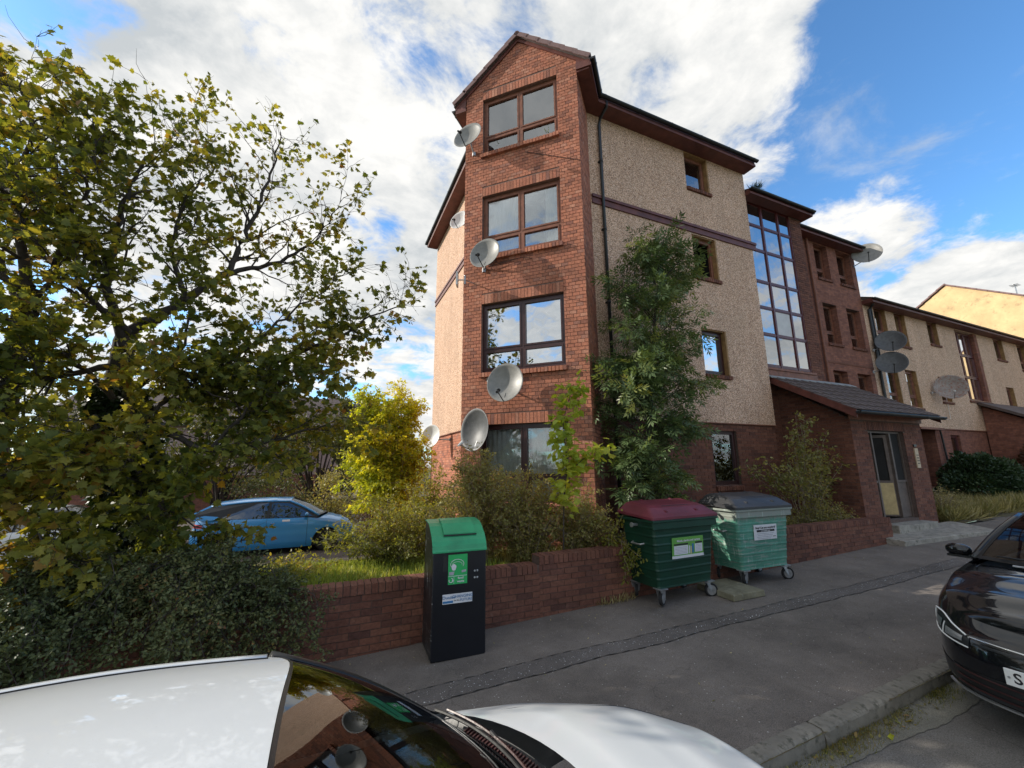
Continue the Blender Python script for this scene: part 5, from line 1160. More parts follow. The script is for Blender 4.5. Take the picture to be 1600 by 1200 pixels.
    # wheels
    for wx in xw:
        for s in (1, -1):
            yw = min(p[1] for p in plan if abs(p[0]-wx) < .2)-.115; m_ = MB(); m_.lathe([(wr*.64, -.10), (wr*.9, -.105), (wr*.985, -.085), (wr, -.05), (wr, .05), (wr*.985, .085), (wr*.9, .105), (wr*.64, .10)], 36, 'y', (wx, s*yw, wr)); wo = obj('wheel', m_, M['rubber'], t, smooth=True, local=True)
            m_ = MB(); m_.lathe([(wr*.655, -.09), (wr*.655, .09), (wr*.61, .095), (wr*.60, .05), (wr*.60, -.06)], 36, 'y', (wx, s*yw, wr)); m_.lathe([(0, s*.085), (wr*.14, s*.08), (wr*.17, s*.06)], 16, 'y', (wx, s*yw, wr))
            for k in range(5):
                for dd in (-.13, .13):
                    th = 2*PI*k/5+dd; th2 = 2*PI*k/5+dd*1.6; c, s2 = math.cos(th), math.sin(th); r0_, r1_ = wr*.12, wr*.62; nx_, nz_ = -math.sin(th), math.cos(th); w2_ = .013
                    y_a, y_b = s*(yw*s/s*1)-0, 0
                    ya_, yb_ = s*yw+s*.055, s*yw+s*.08
                    m_.hexa([(wx+c*r0_-nx_*w2_, ya_, wr+s2*r0_-nz_*w2_), (wx+math.cos(th2)*r1_-nx_*w2_, ya_, wr+math.sin(th2)*r1_-nz_*w2_), (wx+math.cos(th2)*r1_+nx_*w2_, ya_, wr+math.sin(th2)*r1_+nz_*w2_), (wx+c*r0_+nx_*w2_, ya_, wr+s2*r0_+nz_*w2_),
                             (wx+c*r0_-nx_*w2_, yb_, wr+s2*r0_-nz_*w2_), (wx+math.cos(th2)*r1_-nx_*w2_, yb_, wr+math.sin(th2)*r1_-nz_*w2_), (wx+math.cos(th2)*r1_+nx_*w2_, yb_, wr+math.sin(th2)*r1_+nz_*w2_), (wx+c*r0_+nx_*w2_, yb_, wr+s2*r0_+nz_*w2_)])
            obj('rim', m_, M['alloy'], wo, local=True)
            m_ = MB(); m_.lathe([(0, 0), (wr*.6, 0)], 24, 'y', (wx, s*(yw-.02), wr)); obj('brake_disc', m_, M['black'], wo, local=True)
    m_ = MB(); m_.box((-a*.80, -b*.55, .17), (a*.80, b*.55, .45)); m_.box((-a*.55, -b*.8, .17), (a*.45, b*.8, .45))
    for wx in xw: m_.box((wx-ar-.02, -b+.30, .3), (wx+ar+.02, b-.30, wr+ar+.02))
    obj('underbody', m_, M['black'], t, local=True)
    for s in (1, -1):
        for x in sp.get('seams', []):
            i = idx(x); patch('door_seam', i, i+1, zbot(x)+.05, belt(x)-.0, .0015, M['black'], t, s) if False else None
            p = [(lambda q_: Vector((q_.x, s*q_.y, q_.z)))(shell(i, 0, .001, z)) for z in [zbot(plan[i][0])+.03+(smooth_interp(sp['shoulder'], plan[i][0])-zbot(plan[i][0])-.03)*k/12 for k in range(13)]]
            m_ = MB(); m_.tube(p, .004, 4); obj('door_seam', m_, M['black'], t, local=True)
        for x in sp.get('handles', []):
            i = idx(x); z = sp['handle_z']; p0, p1 = shell(i, 0, .02, z), shell(i+4, 0, .02, z+.005); m_ = MB(); m_.tube([(p0.x, s*(p0.y-.025), p0.z), (p0.x-.015, s*p0.y, p0.z), (p1.x+.015, s*p1.y, p1.z), (p1.x, s*(p1.y-.025), p1.z)], .011, 6); obj('door_handle', m_, M['chrome'] if sp.get('chrome_handles') else PM, t, local=True)
    return t, shell, patch, plan, ws, wsb, idx, NU
base_spec = dict(bottom=[(-2.2, .30), (-1.7, .2), (-.9, .17), (.9, .17), (1.7, .2), (2.2, .24)])
# white hatchback in the foreground
WS = dict(base_spec, L=4.06, W=1.78, paint='car_white', wheels=(-1.28, 1.26), nf=2.35, nr=3.6,
    shoulder=[(-2.03, .93), (-1.2, .97), (.5, .985), (.9, .965), (1.4, .92), (1.75, .86), (1.95, .79), (2.03, .74)], crown=[(-2, .02), (.4, .06), (1.2, .075), (1.8, .06), (2.03, .0)],
    yb=.78, ybelt=.82, yr=.64, bulge=.06, zrail=1.425, zroof=1.495, roof=(-.05, -1.75), tail=(-1.98, .98), zcowl=1.00, cowl=(.74, .50), hood=(.88, .58), arc=.045, drop=.0, wsbow=-.02, wscorner=.10, belt=[(-2, .98), (1, .96)], mirror=(.30, .93), blackpillar=True,
    side_outline=[(.62, .95), (-.12, 1.385), (-1.6, 1.34), (-1.9, .97)], windows=[[(.42, 1.0), (-.10, 1.33), (-.62, 1.35), (-.66, .99)], [(-.72, .99), (-.70, 1.35), (-1.35, 1.32), (-1.55, 1.02)]], seams=(.55, -.70), handles=(-.5,), handle_z=.84)
cz = -.11
T1 = car('white_car', 'white hatchback in the near foreground seen over its roof, windscreen and bonnet', (.04, 1.38, street(.04)+cz), 0, WS, -math.atan(SL))
t, shell, patch, plan, ws, wsb, idx, NU = T1
# shut lines of the bonnet and the roof ditches
for s in (1, -1):
    m_ = MB(); P_ = []
    bon_ = [shell(i, 1.0) for i in range(0, NU+1)]; bon_ = [p for p in bon_ if .56 < p.x < 1.80]
    for p in bon_: u = .88; e_ = 1-u*u; c_ = interp(WS['crown'], p.x); P_.append((p.x, s*p.y*u, p.z+c_*(e_*.55+.45*(1-u**6))+.001))
    m_.tube(P_, .0028, 4); obj('bonnet_shut_line', m_, M['black'], t, local=True)
    m_ = MB(); P_ = []
    for i in range(17):
        k = i/16; x = -1.7+1.55*k; kk = (x+1.75)/1.70; ry = .64-.05*(1-kk)**2-.02*max(0, kk-.7)+.06*math.sin(PI*kk); rz = 1.425+.045*math.sin(PI*kk); u = .93
        P_.append((x, s*ry*u, rz+.07*(1-u**2.4)+.0015))
    m_.tube(P_, .0035, 4); obj('roof_ditch', m_, M['rubber'], t, local=True)
# cowl panel with slats, wipers, dashboard, seats
m_ = MB()
def cowlp(u, v):
    A_ = wsb(u); return Vector((A_.x-.02+v*(.13-.03*u*u), u*(.78-.02*v), A_.z-.012-.03*math.sin(v*PI)))
m_.grid([[cowlp(-.99+1.98*j/40, i/6) for j in range(41)] for i in range(7)]); cw = obj('cowl', m_, M['black'], t, smooth=True, local=True)
m_ = MB()
for j in range(70):
    u = -.80+1.6*j/69
    if abs(u) < .06: continue
    p0, p1 = cowlp(u, .50), cowlp(u+.008, .88); m_.hexa([p0+Vector((0, -.004, 0)), p1+Vector((0, -.004, 0)), p1+Vector((0, .004, 0)), p0+Vector((0, .004, 0)), p0+Vector((0, -.004, .014)), p1+Vector((0, -.004, .014)), p1+Vector((0, .004, .014)), p0+Vector((0, .004, .014))])
obj('vent_slats', m_, M['timber_dark'], cw, local=True, kind='stuff')
for (u0, v0, u1, v1, pv) in ((.92, .045, .02, .09, .10), (.10, .04, -.72, .10, -.62)):
    m_ = MB(); P_ = [ws(lerp(u0, u1, k/12), lerp(v0, v1, k/12))+Vector((.018, 0, .022)) for k in range(13)]; m_.tube(P_, .007, 6); wp_ = obj('wiper', m_, M['black'], t, local=True)
    m_ = MB(); m_.tube([p+Vector((.010, 0, .012)) for p in P_[1:-1]], .005, 5); obj('blade_rail', m_, M['timber_dark'], wp_, local=True)
    m_ = MB(); mid = P_[6]; base_ = cowlp(pv, .35)+Vector((0, 0, .02)); m_.tube([base_, base_.lerp(mid, .15)+Vector((0, 0, .02)), mid+Vector((.01, 0, .02))], [.018, .011, .008], 6); obj('wiper_arm', m_, M['black'], wp_, local=True)
m_ = MB(); m_.grid([[Vector((lerp(.06, .80-.2*(u*u), v), .70*u, .93+.05*math.sin(v*2.6)+.03*math.cos(u*3))) for u in [-1+2*j/20 for j in range(21)]] for v in [i/8 for i in range(9)]]); obj('dashboard', m_, M['black'], t, smooth=True, local=True)
m_ = MB(); m_.lathe([(.165+.014*math.cos(q_), .014*math.sin(q_)) for q_ in [2*PI*k/8 for k in range(9)]], 28, 'z'); rot = Matrix.Rotation(R(-62), 3, 'Y'); m_.v = [tuple(rot @ Vector(p)+Vector((-.02, -.36, .90))) for p in m_.v]; obj('steering_wheel', m_, M['black'], t, smooth=True, local=True)
for y in (-.36, .36):
    m_ = MB(); m_.hexa([(-.9, y-.24, .35), (-.35, y-.24, .35), (-.35, y+.24, .35), (-.9, y+.24, .35), (-1.05, y-.2, 1.05), (-.9, y-.2, 1.08), (-.9, y+.2, 1.08), (-1.05, y+.2, 1.05)]); m_.box((-1.03, y-.12, 1.1), (-.93, y+.12, 1.28)); bevel(obj('seat', m_, M['black'], t, local=True), .04, 3)
m_ = MB(); m_.face([(.28, .15, .985), (.55, .18, .985), (.50, .36, .985), (.26, .34, .985)]); obj('paper_note', m_, M['sign_white'], t, local=True)

# black hatchback nose-on at the kerb
GS = dict(base_spec, L=4.28, W=1.79, paint='car_black', wheels=(-1.33, 1.30), nf=3.7, nr=3.8, wr=.325,
    shoulder=[(-2.14, 1.0), (-1.2, 1.02), (.6, 1.0), (1.1, .96), (1.6, .88), (1.9, .80), (2.14, .755)], crown=[(-2, .02), (.5, .055), (1.3, .07), (1.9, .06), (2.14, .01)],
    front=[(0, .16), (.10, .05), (.25, .0), (.62, .0), (.80, .03), (.90, .07), (1, .20)],
    yb=.76, ybelt=.80, yr=.57, zrail=1.425, zroof=1.485, roof=(.18, -1.5), tail=(-1.98, 1.0), zcowl=1.05, cowl=(1.10, .82), arc=.03, drop=.05, belt=[(-2, 1.0), (1, .98)], mirror=(.66, 1.08),
    side_outline=[(.84, 1.0), (.18, 1.40), (-1.45, 1.36), (-1.9, 1.0)], windows=[[(.62, 1.03), (.18, 1.35), (-.42, 1.38), (-.45, 1.02)], [(-.50, 1.02), (-.48, 1.38), (-1.25, 1.34), (-1.42, 1.04)]], seams=(.72, -.48, -1.3), handles=(-.28, -1.1), handle_z=.88)
T2 = car('black_car', 'black hatchback facing the camera beside the kerb at the right edge', (6.76, 1.345, street(6.76)-.11), PI, GS, math.atan(SL))
t, shell, patch, plan, ws, wsb, idx, NU = T2
glossblack = M['black']
for s in (1, -1):
    hl = patch('headlight', 19, 41, 0, 0, .004, M['black'], t, s, lambda k: .605+.04*k, lambda k: .665+.095*math.sin(min(1, k*1.25)*PI/2)-.02*max(0, k-.8)*5)
    patch('lens', 21, 28, 0, 0, .010, M['metal'], hl, s, lambda k: .63, lambda k: .665+.02*k); patch('lens', 31, 38, 0, 0, .010, M['alloy'], hl, s, lambda k: .655, lambda k: .715)
    m_ = MB(); pts = [shell(i, 0, .010, .60+.04*((i-19)/22)) for i in range(19, 42)]+[shell(41, 0, .010, z) for z in (.66, .70, .73)]; m_.tube([(p.x, s*p.y, p.z) for p in pts], .005, 5); m_.tube([(p.x, s*p.y, p.z) for p in [shell(29, 0, .012, z) for z in (.62, .65, .68, .71)]], .004, 5); m_.tube([(p.x, s*p.y, p.z) for p in [shell(i, 0, .010, .668+.095*math.sin(min(1, (i-19)/22*1.25)*PI/2)-.02*max(0, (i-19)/22-.8)*5) for i in range(19, 42)]], .006, 5); obj('light_strip', m_, M['plate'], hl, local=True)
    patch('side_intake', 16, 40, .28, .46, .003, M['black'], t, s, lambda k: .30+.03*k, lambda k: .40+.06*k)
m_ = MB(); line = [shell(i, 0, .008, .655+.018*(i/20)) for i in range(20, -1, -1)]; line = line+[Vector((p.x, -p.y, p.z)) for p in line[::-1][1:]]
rows_ = [[p+Vector((0, 0, dz)) for p in line] for dz in (-.018, .016)]; m_.grid(rows_); m_.tube(line, .009, 6); obj('grille_trim', m_, M['chrome'], t, smooth=True, local=True)
for s in (1, -1): patch('upper_grille', 0, 18, .628, .645, .004, M['black'], t, s); patch('lower_grille', 0, 26, .27, .44, .004, M['black'], t, s)
for z in (.24, .30, .35, .40):
    m_ = MB(); line = [shell(i, 0, .012 if z > .25 else .02, z+.0012*i) for i in range(30 if z < .25 else 24, -1, -1)]; line = line+[Vector((p.x, -p.y, p.z)) for p in line[::-1][1:]]; m_.tube(line, .006 if z > .25 else .011, 5); obj('grille_bar', m_, M['alloy'] if z < .25 else M['timber_dark'], t, local=True)
xf_ = shell(0, 0, .0, .50).x+.016
m_ = MB(); m_.box((xf_-.006, -.26, .445), (xf_+.006, .26, .556)); npz = obj('number_plate', m_, M['plate'], t, local=True); bevel(npz, .004)
o_ = text('lettering', 'S', .098, M['sign_black'], npz, faceM((xf_+.0065, -.195, .500), (0, 1, 0), (0, 0, 1)), bold=True)
m_ = MB(); m_.lathe([(0, 0), (.008, 0)], 10, 'x', (xf_+.0075, -.238, .50)); obj('plate_bolt', m_, M['metal'], npz, local=True)
m_ = MB(); m_.grid([[Vector((lerp(.25, 1.0, v), .70*u, .98+.04*math.sin(v*2.6))) for u in [-1+2*j/12 for j in range(13)]] for v in [i/6 for i in range(7)]]); obj('dashboard', m_, M['black'], t, smooth=True, local=True)
for y in (-.36, .36):
    m_ = MB(); m_.hexa([(-.7, y-.24, .35), (-.15, y-.24, .35), (-.15, y+.24, .35), (-.7, y+.24, .35), (-.85, y-.2, 1.08), (-.7, y-.2, 1.1), (-.7, y+.2, 1.1), (-.85, y+.2, 1.08)]); m_.box((-.83, y-.12, 1.12), (-.74, y+.12, 1.30)); bevel(obj('seat', m_, M['black'], t, local=True), .04, 3)
for (u0, u1) in ((.85, .05), (.0, -.75)):
    m_ = MB(); m_.tube([ws(lerp(u0, u1, k/10), .05)+Vector((.015, 0, .02)) for k in range(11)], .007, 5); obj('wiper', m_, M['black'], t, local=True)
m_ = MB(); m_.tube([(1.10, -.3, 1.075), (1.10, -.42, 1.075)], .008, 5); obj('washer_nozzle', m_, M['metal'], t, local=True)

# blue hatchback in the car park
BS = dict(base_spec, L=4.45, W=1.79, paint='car_blue', wheels=(-1.42, 1.28), nf=2.7, nr=3.2, wr=.315,
    shoulder=[(-2.22, 1.02), (-1.5, 1.02), (-.4, 1.0), (.7, .98), (1.2, .93), (1.7, .84), (2.05, .74), (2.22, .66)], crown=[(-2, .02), (.6, .05), (1.4, .08), (2.0, .06), (2.22, .01)],
    yb=.76, ybelt=.80, yr=.58, zrail=1.46, zroof=1.53, roof=(.25, -1.72), tail=(-2.12, 1.10), zcowl=1.03, cowl=(1.25, 1.05), arc=.05, drop=.08, belt=[(-2.1, 1.08), (-1.2, 1.0), (1, .98)], mirror=(.72, 1.08), chrome_handles=True,
    side_outline=[(1.05, .98), (.62, 1.24), (.25, 1.44), (-.5, 1.48), (-1.72, 1.37), (-2.12, 1.13), (-1.95, 1.04), (-1.2, .99)],
    windows=[[(.88, 1.01), (.56, 1.22), (.22, 1.39), (-.22, 1.42), (-.26, 1.0)], [(-.34, 1.0), (-.30, 1.42), (-1.0, 1.39), (-1.46, 1.22), (-1.36, 1.03)]], painted=[[(-1.44, 1.02), (-1.54, 1.19), (-1.98, 1.11), (-2.08, 1.03)], [(-.1, 1.455), (-.1, 1.50), (-1.72, 1.41), (-2.10, 1.20), (-2.12, 1.16), (-1.70, 1.36)]], seams=(.75, -.30, -1.15), handles=(-.10, -.95), handle_z=.86)
T3 = car('blue_car', 'bright blue hatchback parked side-on in the court beyond the garden', (-1.18, 14.9, -.39), R(0), BS)
t, shell, patch, plan, ws, wsb, idx, NU = T3
for s in (1, -1):
    hl = patch('headlight', 16, 34, 0, 0, .004, M['alloy'], t, s, lambda k: .63+.06*k, lambda k: .68+.12*k)
    patch('rear_light', NU-34, NU-14, 0, 0, .004, M['red_lamp'], t, s, lambda k: .80, lambda k: .90)
    m_ = MB(); i = idx(.3); m_.face([(lambda p: (p.x, s*p.y, p.z))(shell(i+k_, 0, .004, z)) for k_, z in ((0, .90), (8, .90), (8, .95), (0, .95))]); obj('side_lettering', m_, M['sign_white'], t, local=True)
# white car behind the leaves
VS = dict(WS, L=4.2, paint='car_white')
car('white_car', 'white car parked left of the blue one, half hidden by the sycamore leaves', (-6.0, 14.9, -.39), 0, VS)
# ------------------------------------------------------------------ vegetation
rg = np.random.default_rng(7); rv = random.Random(7)
MAPLE = [(0, 0), (.10, -.22), (.02, -.42), (.26, -.36), (.36, -.56), (.52, -.30), (.66, -.34), (.70, -.14), (1.0, 0), (.70, .14), (.66, .34), (.52, .30), (.36, .56), (.26, .36), (.02, .42), (.10, .22)]
OVAL = [(0, 0), (.35, -.24), (.75, -.20), (1, 0), (.75, .20), (.35, .24)]
ASH = []
for (u, s_) in ((.15, 1), (.15, -1), (.40, 1), (.40, -1), (.65, 1), (.65, -1)): ASH.append([(u, 0), (u+.16, s_*.11), (u+.30, s_*.30), (u+.12, s_*.20)])
ASH.append([(.72, 0), (.85, .09), (1.08, 0), (.85, -.09)])
BLADE = [(0, -.03), (.5, -.035), (1, 0), (.5, .035)]
TMPL = {'maple': [MAPLE], 'oval': [OVAL], 'ash': ASH, 'blade': [BLADE], 'tri': [[(0, 0), (.5, -.28), (1, 0), (.5, .28)]]}
def leaves(pts, dirs, sizes, tmpl, rnd, flat=.5, droop=.35, fold=.15):
    """returns a mesh of leaves at pts, pointing roughly along dirs with blades roughly facing up"""
    polys = TMPL[tmpl]; N_ = len(pts)
    d = dirs+rg.normal(0, .55, (N_, 3)); d[:, 2] -= droop; d /= np.linalg.norm(d, axis=1)[:, None]+1e-9
    up_ = rg.normal(0, flat, (N_, 3)); up_[:, 2] += 1; y = np.cross(up_, d); y /= np.linalg.norm(y, axis=1)[:, None]+1e-9; z = np.cross(d, y)
    V_, L_, S_, R_ = [], [], [], []; off_ = 0
    for poly in polys:
        P = np.array(poly, float); k = len(P)
        zz = -fold*np.abs(P[:, 1])+(-.18*P[:, 0]**2)
        v = pts[:, None, :]+sizes[:, None, None]*(d[:, None, :]*P[None, :, 0, None]+y[:, None, :]*P[None, :, 1, None]+z[:, None, :]*zz[None, :, None])
        V_.append(v.reshape(-1, 3)); L_.append(np.arange(N_*k)+off_); S_.append(np.full(N_, k)); R_.append(rnd); off_ += N_*k
    V_ = np.concatenate(V_); L_ = np.concatenate(L_); S_ = np.concatenate(S_); R_ = np.concatenate(R_)
    me = bpy.data.meshes.new('leaves'); me.vertices.add(len(V_)); me.vertices.foreach_set('co', V_.ravel()); me.loops.add(len(L_)); me.loops.foreach_set('vertex_index', L_.astype(np.int32))
    me.polygons.add(len(S_)); st_ = np.concatenate([[0], np.cumsum(S_)[:-1]]); me.polygons.foreach_set('loop_start', st_.astype(np.int32)); me.polygons.foreach_set('loop_total', S_.astype(np.int32))
    a = me.attributes.new('rnd', 'FLOAT', 'FACE'); a.data.foreach_set('value', R_.astype(np.float32)); me.update(calc_edges=True); me.validate(); return me
def leafobj(name, pts, dirs, size, tmpl, m, parent, jitter=.3, clump=True, label=None, kind=None, **kw):
    pts = np.array(pts, float)-np.array(wl(parent)); dirs = np.array(dirs, float); N_ = len(pts)
    sz = size*(1+rg.uniform(-jitter, jitter, N_)); r_ = rg.uniform(0, 1, N_)
    if clump: r_ = np.clip(r_*.62+.38*(.5+.5*np.sin(pts[:, 0]*2.3+1.7*np.sin(pts[:, 2]*1.9)+pts[:, 1]*2.9)), 0, 1)
    me = leaves(pts, dirs, sz, tmpl, r_, **kw); me.materials.append(M[m]); me.name = name
    o = bpy.data.objects.new(name, me); C.objects.link(o)
    if parent: o.parent = parent
    if kind: o['kind'] = kind
    if label: o['label'] = label
    return o
def polywalk(p, d, length, n, wander=.25, lift=0.):
    p = Vector(p); d = Vector(d).normalized(); pts = [p.copy()]; st_ = length/n
    for i in range(n):
        d = (d+Vector((rv.gauss(0, wander), rv.gauss(0, wander), rv.gauss(0, wander)+lift))).normalized(); p = p+d*st_; pts.append(p.copy())
    return pts
def resample(pts, step):
    pts = [Vector(p) for p in pts]; out_ = [pts[0]]; dirs = []
    # Catmull-Rom
    for i in range(len(pts)-1):
        p0 = pts[max(0, i-1)]; p1 = pts[i]; p2 = pts[i+1]; p3 = pts[min(len(pts)-1, i+2)]; n = max(1, int((p2-p1).length/step))
        for k in range(1, n+1):
            t = k/n; out_.append(.5*((2*p1)+(p2-p0)*t+(2*p0-5*p1+4*p2-p3)*t*t+(3*p1-p0-3*p2+p3)*t**3))
    return out_
class Tree:
    def __init__(s): s.wood = MB(); s.lp = []; s.ld = []
    def leaf(s, p, d): s.lp.append(tuple(p)); s.ld.append(tuple(d))
    def twig(s, p, d, length, leaves_per_m, rad=.006, lift=.02, spread=.05):
        pts = polywalk(p, d, length, 4, .28, lift); s.wood.tube(pts, [rad*.8, rad*.62, rad*.5, rad*.38, rad*.22], 3, cap=False)
        n = max(1, int(length*leaves_per_m*rv.uniform(.6, 1.4)))
        for i in range(n):
            t = rv.uniform(.15, 1.0)**.7*3.99; k = int(t); q = pts[k].lerp(pts[k+1], t-k); dd = pts[k+1]-pts[k]
            a = Vector((rv.gauss(0, 1), rv.gauss(0, 1), rv.gauss(0, .5))); s.leaf(q+a.normalized()*rv.uniform(0, spread), dd.normalized()+a.normalized()*.9)
    def limb(s, pts, r0, r1, side=(.45, 1.0), every=.16, lpm=26, tw=.34, sublen=.8, bare=0., lift=.03, step=.12, jit=.02, leafy=1., inner=.0):
        P = resample(pts, step); P = [p+Vector((rv.gauss(0, jit), rv.gauss(0, jit), rv.gauss(0, jit))) if 0 < i < len(P)-1 else p for i, p in enumerate(P)]
        n = len(P); s.wood.tube(P, [(r0+(r1-r0)*(i/(n-1))**.7)*.74 for i in range(n)], 7, cap=False); acc = 0
        for i in range(1, n):
            t = i/(n-1); acc += (P[i]-P[i-1]).length
            if t < side[0]: acc = 0; continue
            while acc > every:
                acc -= every; ax = (P[i]-P[i-1]).normalized(); a = Vector((rv.gauss(0, 1), rv.gauss(0, 1), rv.gauss(0, .8))); a = (a-ax*a.dot(ax)).normalized()
                d = (a*1.0+ax*.9).normalized(); ln = sublen*rv.uniform(.5, 1.25)*(1-.45*max(0, t-.5)); 
                sub = polywalk(P[i], d, ln, 6, .2, lift); rr = max(.005, (r0+(r1-r0)*t)*.30); s.wood.tube(sub, [rr*(1-.75*k/6) for k in range(7)], 4, cap=False)
                for k in range(1, 7):
                    if rv.random() < bare: continue
                    for _ in range(2 if k < 6 else 3):
                        b = Vector((rv.gauss(0, 1), rv.gauss(0, 1), rv.gauss(0, .7))).normalized(); dd = ((sub[k]-sub[k-1]).normalized()*.8+b).normalized(); s.twig(sub[k], dd, tw*rv.uniform(.5, 1.3), lpm*leafy, .005, lift)
        if n > 2: s.twig(P[-1], P[-1]-P[-2], tw, lpm*leafy, .006)
    def thin(s, k, z0):
        '''drop leaves higher up, in clumps, so that sky shows through'''
        lp, ld = [], []
        for p, d in zip(s.lp, s.ld):
            c = math.sin(p[0]*4.1+1.3*p[1])+math.sin(p[2]*3.7+p[0])+math.sin(p[1]*4.3-p[2]*1.9)
            keep = 1 if p[2] < z0 else k*(.85+.30*c)
            if rv.random() < keep: lp.append(p); ld.append(d)
        s.lp, s.ld = lp, ld
    def done(s, T_, m, bark='bark', size=.1, tmpl='maple', lname='crown', **kw):
        obj('branches', s.wood, M[bark], T_, smooth=True); return leafobj(lname, s.lp, s.ld, size, tmpl, m, T_, **kw)

# big sycamore over the wall, ivy on its trunk
ST = thing('sycamore_tree', 'large spreading sycamore with an ivy covered trunk and yellowing leaves', 'tree', (-2.35, 7.2, .5)); tr = Tree()
TK = [(-2.30, 7.25, .35), (-2.33, 7.2, 1.48), (-2.44, 7.0, 2.31), (-2.59, 6.9, 3.14), (-2.55, 6.8, 3.81)]
mb = MB(); P_ = resample(TK, .15); mb.tube(P_, [.21-.10*i/(len(P_)-1)+rv.uniform(-.01, .012) for i in range(len(P_))], 12, cap=False); obj('trunk', mb, M['bark'], ST, smooth=True)
SUB = dict(lpm=24, tw=.34)
tr.limb([TK[-1], (-2.02, 6.9, 4.39), (-1.64, 7.0, 4.9), (-1.46, 7.2, 5.68), (-1.34, 7.3, 6.6), (-1.22, 7.4, 7.46), (-1.20, 7.4, 7.9)], .105, .012, (.30, 1), .13, 15, .34, .95, .34)
tr.limb([(-1.64, 7.0, 4.9), (-0.93, 7.0, 5.3), (-0.41, 6.9, 5.8), (-0.08, 6.85, 6.55)], .06, .010, (.1, 1), .13, 16, .34, .85, .25)
tr.limb([(-2.46, 6.7, 3.44), (-1.5, 6.5, 3.25), (-0.77, 6.4, 3.5), (-0.07, 6.4, 3.91), (0.45, 6.35, 4.33), (0.93, 6.3, 4.56)], .085, .010, (.12, 1), .12, 22, .32, .8, .15)
tr.limb([(-2.3, 6.5, 2.76), (-1.69, 6.2, 2.39), (-1.2, 6.1, 2.27), (-0.78, 6.1, 2.34), (-0.33, 6.2, 2.53), (0.16, 6.3, 2.74)], .075, .010, (.05, 1), .13, 22, .3, .7, .2)
tr.limb([(-2.48, 6.6, 3.59), (-2.72, 6.5, 4.46), (-2.77, 6.6, 5.42), (-2.69, 6.8, 6.38), (-2.45, 7.0, 7.1)], .10, .010, (.1, 1), .12, 24, .34, 1.0, .12)
tr.limb([(-2.47, 6.6, 3.76), (-2.99, 6.2, 4.28), (-3.28, 6.0, 4.67), (-3.51, 5.9, 5.42)], .07, .010, (.1, 1), .12, 24, .34, .95, .1)
tr.limb([(-2.29, 6.4, 2.67), (-2.51, 5.9, 2.33), (-2.62, 5.5, 2.07), (-2.83, 5.3, 1.9)], .05, .008, (.05, 1), .085, 30, .3, .7, 0)
tr.limb([(-2.24, 6.4, 2.36), (-1.81, 5.9, 1.85), (-1.52, 5.6, 1.6), (-1.15, 5.5, 1.42)], .045, .008, (.1, 1), .09, 30, .3, .6, 0)
tr.limb([(-2.47, 6.2, 2.64), (-2.37, 5.6, 1.88), (-2.35, 5.3, 1.5), (-2.2, 5.2, 1.25)], .045, .008, (.1, 1), .085, 32, .3, .65, 0)
tr.limb([(-2.60, 6.6, 3.3), (-3.1, 5.9, 2.9), (-3.4, 5.5, 2.5), (-3.5, 5.2, 2.2)], .06, .008, (.1, 1), .09, 30, .32, .8, 0)
tr.limb([(-1.99, 6.8, 4.35), (-2.27, 6.9, 5.23), (-2.18, 7.0, 6.15), (-1.91, 7.2, 6.95)], .06, .010, (.1, 1), .13, 20, .34, .9, .15)
tr.limb([(-1.5, 6.5, 3.25), (-0.88, 6.3, 3.87), (-0.44, 6.2, 4.37), (0.0, 6.15, 4.82)], .045, .008, (.1, 1), .13, 22, .3, .7, .12)
tr.limb([(-2.0, 6.3, 2.6), (-1.8, 6.2, 3.3), (-1.75, 6.1, 4.0), (-1.9, 6.0, 4.6)], .045, .008, (.1, 1), .12, 26, .3, .75, .05)
tr.limb([(-1.3, 6.1, 2.3), (-.9, 6.0, 2.9), (-.5, 6.0, 3.3), (-.1, 6.0, 3.4)], .04, .008, (.1, 1), .13, 24, .3, .6, .1)
tr.limb([(-2.4, 6.8, 2.6), (-1.9, 6.9, 3.0), (-1.3, 6.8, 3.0), (-.6, 6.7, 2.85)], .05, .008, (.1, 1), .12, 30, .3, .7, 0)
tr.limb([(-2.5, 6.6, 2.9), (-2.9, 6.1, 3.4), (-3.3, 5.9, 3.6), (-3.7, 5.8, 3.5)], .05, .008, (.1, 1), .11, 30, .3, .7, 0)
tr.limb([(-2.45, 6.7, 2.9), (-2.0, 6.3, 3.2), (-1.5, 6.1, 3.0), (-1.0, 6.0, 2.75)], .05, .008, (.1, 1), .12, 30, .3, .65, 0)
tr.thin(.84, 4.0); tr.done(ST, 'leaf_syc', size=.076, jitter=.5, flat=.8, fold=.3)
mb = MB(); iv_p, iv_d = [], []
for i in range(5200):
    t = rv.random()*(len(P_)*.80-1); k = int(t); q = P_[k].lerp(P_[k+1], t-k); a = rv.uniform(0, 2*PI); r_ = rv.uniform(.22, .44)*(1.0-.35*abs(2*t/len(P_)/.8-1)); iv_p.append((q.x+r_*math.cos(a), q.y+r_*math.sin(a), q.z)); iv_d.append((math.cos(a), math.sin(a), -.5))
leafobj('ivy', iv_p, iv_d, .085, 'maple', 'leaf_ivy', ST, flat=1.0, label='dark ivy wrapped round the trunk')

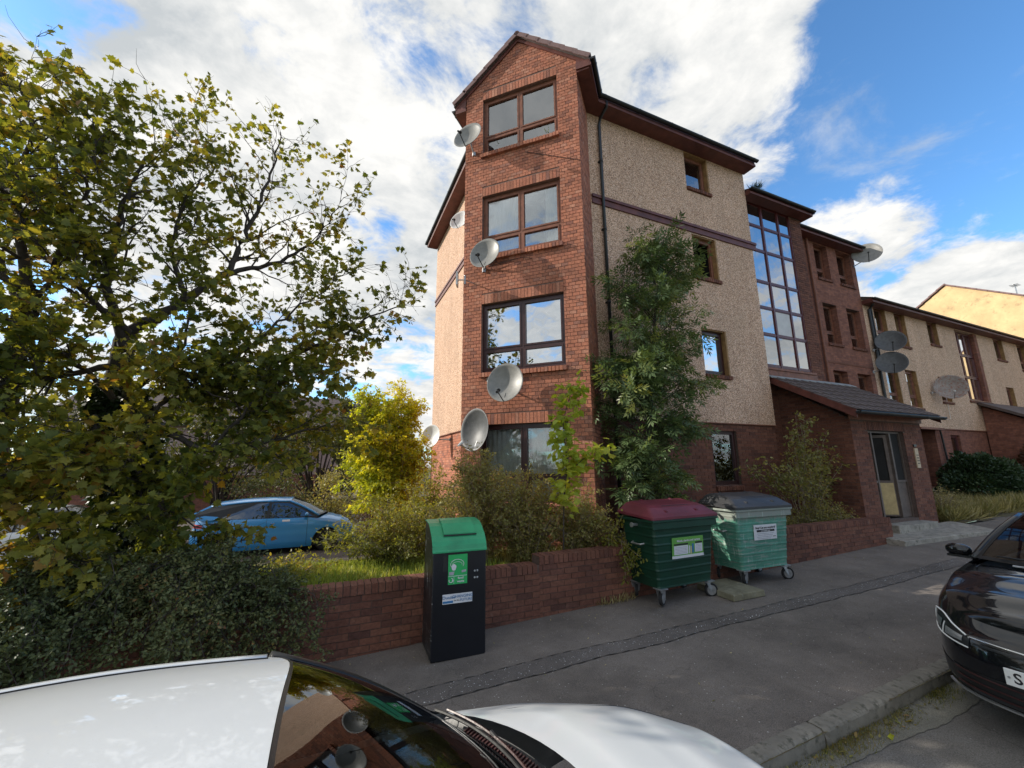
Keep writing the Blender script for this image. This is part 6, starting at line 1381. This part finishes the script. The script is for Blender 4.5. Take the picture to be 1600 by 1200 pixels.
LT = thing('sycamore_tree', 'second sycamore with a bare dark trunk cut off by the left edge', 'tree', (-3.9, 7.2, .5)); tr = Tree()
mb = MB(); P2_ = resample([(-3.75, 7.3, .3), (-3.65, 7.0, 1.8), (-3.54, 6.8, 2.89), (-3.46, 6.6, 3.63), (-3.41, 6.5, 4.17)], .2); mb.tube(P2_, [.15-.06*i/(len(P2_)-1) for i in range(len(P2_))], 10, cap=False); obj('trunk', mb, M['bark'], LT, smooth=True)
tr.limb([(-3.41, 6.5, 4.17), (-3.63, 6.3, 5.26), (-3.55, 6.2, 6.0), (-3.80, 6.3, 6.75)], .09, .010, (.1, 1), .12, 24, .34, .9, .1)
tr.limb([(-3.3, 6.4, 3.75), (-2.94, 6.0, 4.84), (-2.74, 5.8, 5.6), (-2.85, 5.8, 6.15)], .07, .010, (.1, 1), .11, 26, .34, .9, .05)
tr.limb([(-3.5, 6.7, 3.3), (-4.1, 6.0, 3.9), (-4.4, 5.6, 4.6), (-4.5, 5.4, 5.4)], .07, .010, (.1, 1), .12, 26, .34, .9, 0)
tr.limb([(-3.5, 6.6, 2.9), (-3.9, 5.8, 2.7), (-4.1, 5.3, 2.3)], .05, .010, (.1, 1), .10, 28, .32, .8, 0)
tr.limb([(-3.45, 6.5, 4.0), (-4.3, 7.0, 5.2), (-4.8, 7.4, 6.6)], .07, .010, (.1, 1), .13, 24, .34, 1., 0)
tr.thin(.76, 4.0); tr.done(LT, 'leaf_syc', size=.080, jitter=.4, flat=.6)

# unseen tree added beyond the left of the frame to shade the pavement
FT = thing('added_shade_tree', 'unseen tall sycamore added just outside the frame to shade the pavement', 'tree', (-7.8, 10.7, 0)); tr = Tree()
mb = MB(); mb.tube([(-7.8, 10.7, -.5), (-7.7, 10.7, 3), (-7.6, 10.7, 6.5)], [.26, .2, .13], 10); obj('trunk', mb, M['bark'], FT, smooth=True)
for i in range(15):
    a = i*2.4; z0 = 5.6+i*.16; r_ = rv.uniform(.7, 1.35); tr.limb([(-7.65, 10.7, z0), (-7.65+r_*.5*math.cos(a), 10.7+r_*.5*math.sin(a), z0+1.0), (-7.65+r_*math.cos(a), 10.7+r_*math.sin(a), z0+2.2)], .06, .01, (.2, 1), .16, 26, .32, .6, 0)
tr.done(FT, 'leaf_syc', size=.15, jitter=.4, flat=.6)
def shrub(name, label, cat, base, height, rx, ry, nst, m, size, tmpl='tri', lpm=60, bark='bark_pale', tw=.22, group=None, arch=.35, leaf_from=.25, lean=(0, 0), sub=5, spread=.05, flat=.8, seedx=0, low=0.):
    t = thing(name, label, cat, base, group=group); tr = Tree()
    for i in range(nst):
        a = rv.uniform(0, 2*PI); q = math.sqrt(rv.random()); tx, ty = rx*q*math.cos(a), ry*q*math.sin(a); h = height*(1-.45*q*q)*rv.uniform(.72, 1.05); bx_, by_ = tx*.25+rv.uniform(-.05, .05), ty*.25+rv.uniform(-.05, .05)
        p0 = Vector(base)+Vector((bx_, by_, 0)); p3 = Vector(base)+Vector((tx+lean[0]*h, ty+lean[1]*h, h*(1-arch*q*.5))); p1 = p0.lerp(p3, .35)+Vector((-tx*.15, -ty*.15, h*.15)); p2 = p0.lerp(p3, .72)+Vector((-tx*.05, -ty*.05, h*.10))
        P = resample([p0, p1, p2, p3], .12); P = [p+Vector((rv.gauss(0, .012), rv.gauss(0, .012), 0)) for p in P]; n = len(P); tr.wood.tube(P, [.011*(1-.75*k/(n-1)) for k in range(n)], 4, cap=False)
        for k in range(max(1, int(n*leaf_from)), n):
            for _ in range(sub):
                b = Vector((rv.gauss(0, 1), rv.gauss(0, 1), rv.gauss(0, .6))).normalized(); tr.twig(P[k], b+(P[k]-P[k-1]).normalized()*.5, tw*rv.uniform(.4, 1.3), lpm, .0028, .03, spread)
    tr.done(t, m, bark, size=size, tmpl=tmpl, lname='foliage', flat=flat); return t
# shrubs behind the wall, from the left
cot = thing('cotoneaster_bush', 'dark small leaved bush spilling over the left end of the garden wall', 'bush', (-1.9, 5.4, .3)); tr = Tree()
for i in range(170):
    x = rv.uniform(-4.6, -.35); k = sm(-.2, -1.1, x) if False else min(1, (-.1-x)/1.0); y0 = rv.uniform(5.25, 5.7); h = (.58+.42*rv.random())*k; ya = rv.uniform(4.35, 5.15) if rv.random() < .72 else rv.uniform(5.1, 5.8)
    if x > -.9: ya = max(ya, 4.75)
    P = resample([(x, y0, .5), (x+rv.uniform(-.15, .25), y0-.15, .60+h*.62), (x+rv.uniform(-.2, .45), (ya+y0)/2, .55+h*.60), (x+rv.uniform(-.2, .6), ya, rv.uniform(.12, .75)*(.6+.5*k))], .12); n = len(P); tr.wood.tube(P, [.008*(1-.7*q/(n-1)) for q in range(n)], 3, cap=False)
    for q in range(1, n):
        for _ in range(5):
            b = Vector((rv.gauss(0, 1), rv.gauss(0, 1), rv.gauss(0, .7))).normalized(); tr.twig(P[q], b, rv.uniform(.06, .24), 85, .0025, 0, .03)
tr.done(cot, 'leaf_cot', size=.034, tmpl='tri', lname='foliage', flat=1.0)
shrub('low_shrub', 'low pale green shrub on the lawn below the blue car', 'shrub', (-.45, 6.7, .42), .42, .75, .45, 20, 'leaf_lime', .045, tmpl='oval', lpm=46, sub=4)
shrub('lime_shrub', 'yellow green mounded shrub left of the food waste bin', 'shrub', (1.05, 7.1, .45), 1.10, 1.0, .7, 46, 'leaf_lime', .042, tmpl='oval', lpm=58, sub=5)
shrub('lime_shrub', 'taller yellow green shrub with orange tips against the sunlit side wall', 'shrub', (1.75, 7.9, .45), 1.60, .75, .7, 42, 'leaf_lime', .045, tmpl='oval', lpm=52, sub=5)
shrub('twiggy_shrub', 'brownish twiggy shrub directly behind the food waste bin, tallest of the hedge', 'shrub', (2.20, 6.35, .5), 1.92, .72, .55, 64, 'leaf_hedge', .040, lpm=60, sub=5, leaf_from=.30)
shrub('twiggy_shrub', 'green and brown twiggy shrub in the middle of the hedge below the bay window', 'shrub', (2.95, 6.05, .5), 1.50, .70, .5, 60, 'leaf_hedge', .040, lpm=60, sub=5, leaf_from=.25)
shrub('twiggy_shrub', 'right hand twiggy shrub of the hedge, thinning towards the brick corner', 'shrub', (3.75, 5.95, .52), 1.20, .62, .45, 48, 'leaf_hedge', .040, lpm=56, sub=5, leaf_from=.25)
# yellow tree
YT = thing('young_yellow_tree', 'young tree in bright yellow autumn leaf beside the sunlit side wall', 'tree', (1.4, 10.8, .2)); tr = Tree()
mb = MB(); mb.tube([(1.4, 10.8, 0), (1.42, 10.8, .9), (1.45, 10.8, 1.8)], [.06, .05, .04], 8); obj('trunk', mb, M['bark_pale'], YT)
for i in range(26):
    a = rv.uniform(0, 2*PI); z0 = rv.uniform(.7, 2.4); r_ = .92*(1-.55*abs(z0-1.4)/1.6)*rv.uniform(.5, 1.05)
    tr.limb([(1.43, 10.8, z0), (1.43+r_*.5*math.cos(a), 10.8+r_*.5*math.sin(a), z0+.45), (1.43+r_*math.cos(a), 10.8+r_*math.sin(a), z0+.95+.5*rv.random())], .02, .005, (.15, 1), .10, 46, .26, .50, 0)
tr.limb([(1.45, 10.8, 1.8), (1.5, 10.8, 2.8), (1.62, 10.8, 3.85)], .03, .006, (.1, 1), .12, 32, .26, .5, .1)
tr.done(YT, 'leaf_yellow', 'bark_pale', size=.075, tmpl='oval')
# ash beside the bay
AT = thing('ash_tree', 'slender dark green ash tree growing up the pebbledash wall right of the bay', 'tree', (5.55, 6.15, .55)); tr = Tree()
AP = [(5.45, 6.15, .5), (5.5, 6.15, 1.6), (5.6, 6.15, 2.8), (5.75, 6.1, 4.0), (5.95, 6.1, 5.2), (6.25, 6.15, 6.3), (6.52, 6.2, 7.0)]
mb = MB(); P3 = resample(AP, .3); mb.tube(P3, [.075*(1-.85*i/(len(P3)-1)) for i in range(len(P3))], 8, cap=False); obj('trunk', mb, M['bark'], AT, smooth=True)
def at_h(z):
    for p, q_ in zip(P3, P3[1:]):
        if q_.z >= z: return p.lerp(q_, (z-p.z)/(q_.z-p.z))
    return P3[-1]
def ash_r(z): return interp([(1.0, .8), (1.8, 1.15), (3.0, 1.5), (3.8, 1.05), (4.6, 1.12), (5.4, 1.15), (5.9, 1.0), (6.4, .6), (7, .28)], z)
for i in range(118):
    z = rv.uniform(.9, 6.7); a = rv.uniform(0, 2*PI); p = at_h(z); r_ = ash_r(z)*rv.uniform(.45, 1.05); yy = math.sin(a)*r_*.62
    if p.y+yy > 6.95: yy = 6.95-p.y
    e_ = p+Vector((math.cos(a)*r_, yy, r_*rv.uniform(.2, .75))); mdl = p.lerp(e_, .5)+Vector((0, 0, .14))
    Q = resample([p, mdl, e_], .12); n = len(Q); tr.wood.tube(Q, [.016*(1-.75*k/(n-1)) for k in range(n)], 4, cap=False)
    for k in range(max(1, n//4), n):
        for _ in range(6 if k < n-1 else 9):
            b = Vector((rv.gauss(0, 1), rv.gauss(0, 1), rv.gauss(0, .5)+.2)).normalized(); dd = (Q[k]-Q[k-1]).normalized(); q_ = Q[k]+b*rv.uniform(.0, .12); tr.leaf(q_, dd*.8+b)
tr.done(AT, 'leaf_ash', size=.27, tmpl='ash', flat=.55, droop=.45)
# bright sapling in front of the bay
SP = thing('sycamore_sapling', 'bright yellow green sycamore sapling in front of the ground floor bay window', 'sapling', (3.35, 5.65, .55)); tr = Tree()
for (P, r0) in (([(3.3, 5.62, .5), (3.32, 5.6, 1.4), (3.40, 5.6, 2.1), (3.36, 5.6, 2.7), (3.58, 5.6, 3.35)], .014), ([(3.38, 5.6, 1.9), (3.7, 5.58, 2.15), (4.05, 5.6, 2.33)], .009)):
    Q = resample(P, .1); n = len(Q); tr.wood.tube(Q, [r0*(1-.7*k/(n-1)) for k in range(n)], 5, cap=False)
    for k in range(int(n*.35) if r0 > .01 else 2, n):
        for _ in range(22):
            b = Vector((rv.gauss(0, 1), rv.gauss(0, .8), rv.gauss(0, .4))).normalized(); tr.leaf(Q[k]+b*rv.uniform(.04, .24), b)
tr.done(SP, 'leaf_sap', 'bark', size=.112, flat=.45)
# climber by the dark bin
CL = thing('climbing_plant', 'pale leafy climber hanging over the wall at the left end of the dark green bin', 'climber', (4.15, 5.5, .6)); tr = Tree()
for i in range(16):
    x = rv.uniform(4.02, 4.30); P = polywalk((x, 5.5, .7), (rv.uniform(-.3, .6), -.2, 1.0), rv.uniform(.5, .95), 6, .25, -.02) if i < 9 else polywalk((x, 5.22, .95), (rv.uniform(-.2, .3), -.35, -.5), rv.uniform(.3, .6), 5, .2, -.1)
    tr.wood.tube(P, .004, 3, cap=False)
    for k in range(1, len(P)):
        for _ in range(9): b = Vector((rv.gauss(0, 1), rv.gauss(0, 1), rv.gauss(0, 1))).normalized(); tr.leaf(P[k]+b*rv.uniform(.01, .09), b)
tr.done(CL, 'leaf_lime', 'bark_pale', size=.055, tmpl='oval', lname='foliage')
# shrubs by the porch and along the wall
shrub('arching_shrub', 'tall open shrub with bare arching stems beside the entrance porch', 'shrub', (9.75, 6.0, .55), 2.55, 1.75, .6, 30, 'leaf_porch', .070, tmpl='oval', lpm=24, sub=3, tw=.24, leaf_from=.46, arch=.1)
shrub('low_shrub', 'low yellow leaved shrub topping the wall behind the mint green bin', 'shrub', (7.9, 5.95, .55), .72, 1.15, .35, 40, 'leaf_porch', .034, tmpl='oval', lpm=50, sub=4)
shrub('low_shrub', 'dense low shrub at the foot of the arching one by the porch wall', 'shrub', (10.0, 5.85, .55), .80, .95, .35, 36, 'leaf_porch', .040, tmpl='oval', lpm=46, sub=4)
shrub('low_shrub', 'dark low shrub under the ash tree behind the dark green bin', 'shrub', (5.4, 6.0, .5), .62, .9, .4, 34, 'leaf_cot', .034, tmpl='oval', lpm=46, sub=4)
def mound(name, label, cat, c, rx, ry, rz, n, m, size, tmpl='tri'):
    t = thing(name, label, cat, c); pts, ds = [], []
    for i in range(n):
        v = Vector((rv.gauss(0, 1), rv.gauss(0, 1), rv.gauss(0, 1))).normalized(); v.z = abs(v.z); s_ = 1+.10*math.sin(v.x*7+v.z*5)+.08*math.sin(v.y*9)-rv.random()**2*.35; pts.append((c[0]+v.x*rx*s_, c[1]+v.y*ry*s_, c[2]+v.z*rz*s_)); ds.append(tuple(v))
    tr = Tree()
    for i in range(24):
        v = Vector((rv.gauss(0, 1), rv.gauss(0, 1), 0)).normalized()*rv.random(); tr.wood.tube([c, (c[0]+v.x*rx*.8, c[1]+v.y*ry*.8, c[2]+rz*.75)], .012, 4, cap=False)
    obj('branches', tr.wood, M['bark'], t); leafobj('foliage', pts, ds, size, tmpl, m, t, flat=1.1, droop=.0); return t
mound('evergreen_bush', 'rounded dark evergreen bush in front of the terraced flats', 'bush', (22.4, 7.3, .75), 2.2, 1.0, 1.55, 15000, 'leaf_round', .11)
mound('reddish_bush', 'dull reddish bush beyond the dark evergreen one', 'bush', (28.2, 7.0, .9), 2.6, 1.0, 1.8, 9000, 'leaf_red', .12)
shrub('flowering_weeds', 'straggly weeds with pale seed heads beside the porch pillar', 'plant', (15.6, 6.0, .5), .95, .8, .4, 30, 'grass_dry', .045, tmpl='oval', lpm=24, sub=3)
mb = MB()
# background planting behind the car park
def bgtree(name, label, cat, c, h, r, n, m, size=.16, trunk=True, zf=.35):
    t = thing(name, label, cat, c); pts, ds = [], []; tr = Tree(); cl = []
    for i in range(26):
        a = rv.uniform(0, 2*PI); q = math.sqrt(rv.random()); z = rv.uniform(zf, 1); rr_ = r*q*math.sqrt(max(.1, 1-((z-.62)/.5)**2*.8)); cl.append((c[0]+rr_*math.cos(a), c[1]+rr_*math.sin(a), c[2]+h*z, r*rv.uniform(.22, .40)))
    for (x, y, z, q) in cl:
        tr.wood.tube([c, (c[0]*.6+x*.4, c[1]*.6+y*.4, c[2]+(z-c[2])*.55), (x, y, z)], [.07*h/5, .04*h/5, .012], 5, cap=False)
        for i in range(n//26):
            v = Vector((rv.gauss(0, 1), rv.gauss(0, 1), rv.gauss(0, .8))).normalized()*rv.random()**.45; pts.append((x+v.x*q, y+v.y*q, z+v.z*q*.8)); ds.append(tuple(v))
    if trunk: mb = MB(); mb.tube([(c[0], c[1], c[2]-.3), (c[0]+.1, c[1], c[2]+h*.5)], [.035*h, .02*h], 8); obj('trunk', mb, M['bark'], t)
    obj('branches', tr.wood, M['bark'], t); leafobj('crown' if trunk else 'foliage', pts, ds, size, 'tri', m, t, flat=1., droop=.1); return t
bgtree('background_tree', 'brownish green tree beyond the car park showing between the house and the yellow tree', 'tree', (-.4, 22, -.5), 5.0, 2.0, 4200, 'leaf_far')
bgtree('background_tree', 'bushy tree in front of the long pinkish house behind the blue car', 'tree', (-4.6, 24.5, -.5), 5.2, 2.6, 5200, 'leaf_far', .18)
bgtree('background_tree', 'dark tree on the skyline left of the yellow tree', 'tree', (1.6, 38, 0), 7.6, 2.3, 3600, 'leaf_far', .26)
bgtree('background_tree', 'dark leafy tree behind the sycamore trunks at the far left', 'tree', (-9.5, 20, -.5), 6.0, 3.0, 4200, 'leaf_far', .2)
bgtree('hedge_bush', 'brown green hedge bush behind the bonnet of the blue car', 'bush', (.3, 17.6, -.45), 2.3, 1.5, 4200, 'leaf_hedge', .09, False, .1)
bgtree('hedge_bush', 'twiggy hedge bush behind the roof of the blue car', 'bush', (-1.9, 17.8, -.45), 2.0, 1.5, 3800, 'leaf_far', .09, False, .1)
bgtree('hedge_bush', 'reddish brown bush right of the nose of the blue car', 'bush', (1.9, 14.0, -.2), 1.5, 1.0, 3000, 'leaf_red', .07, False, .1)
bgtree('hedge_bush', 'dark bush beyond the cream gable wall end', 'bush', (2.1, 17.5, -.3), 3.0, 1.1, 3200, 'leaf_far', .10, False, .1)

# grass: lawn, seedy strip, gutter weeds
def tufts(name, label, cat, region, n, h, m, zf, wid=.9, dens=None, tall=1.0):
    pts, ds = [], []
    while len(pts) < n:
        x, y = rv.uniform(region[0], region[1]), rv.uniform(region[2], region[3])
        if dens and rv.random() > dens(x, y): continue
        pts.append((x, y, zf(x, y)-.01)); ds.append((rv.gauss(0, .35), rv.gauss(0, .35), 1.6))
    pts = np.array(pts); ds = np.array(ds); r_ = np.clip(rg.uniform(0, 1, n)*.7+.3*(.5+.5*np.sin(pts[:, 0]*3+pts[:, 1]*4)), 0, 1)
    me = leaves(pts, ds, h*rg.uniform(.5, 1.4, n), 'blade', r_, flat=1., droop=0., fold=.1); me.materials.append(M[m]); me.name = name
    o = bpy.data.objects.new(name, me); C.objects.link(o); tag(o, label, cat, kind='stuff'); return o
tufts('lawn_grass', 'rough sunlit grass on the bank behind the garden wall', 'grass', (-2.5, 2.4, 5.48, 11.5), 52000, .17, 'grass', garden, dens=lambda x, y: 1.0 if y < 9 else .4)
tufts('long_grass', 'long dry grass strip between the porch and the dark evergreen bush', 'grass', (14.9, 27, 5.55, 7.6), 22000, .36, 'grass_dry', lambda x, y: garden(x, y), dens=lambda x, y: max(.15, 1-(x-14.9)/9))
tufts('ground_cover', 'scrubby ground cover behind the wall under the shrubs', 'ground cover', (2.4, 11.1, 5.48, 7.0), 16000, .16, 'leaf_porch', garden)
tufts('kerb_weeds', 'yellow green moss and weeds along the foot of the kerb', 'weeds', (.8, 8, 2.05, 2.245), 9000, .038, 'moss', lambda x, y: SL*x-.108, dens=lambda x, y: max(0, (y-2.05)/.195)**1.5*max(0., min(1, .45+.9*math.sin(x*2.9)*math.sin(x*1.1+1)+.35*math.sin(x*9))))
tufts('wall_foot_weeds', 'small dry weeds at the foot of the garden wall beside the dark bin', 'weeds', (3.6, 4.2, 5.16, 5.245), 160, .12, 'grass_dry', lambda x, y: SL*x)
# fallen leaves and grit
def litter(name, label, cat, n, fn, size, m, tmpl='oval'):
    pts = np.array([fn() for _ in range(n)]); ds = np.stack([rg.normal(0, 1, n), rg.normal(0, 1, n), np.zeros(n)], 1)
    me = leaves(pts, ds, size*rg.uniform(.5, 1.4, n), tmpl, rg.uniform(0, 1, n), flat=.22, droop=0, fold=-.05); me.materials.append(M[m]); me.name = name
    o = bpy.data.objects.new(name, me); C.objects.link(o); tag(o, label, cat, kind='stuff'); return o
def kl(): x = rv.uniform(1.5, 8); return (x, 2.24-abs(rv.gauss(0, .07)), SL*x-.095)
litter('gutter_leaves', 'small dead leaves lying in the gutter below the kerb', 'fallen leaves', 260, kl, .035, 'leaf_hedge')
def pv(): x = rv.uniform(-.5, 12); return (x, 5.22-abs(rv.gauss(0, .25)) if rv.random() < .6 else rv.uniform(2.5, 5.2), SL*x+.008)
litter('pavement_litter', 'scattered leaf fragments on the pavement', 'fallen leaves', 240, pv, .022, 'grass_dry')
lf = thing('fallen_leaf', 'curled yellow leaf lying in the gutter in front of the black car', 'leaf', (4.02, 2.10, SL*4.0-.100)); leafobj('blade', [(3.98, 2.10, SL*4-.085)], [(1, .2, .2)], .13, 'oval', 'leaf_yellow', lf)
lf = thing('fallen_leaf', 'brown curled leaf in the gutter nearest the black car bumper', 'leaf', (4.35, 2.14, SL*4.3-.1)); leafobj('blade', [(4.33, 2.14, SL*4.3-.09)], [(1, -.3, .3)], .10, 'maple', 'leaf_hedge', lf)
def gr(): x = rv.uniform(.2, 14); return (x, 4.10-.02*x+.03*math.sin(x*.6)+rv.gauss(0, .07), SL*x+.007)
litter('trench_grit', 'pale stone chips scattered along the dark trench strip', 'grit', 900, gr, .012, 'white', 'tri')
for (tt_, lab) in ((.85, 'small spiky pot plant behind the lower left pane of the topmost bay window'), (1.95, 'small spiky pot plant behind the lower right pane of the topmost bay window')):
    b0 = Vector(bay.P(tt_, 9.26, -.22)); pp = thing('pot_plant', lab, 'pot plant', b0, group='pot plants in the topmost bay window'); mb = MB(); mb.lathe([(.0, 0), (.045, 0), (.06, .10), (.0, .10)], 12); obj('pot', mb, M['cream'], pp, local=True)
    leafobj('foliage', [(b0.x, b0.y, b0.z+.09)]*40, [(rv.gauss(0, .7), rv.gauss(0, .7), 1) for _ in range(40)], .20, 'blade', 'leaf_ash', pp, droop=0)
wd = thing('roof_weed', 'small tuft of weed growing in the gutter of the stair tower', 'weed', (10.95, 6.88, 9.98)); leafobj('foliage', [(10.95+rv.gauss(0, .08), 6.88+rv.gauss(0, .05), 9.98) for _ in range(160)], [(rv.gauss(0, .6), rv.gauss(0, .6), 1) for _ in range(160)], .20, 'blade', 'leaf_round', wd, droop=0)
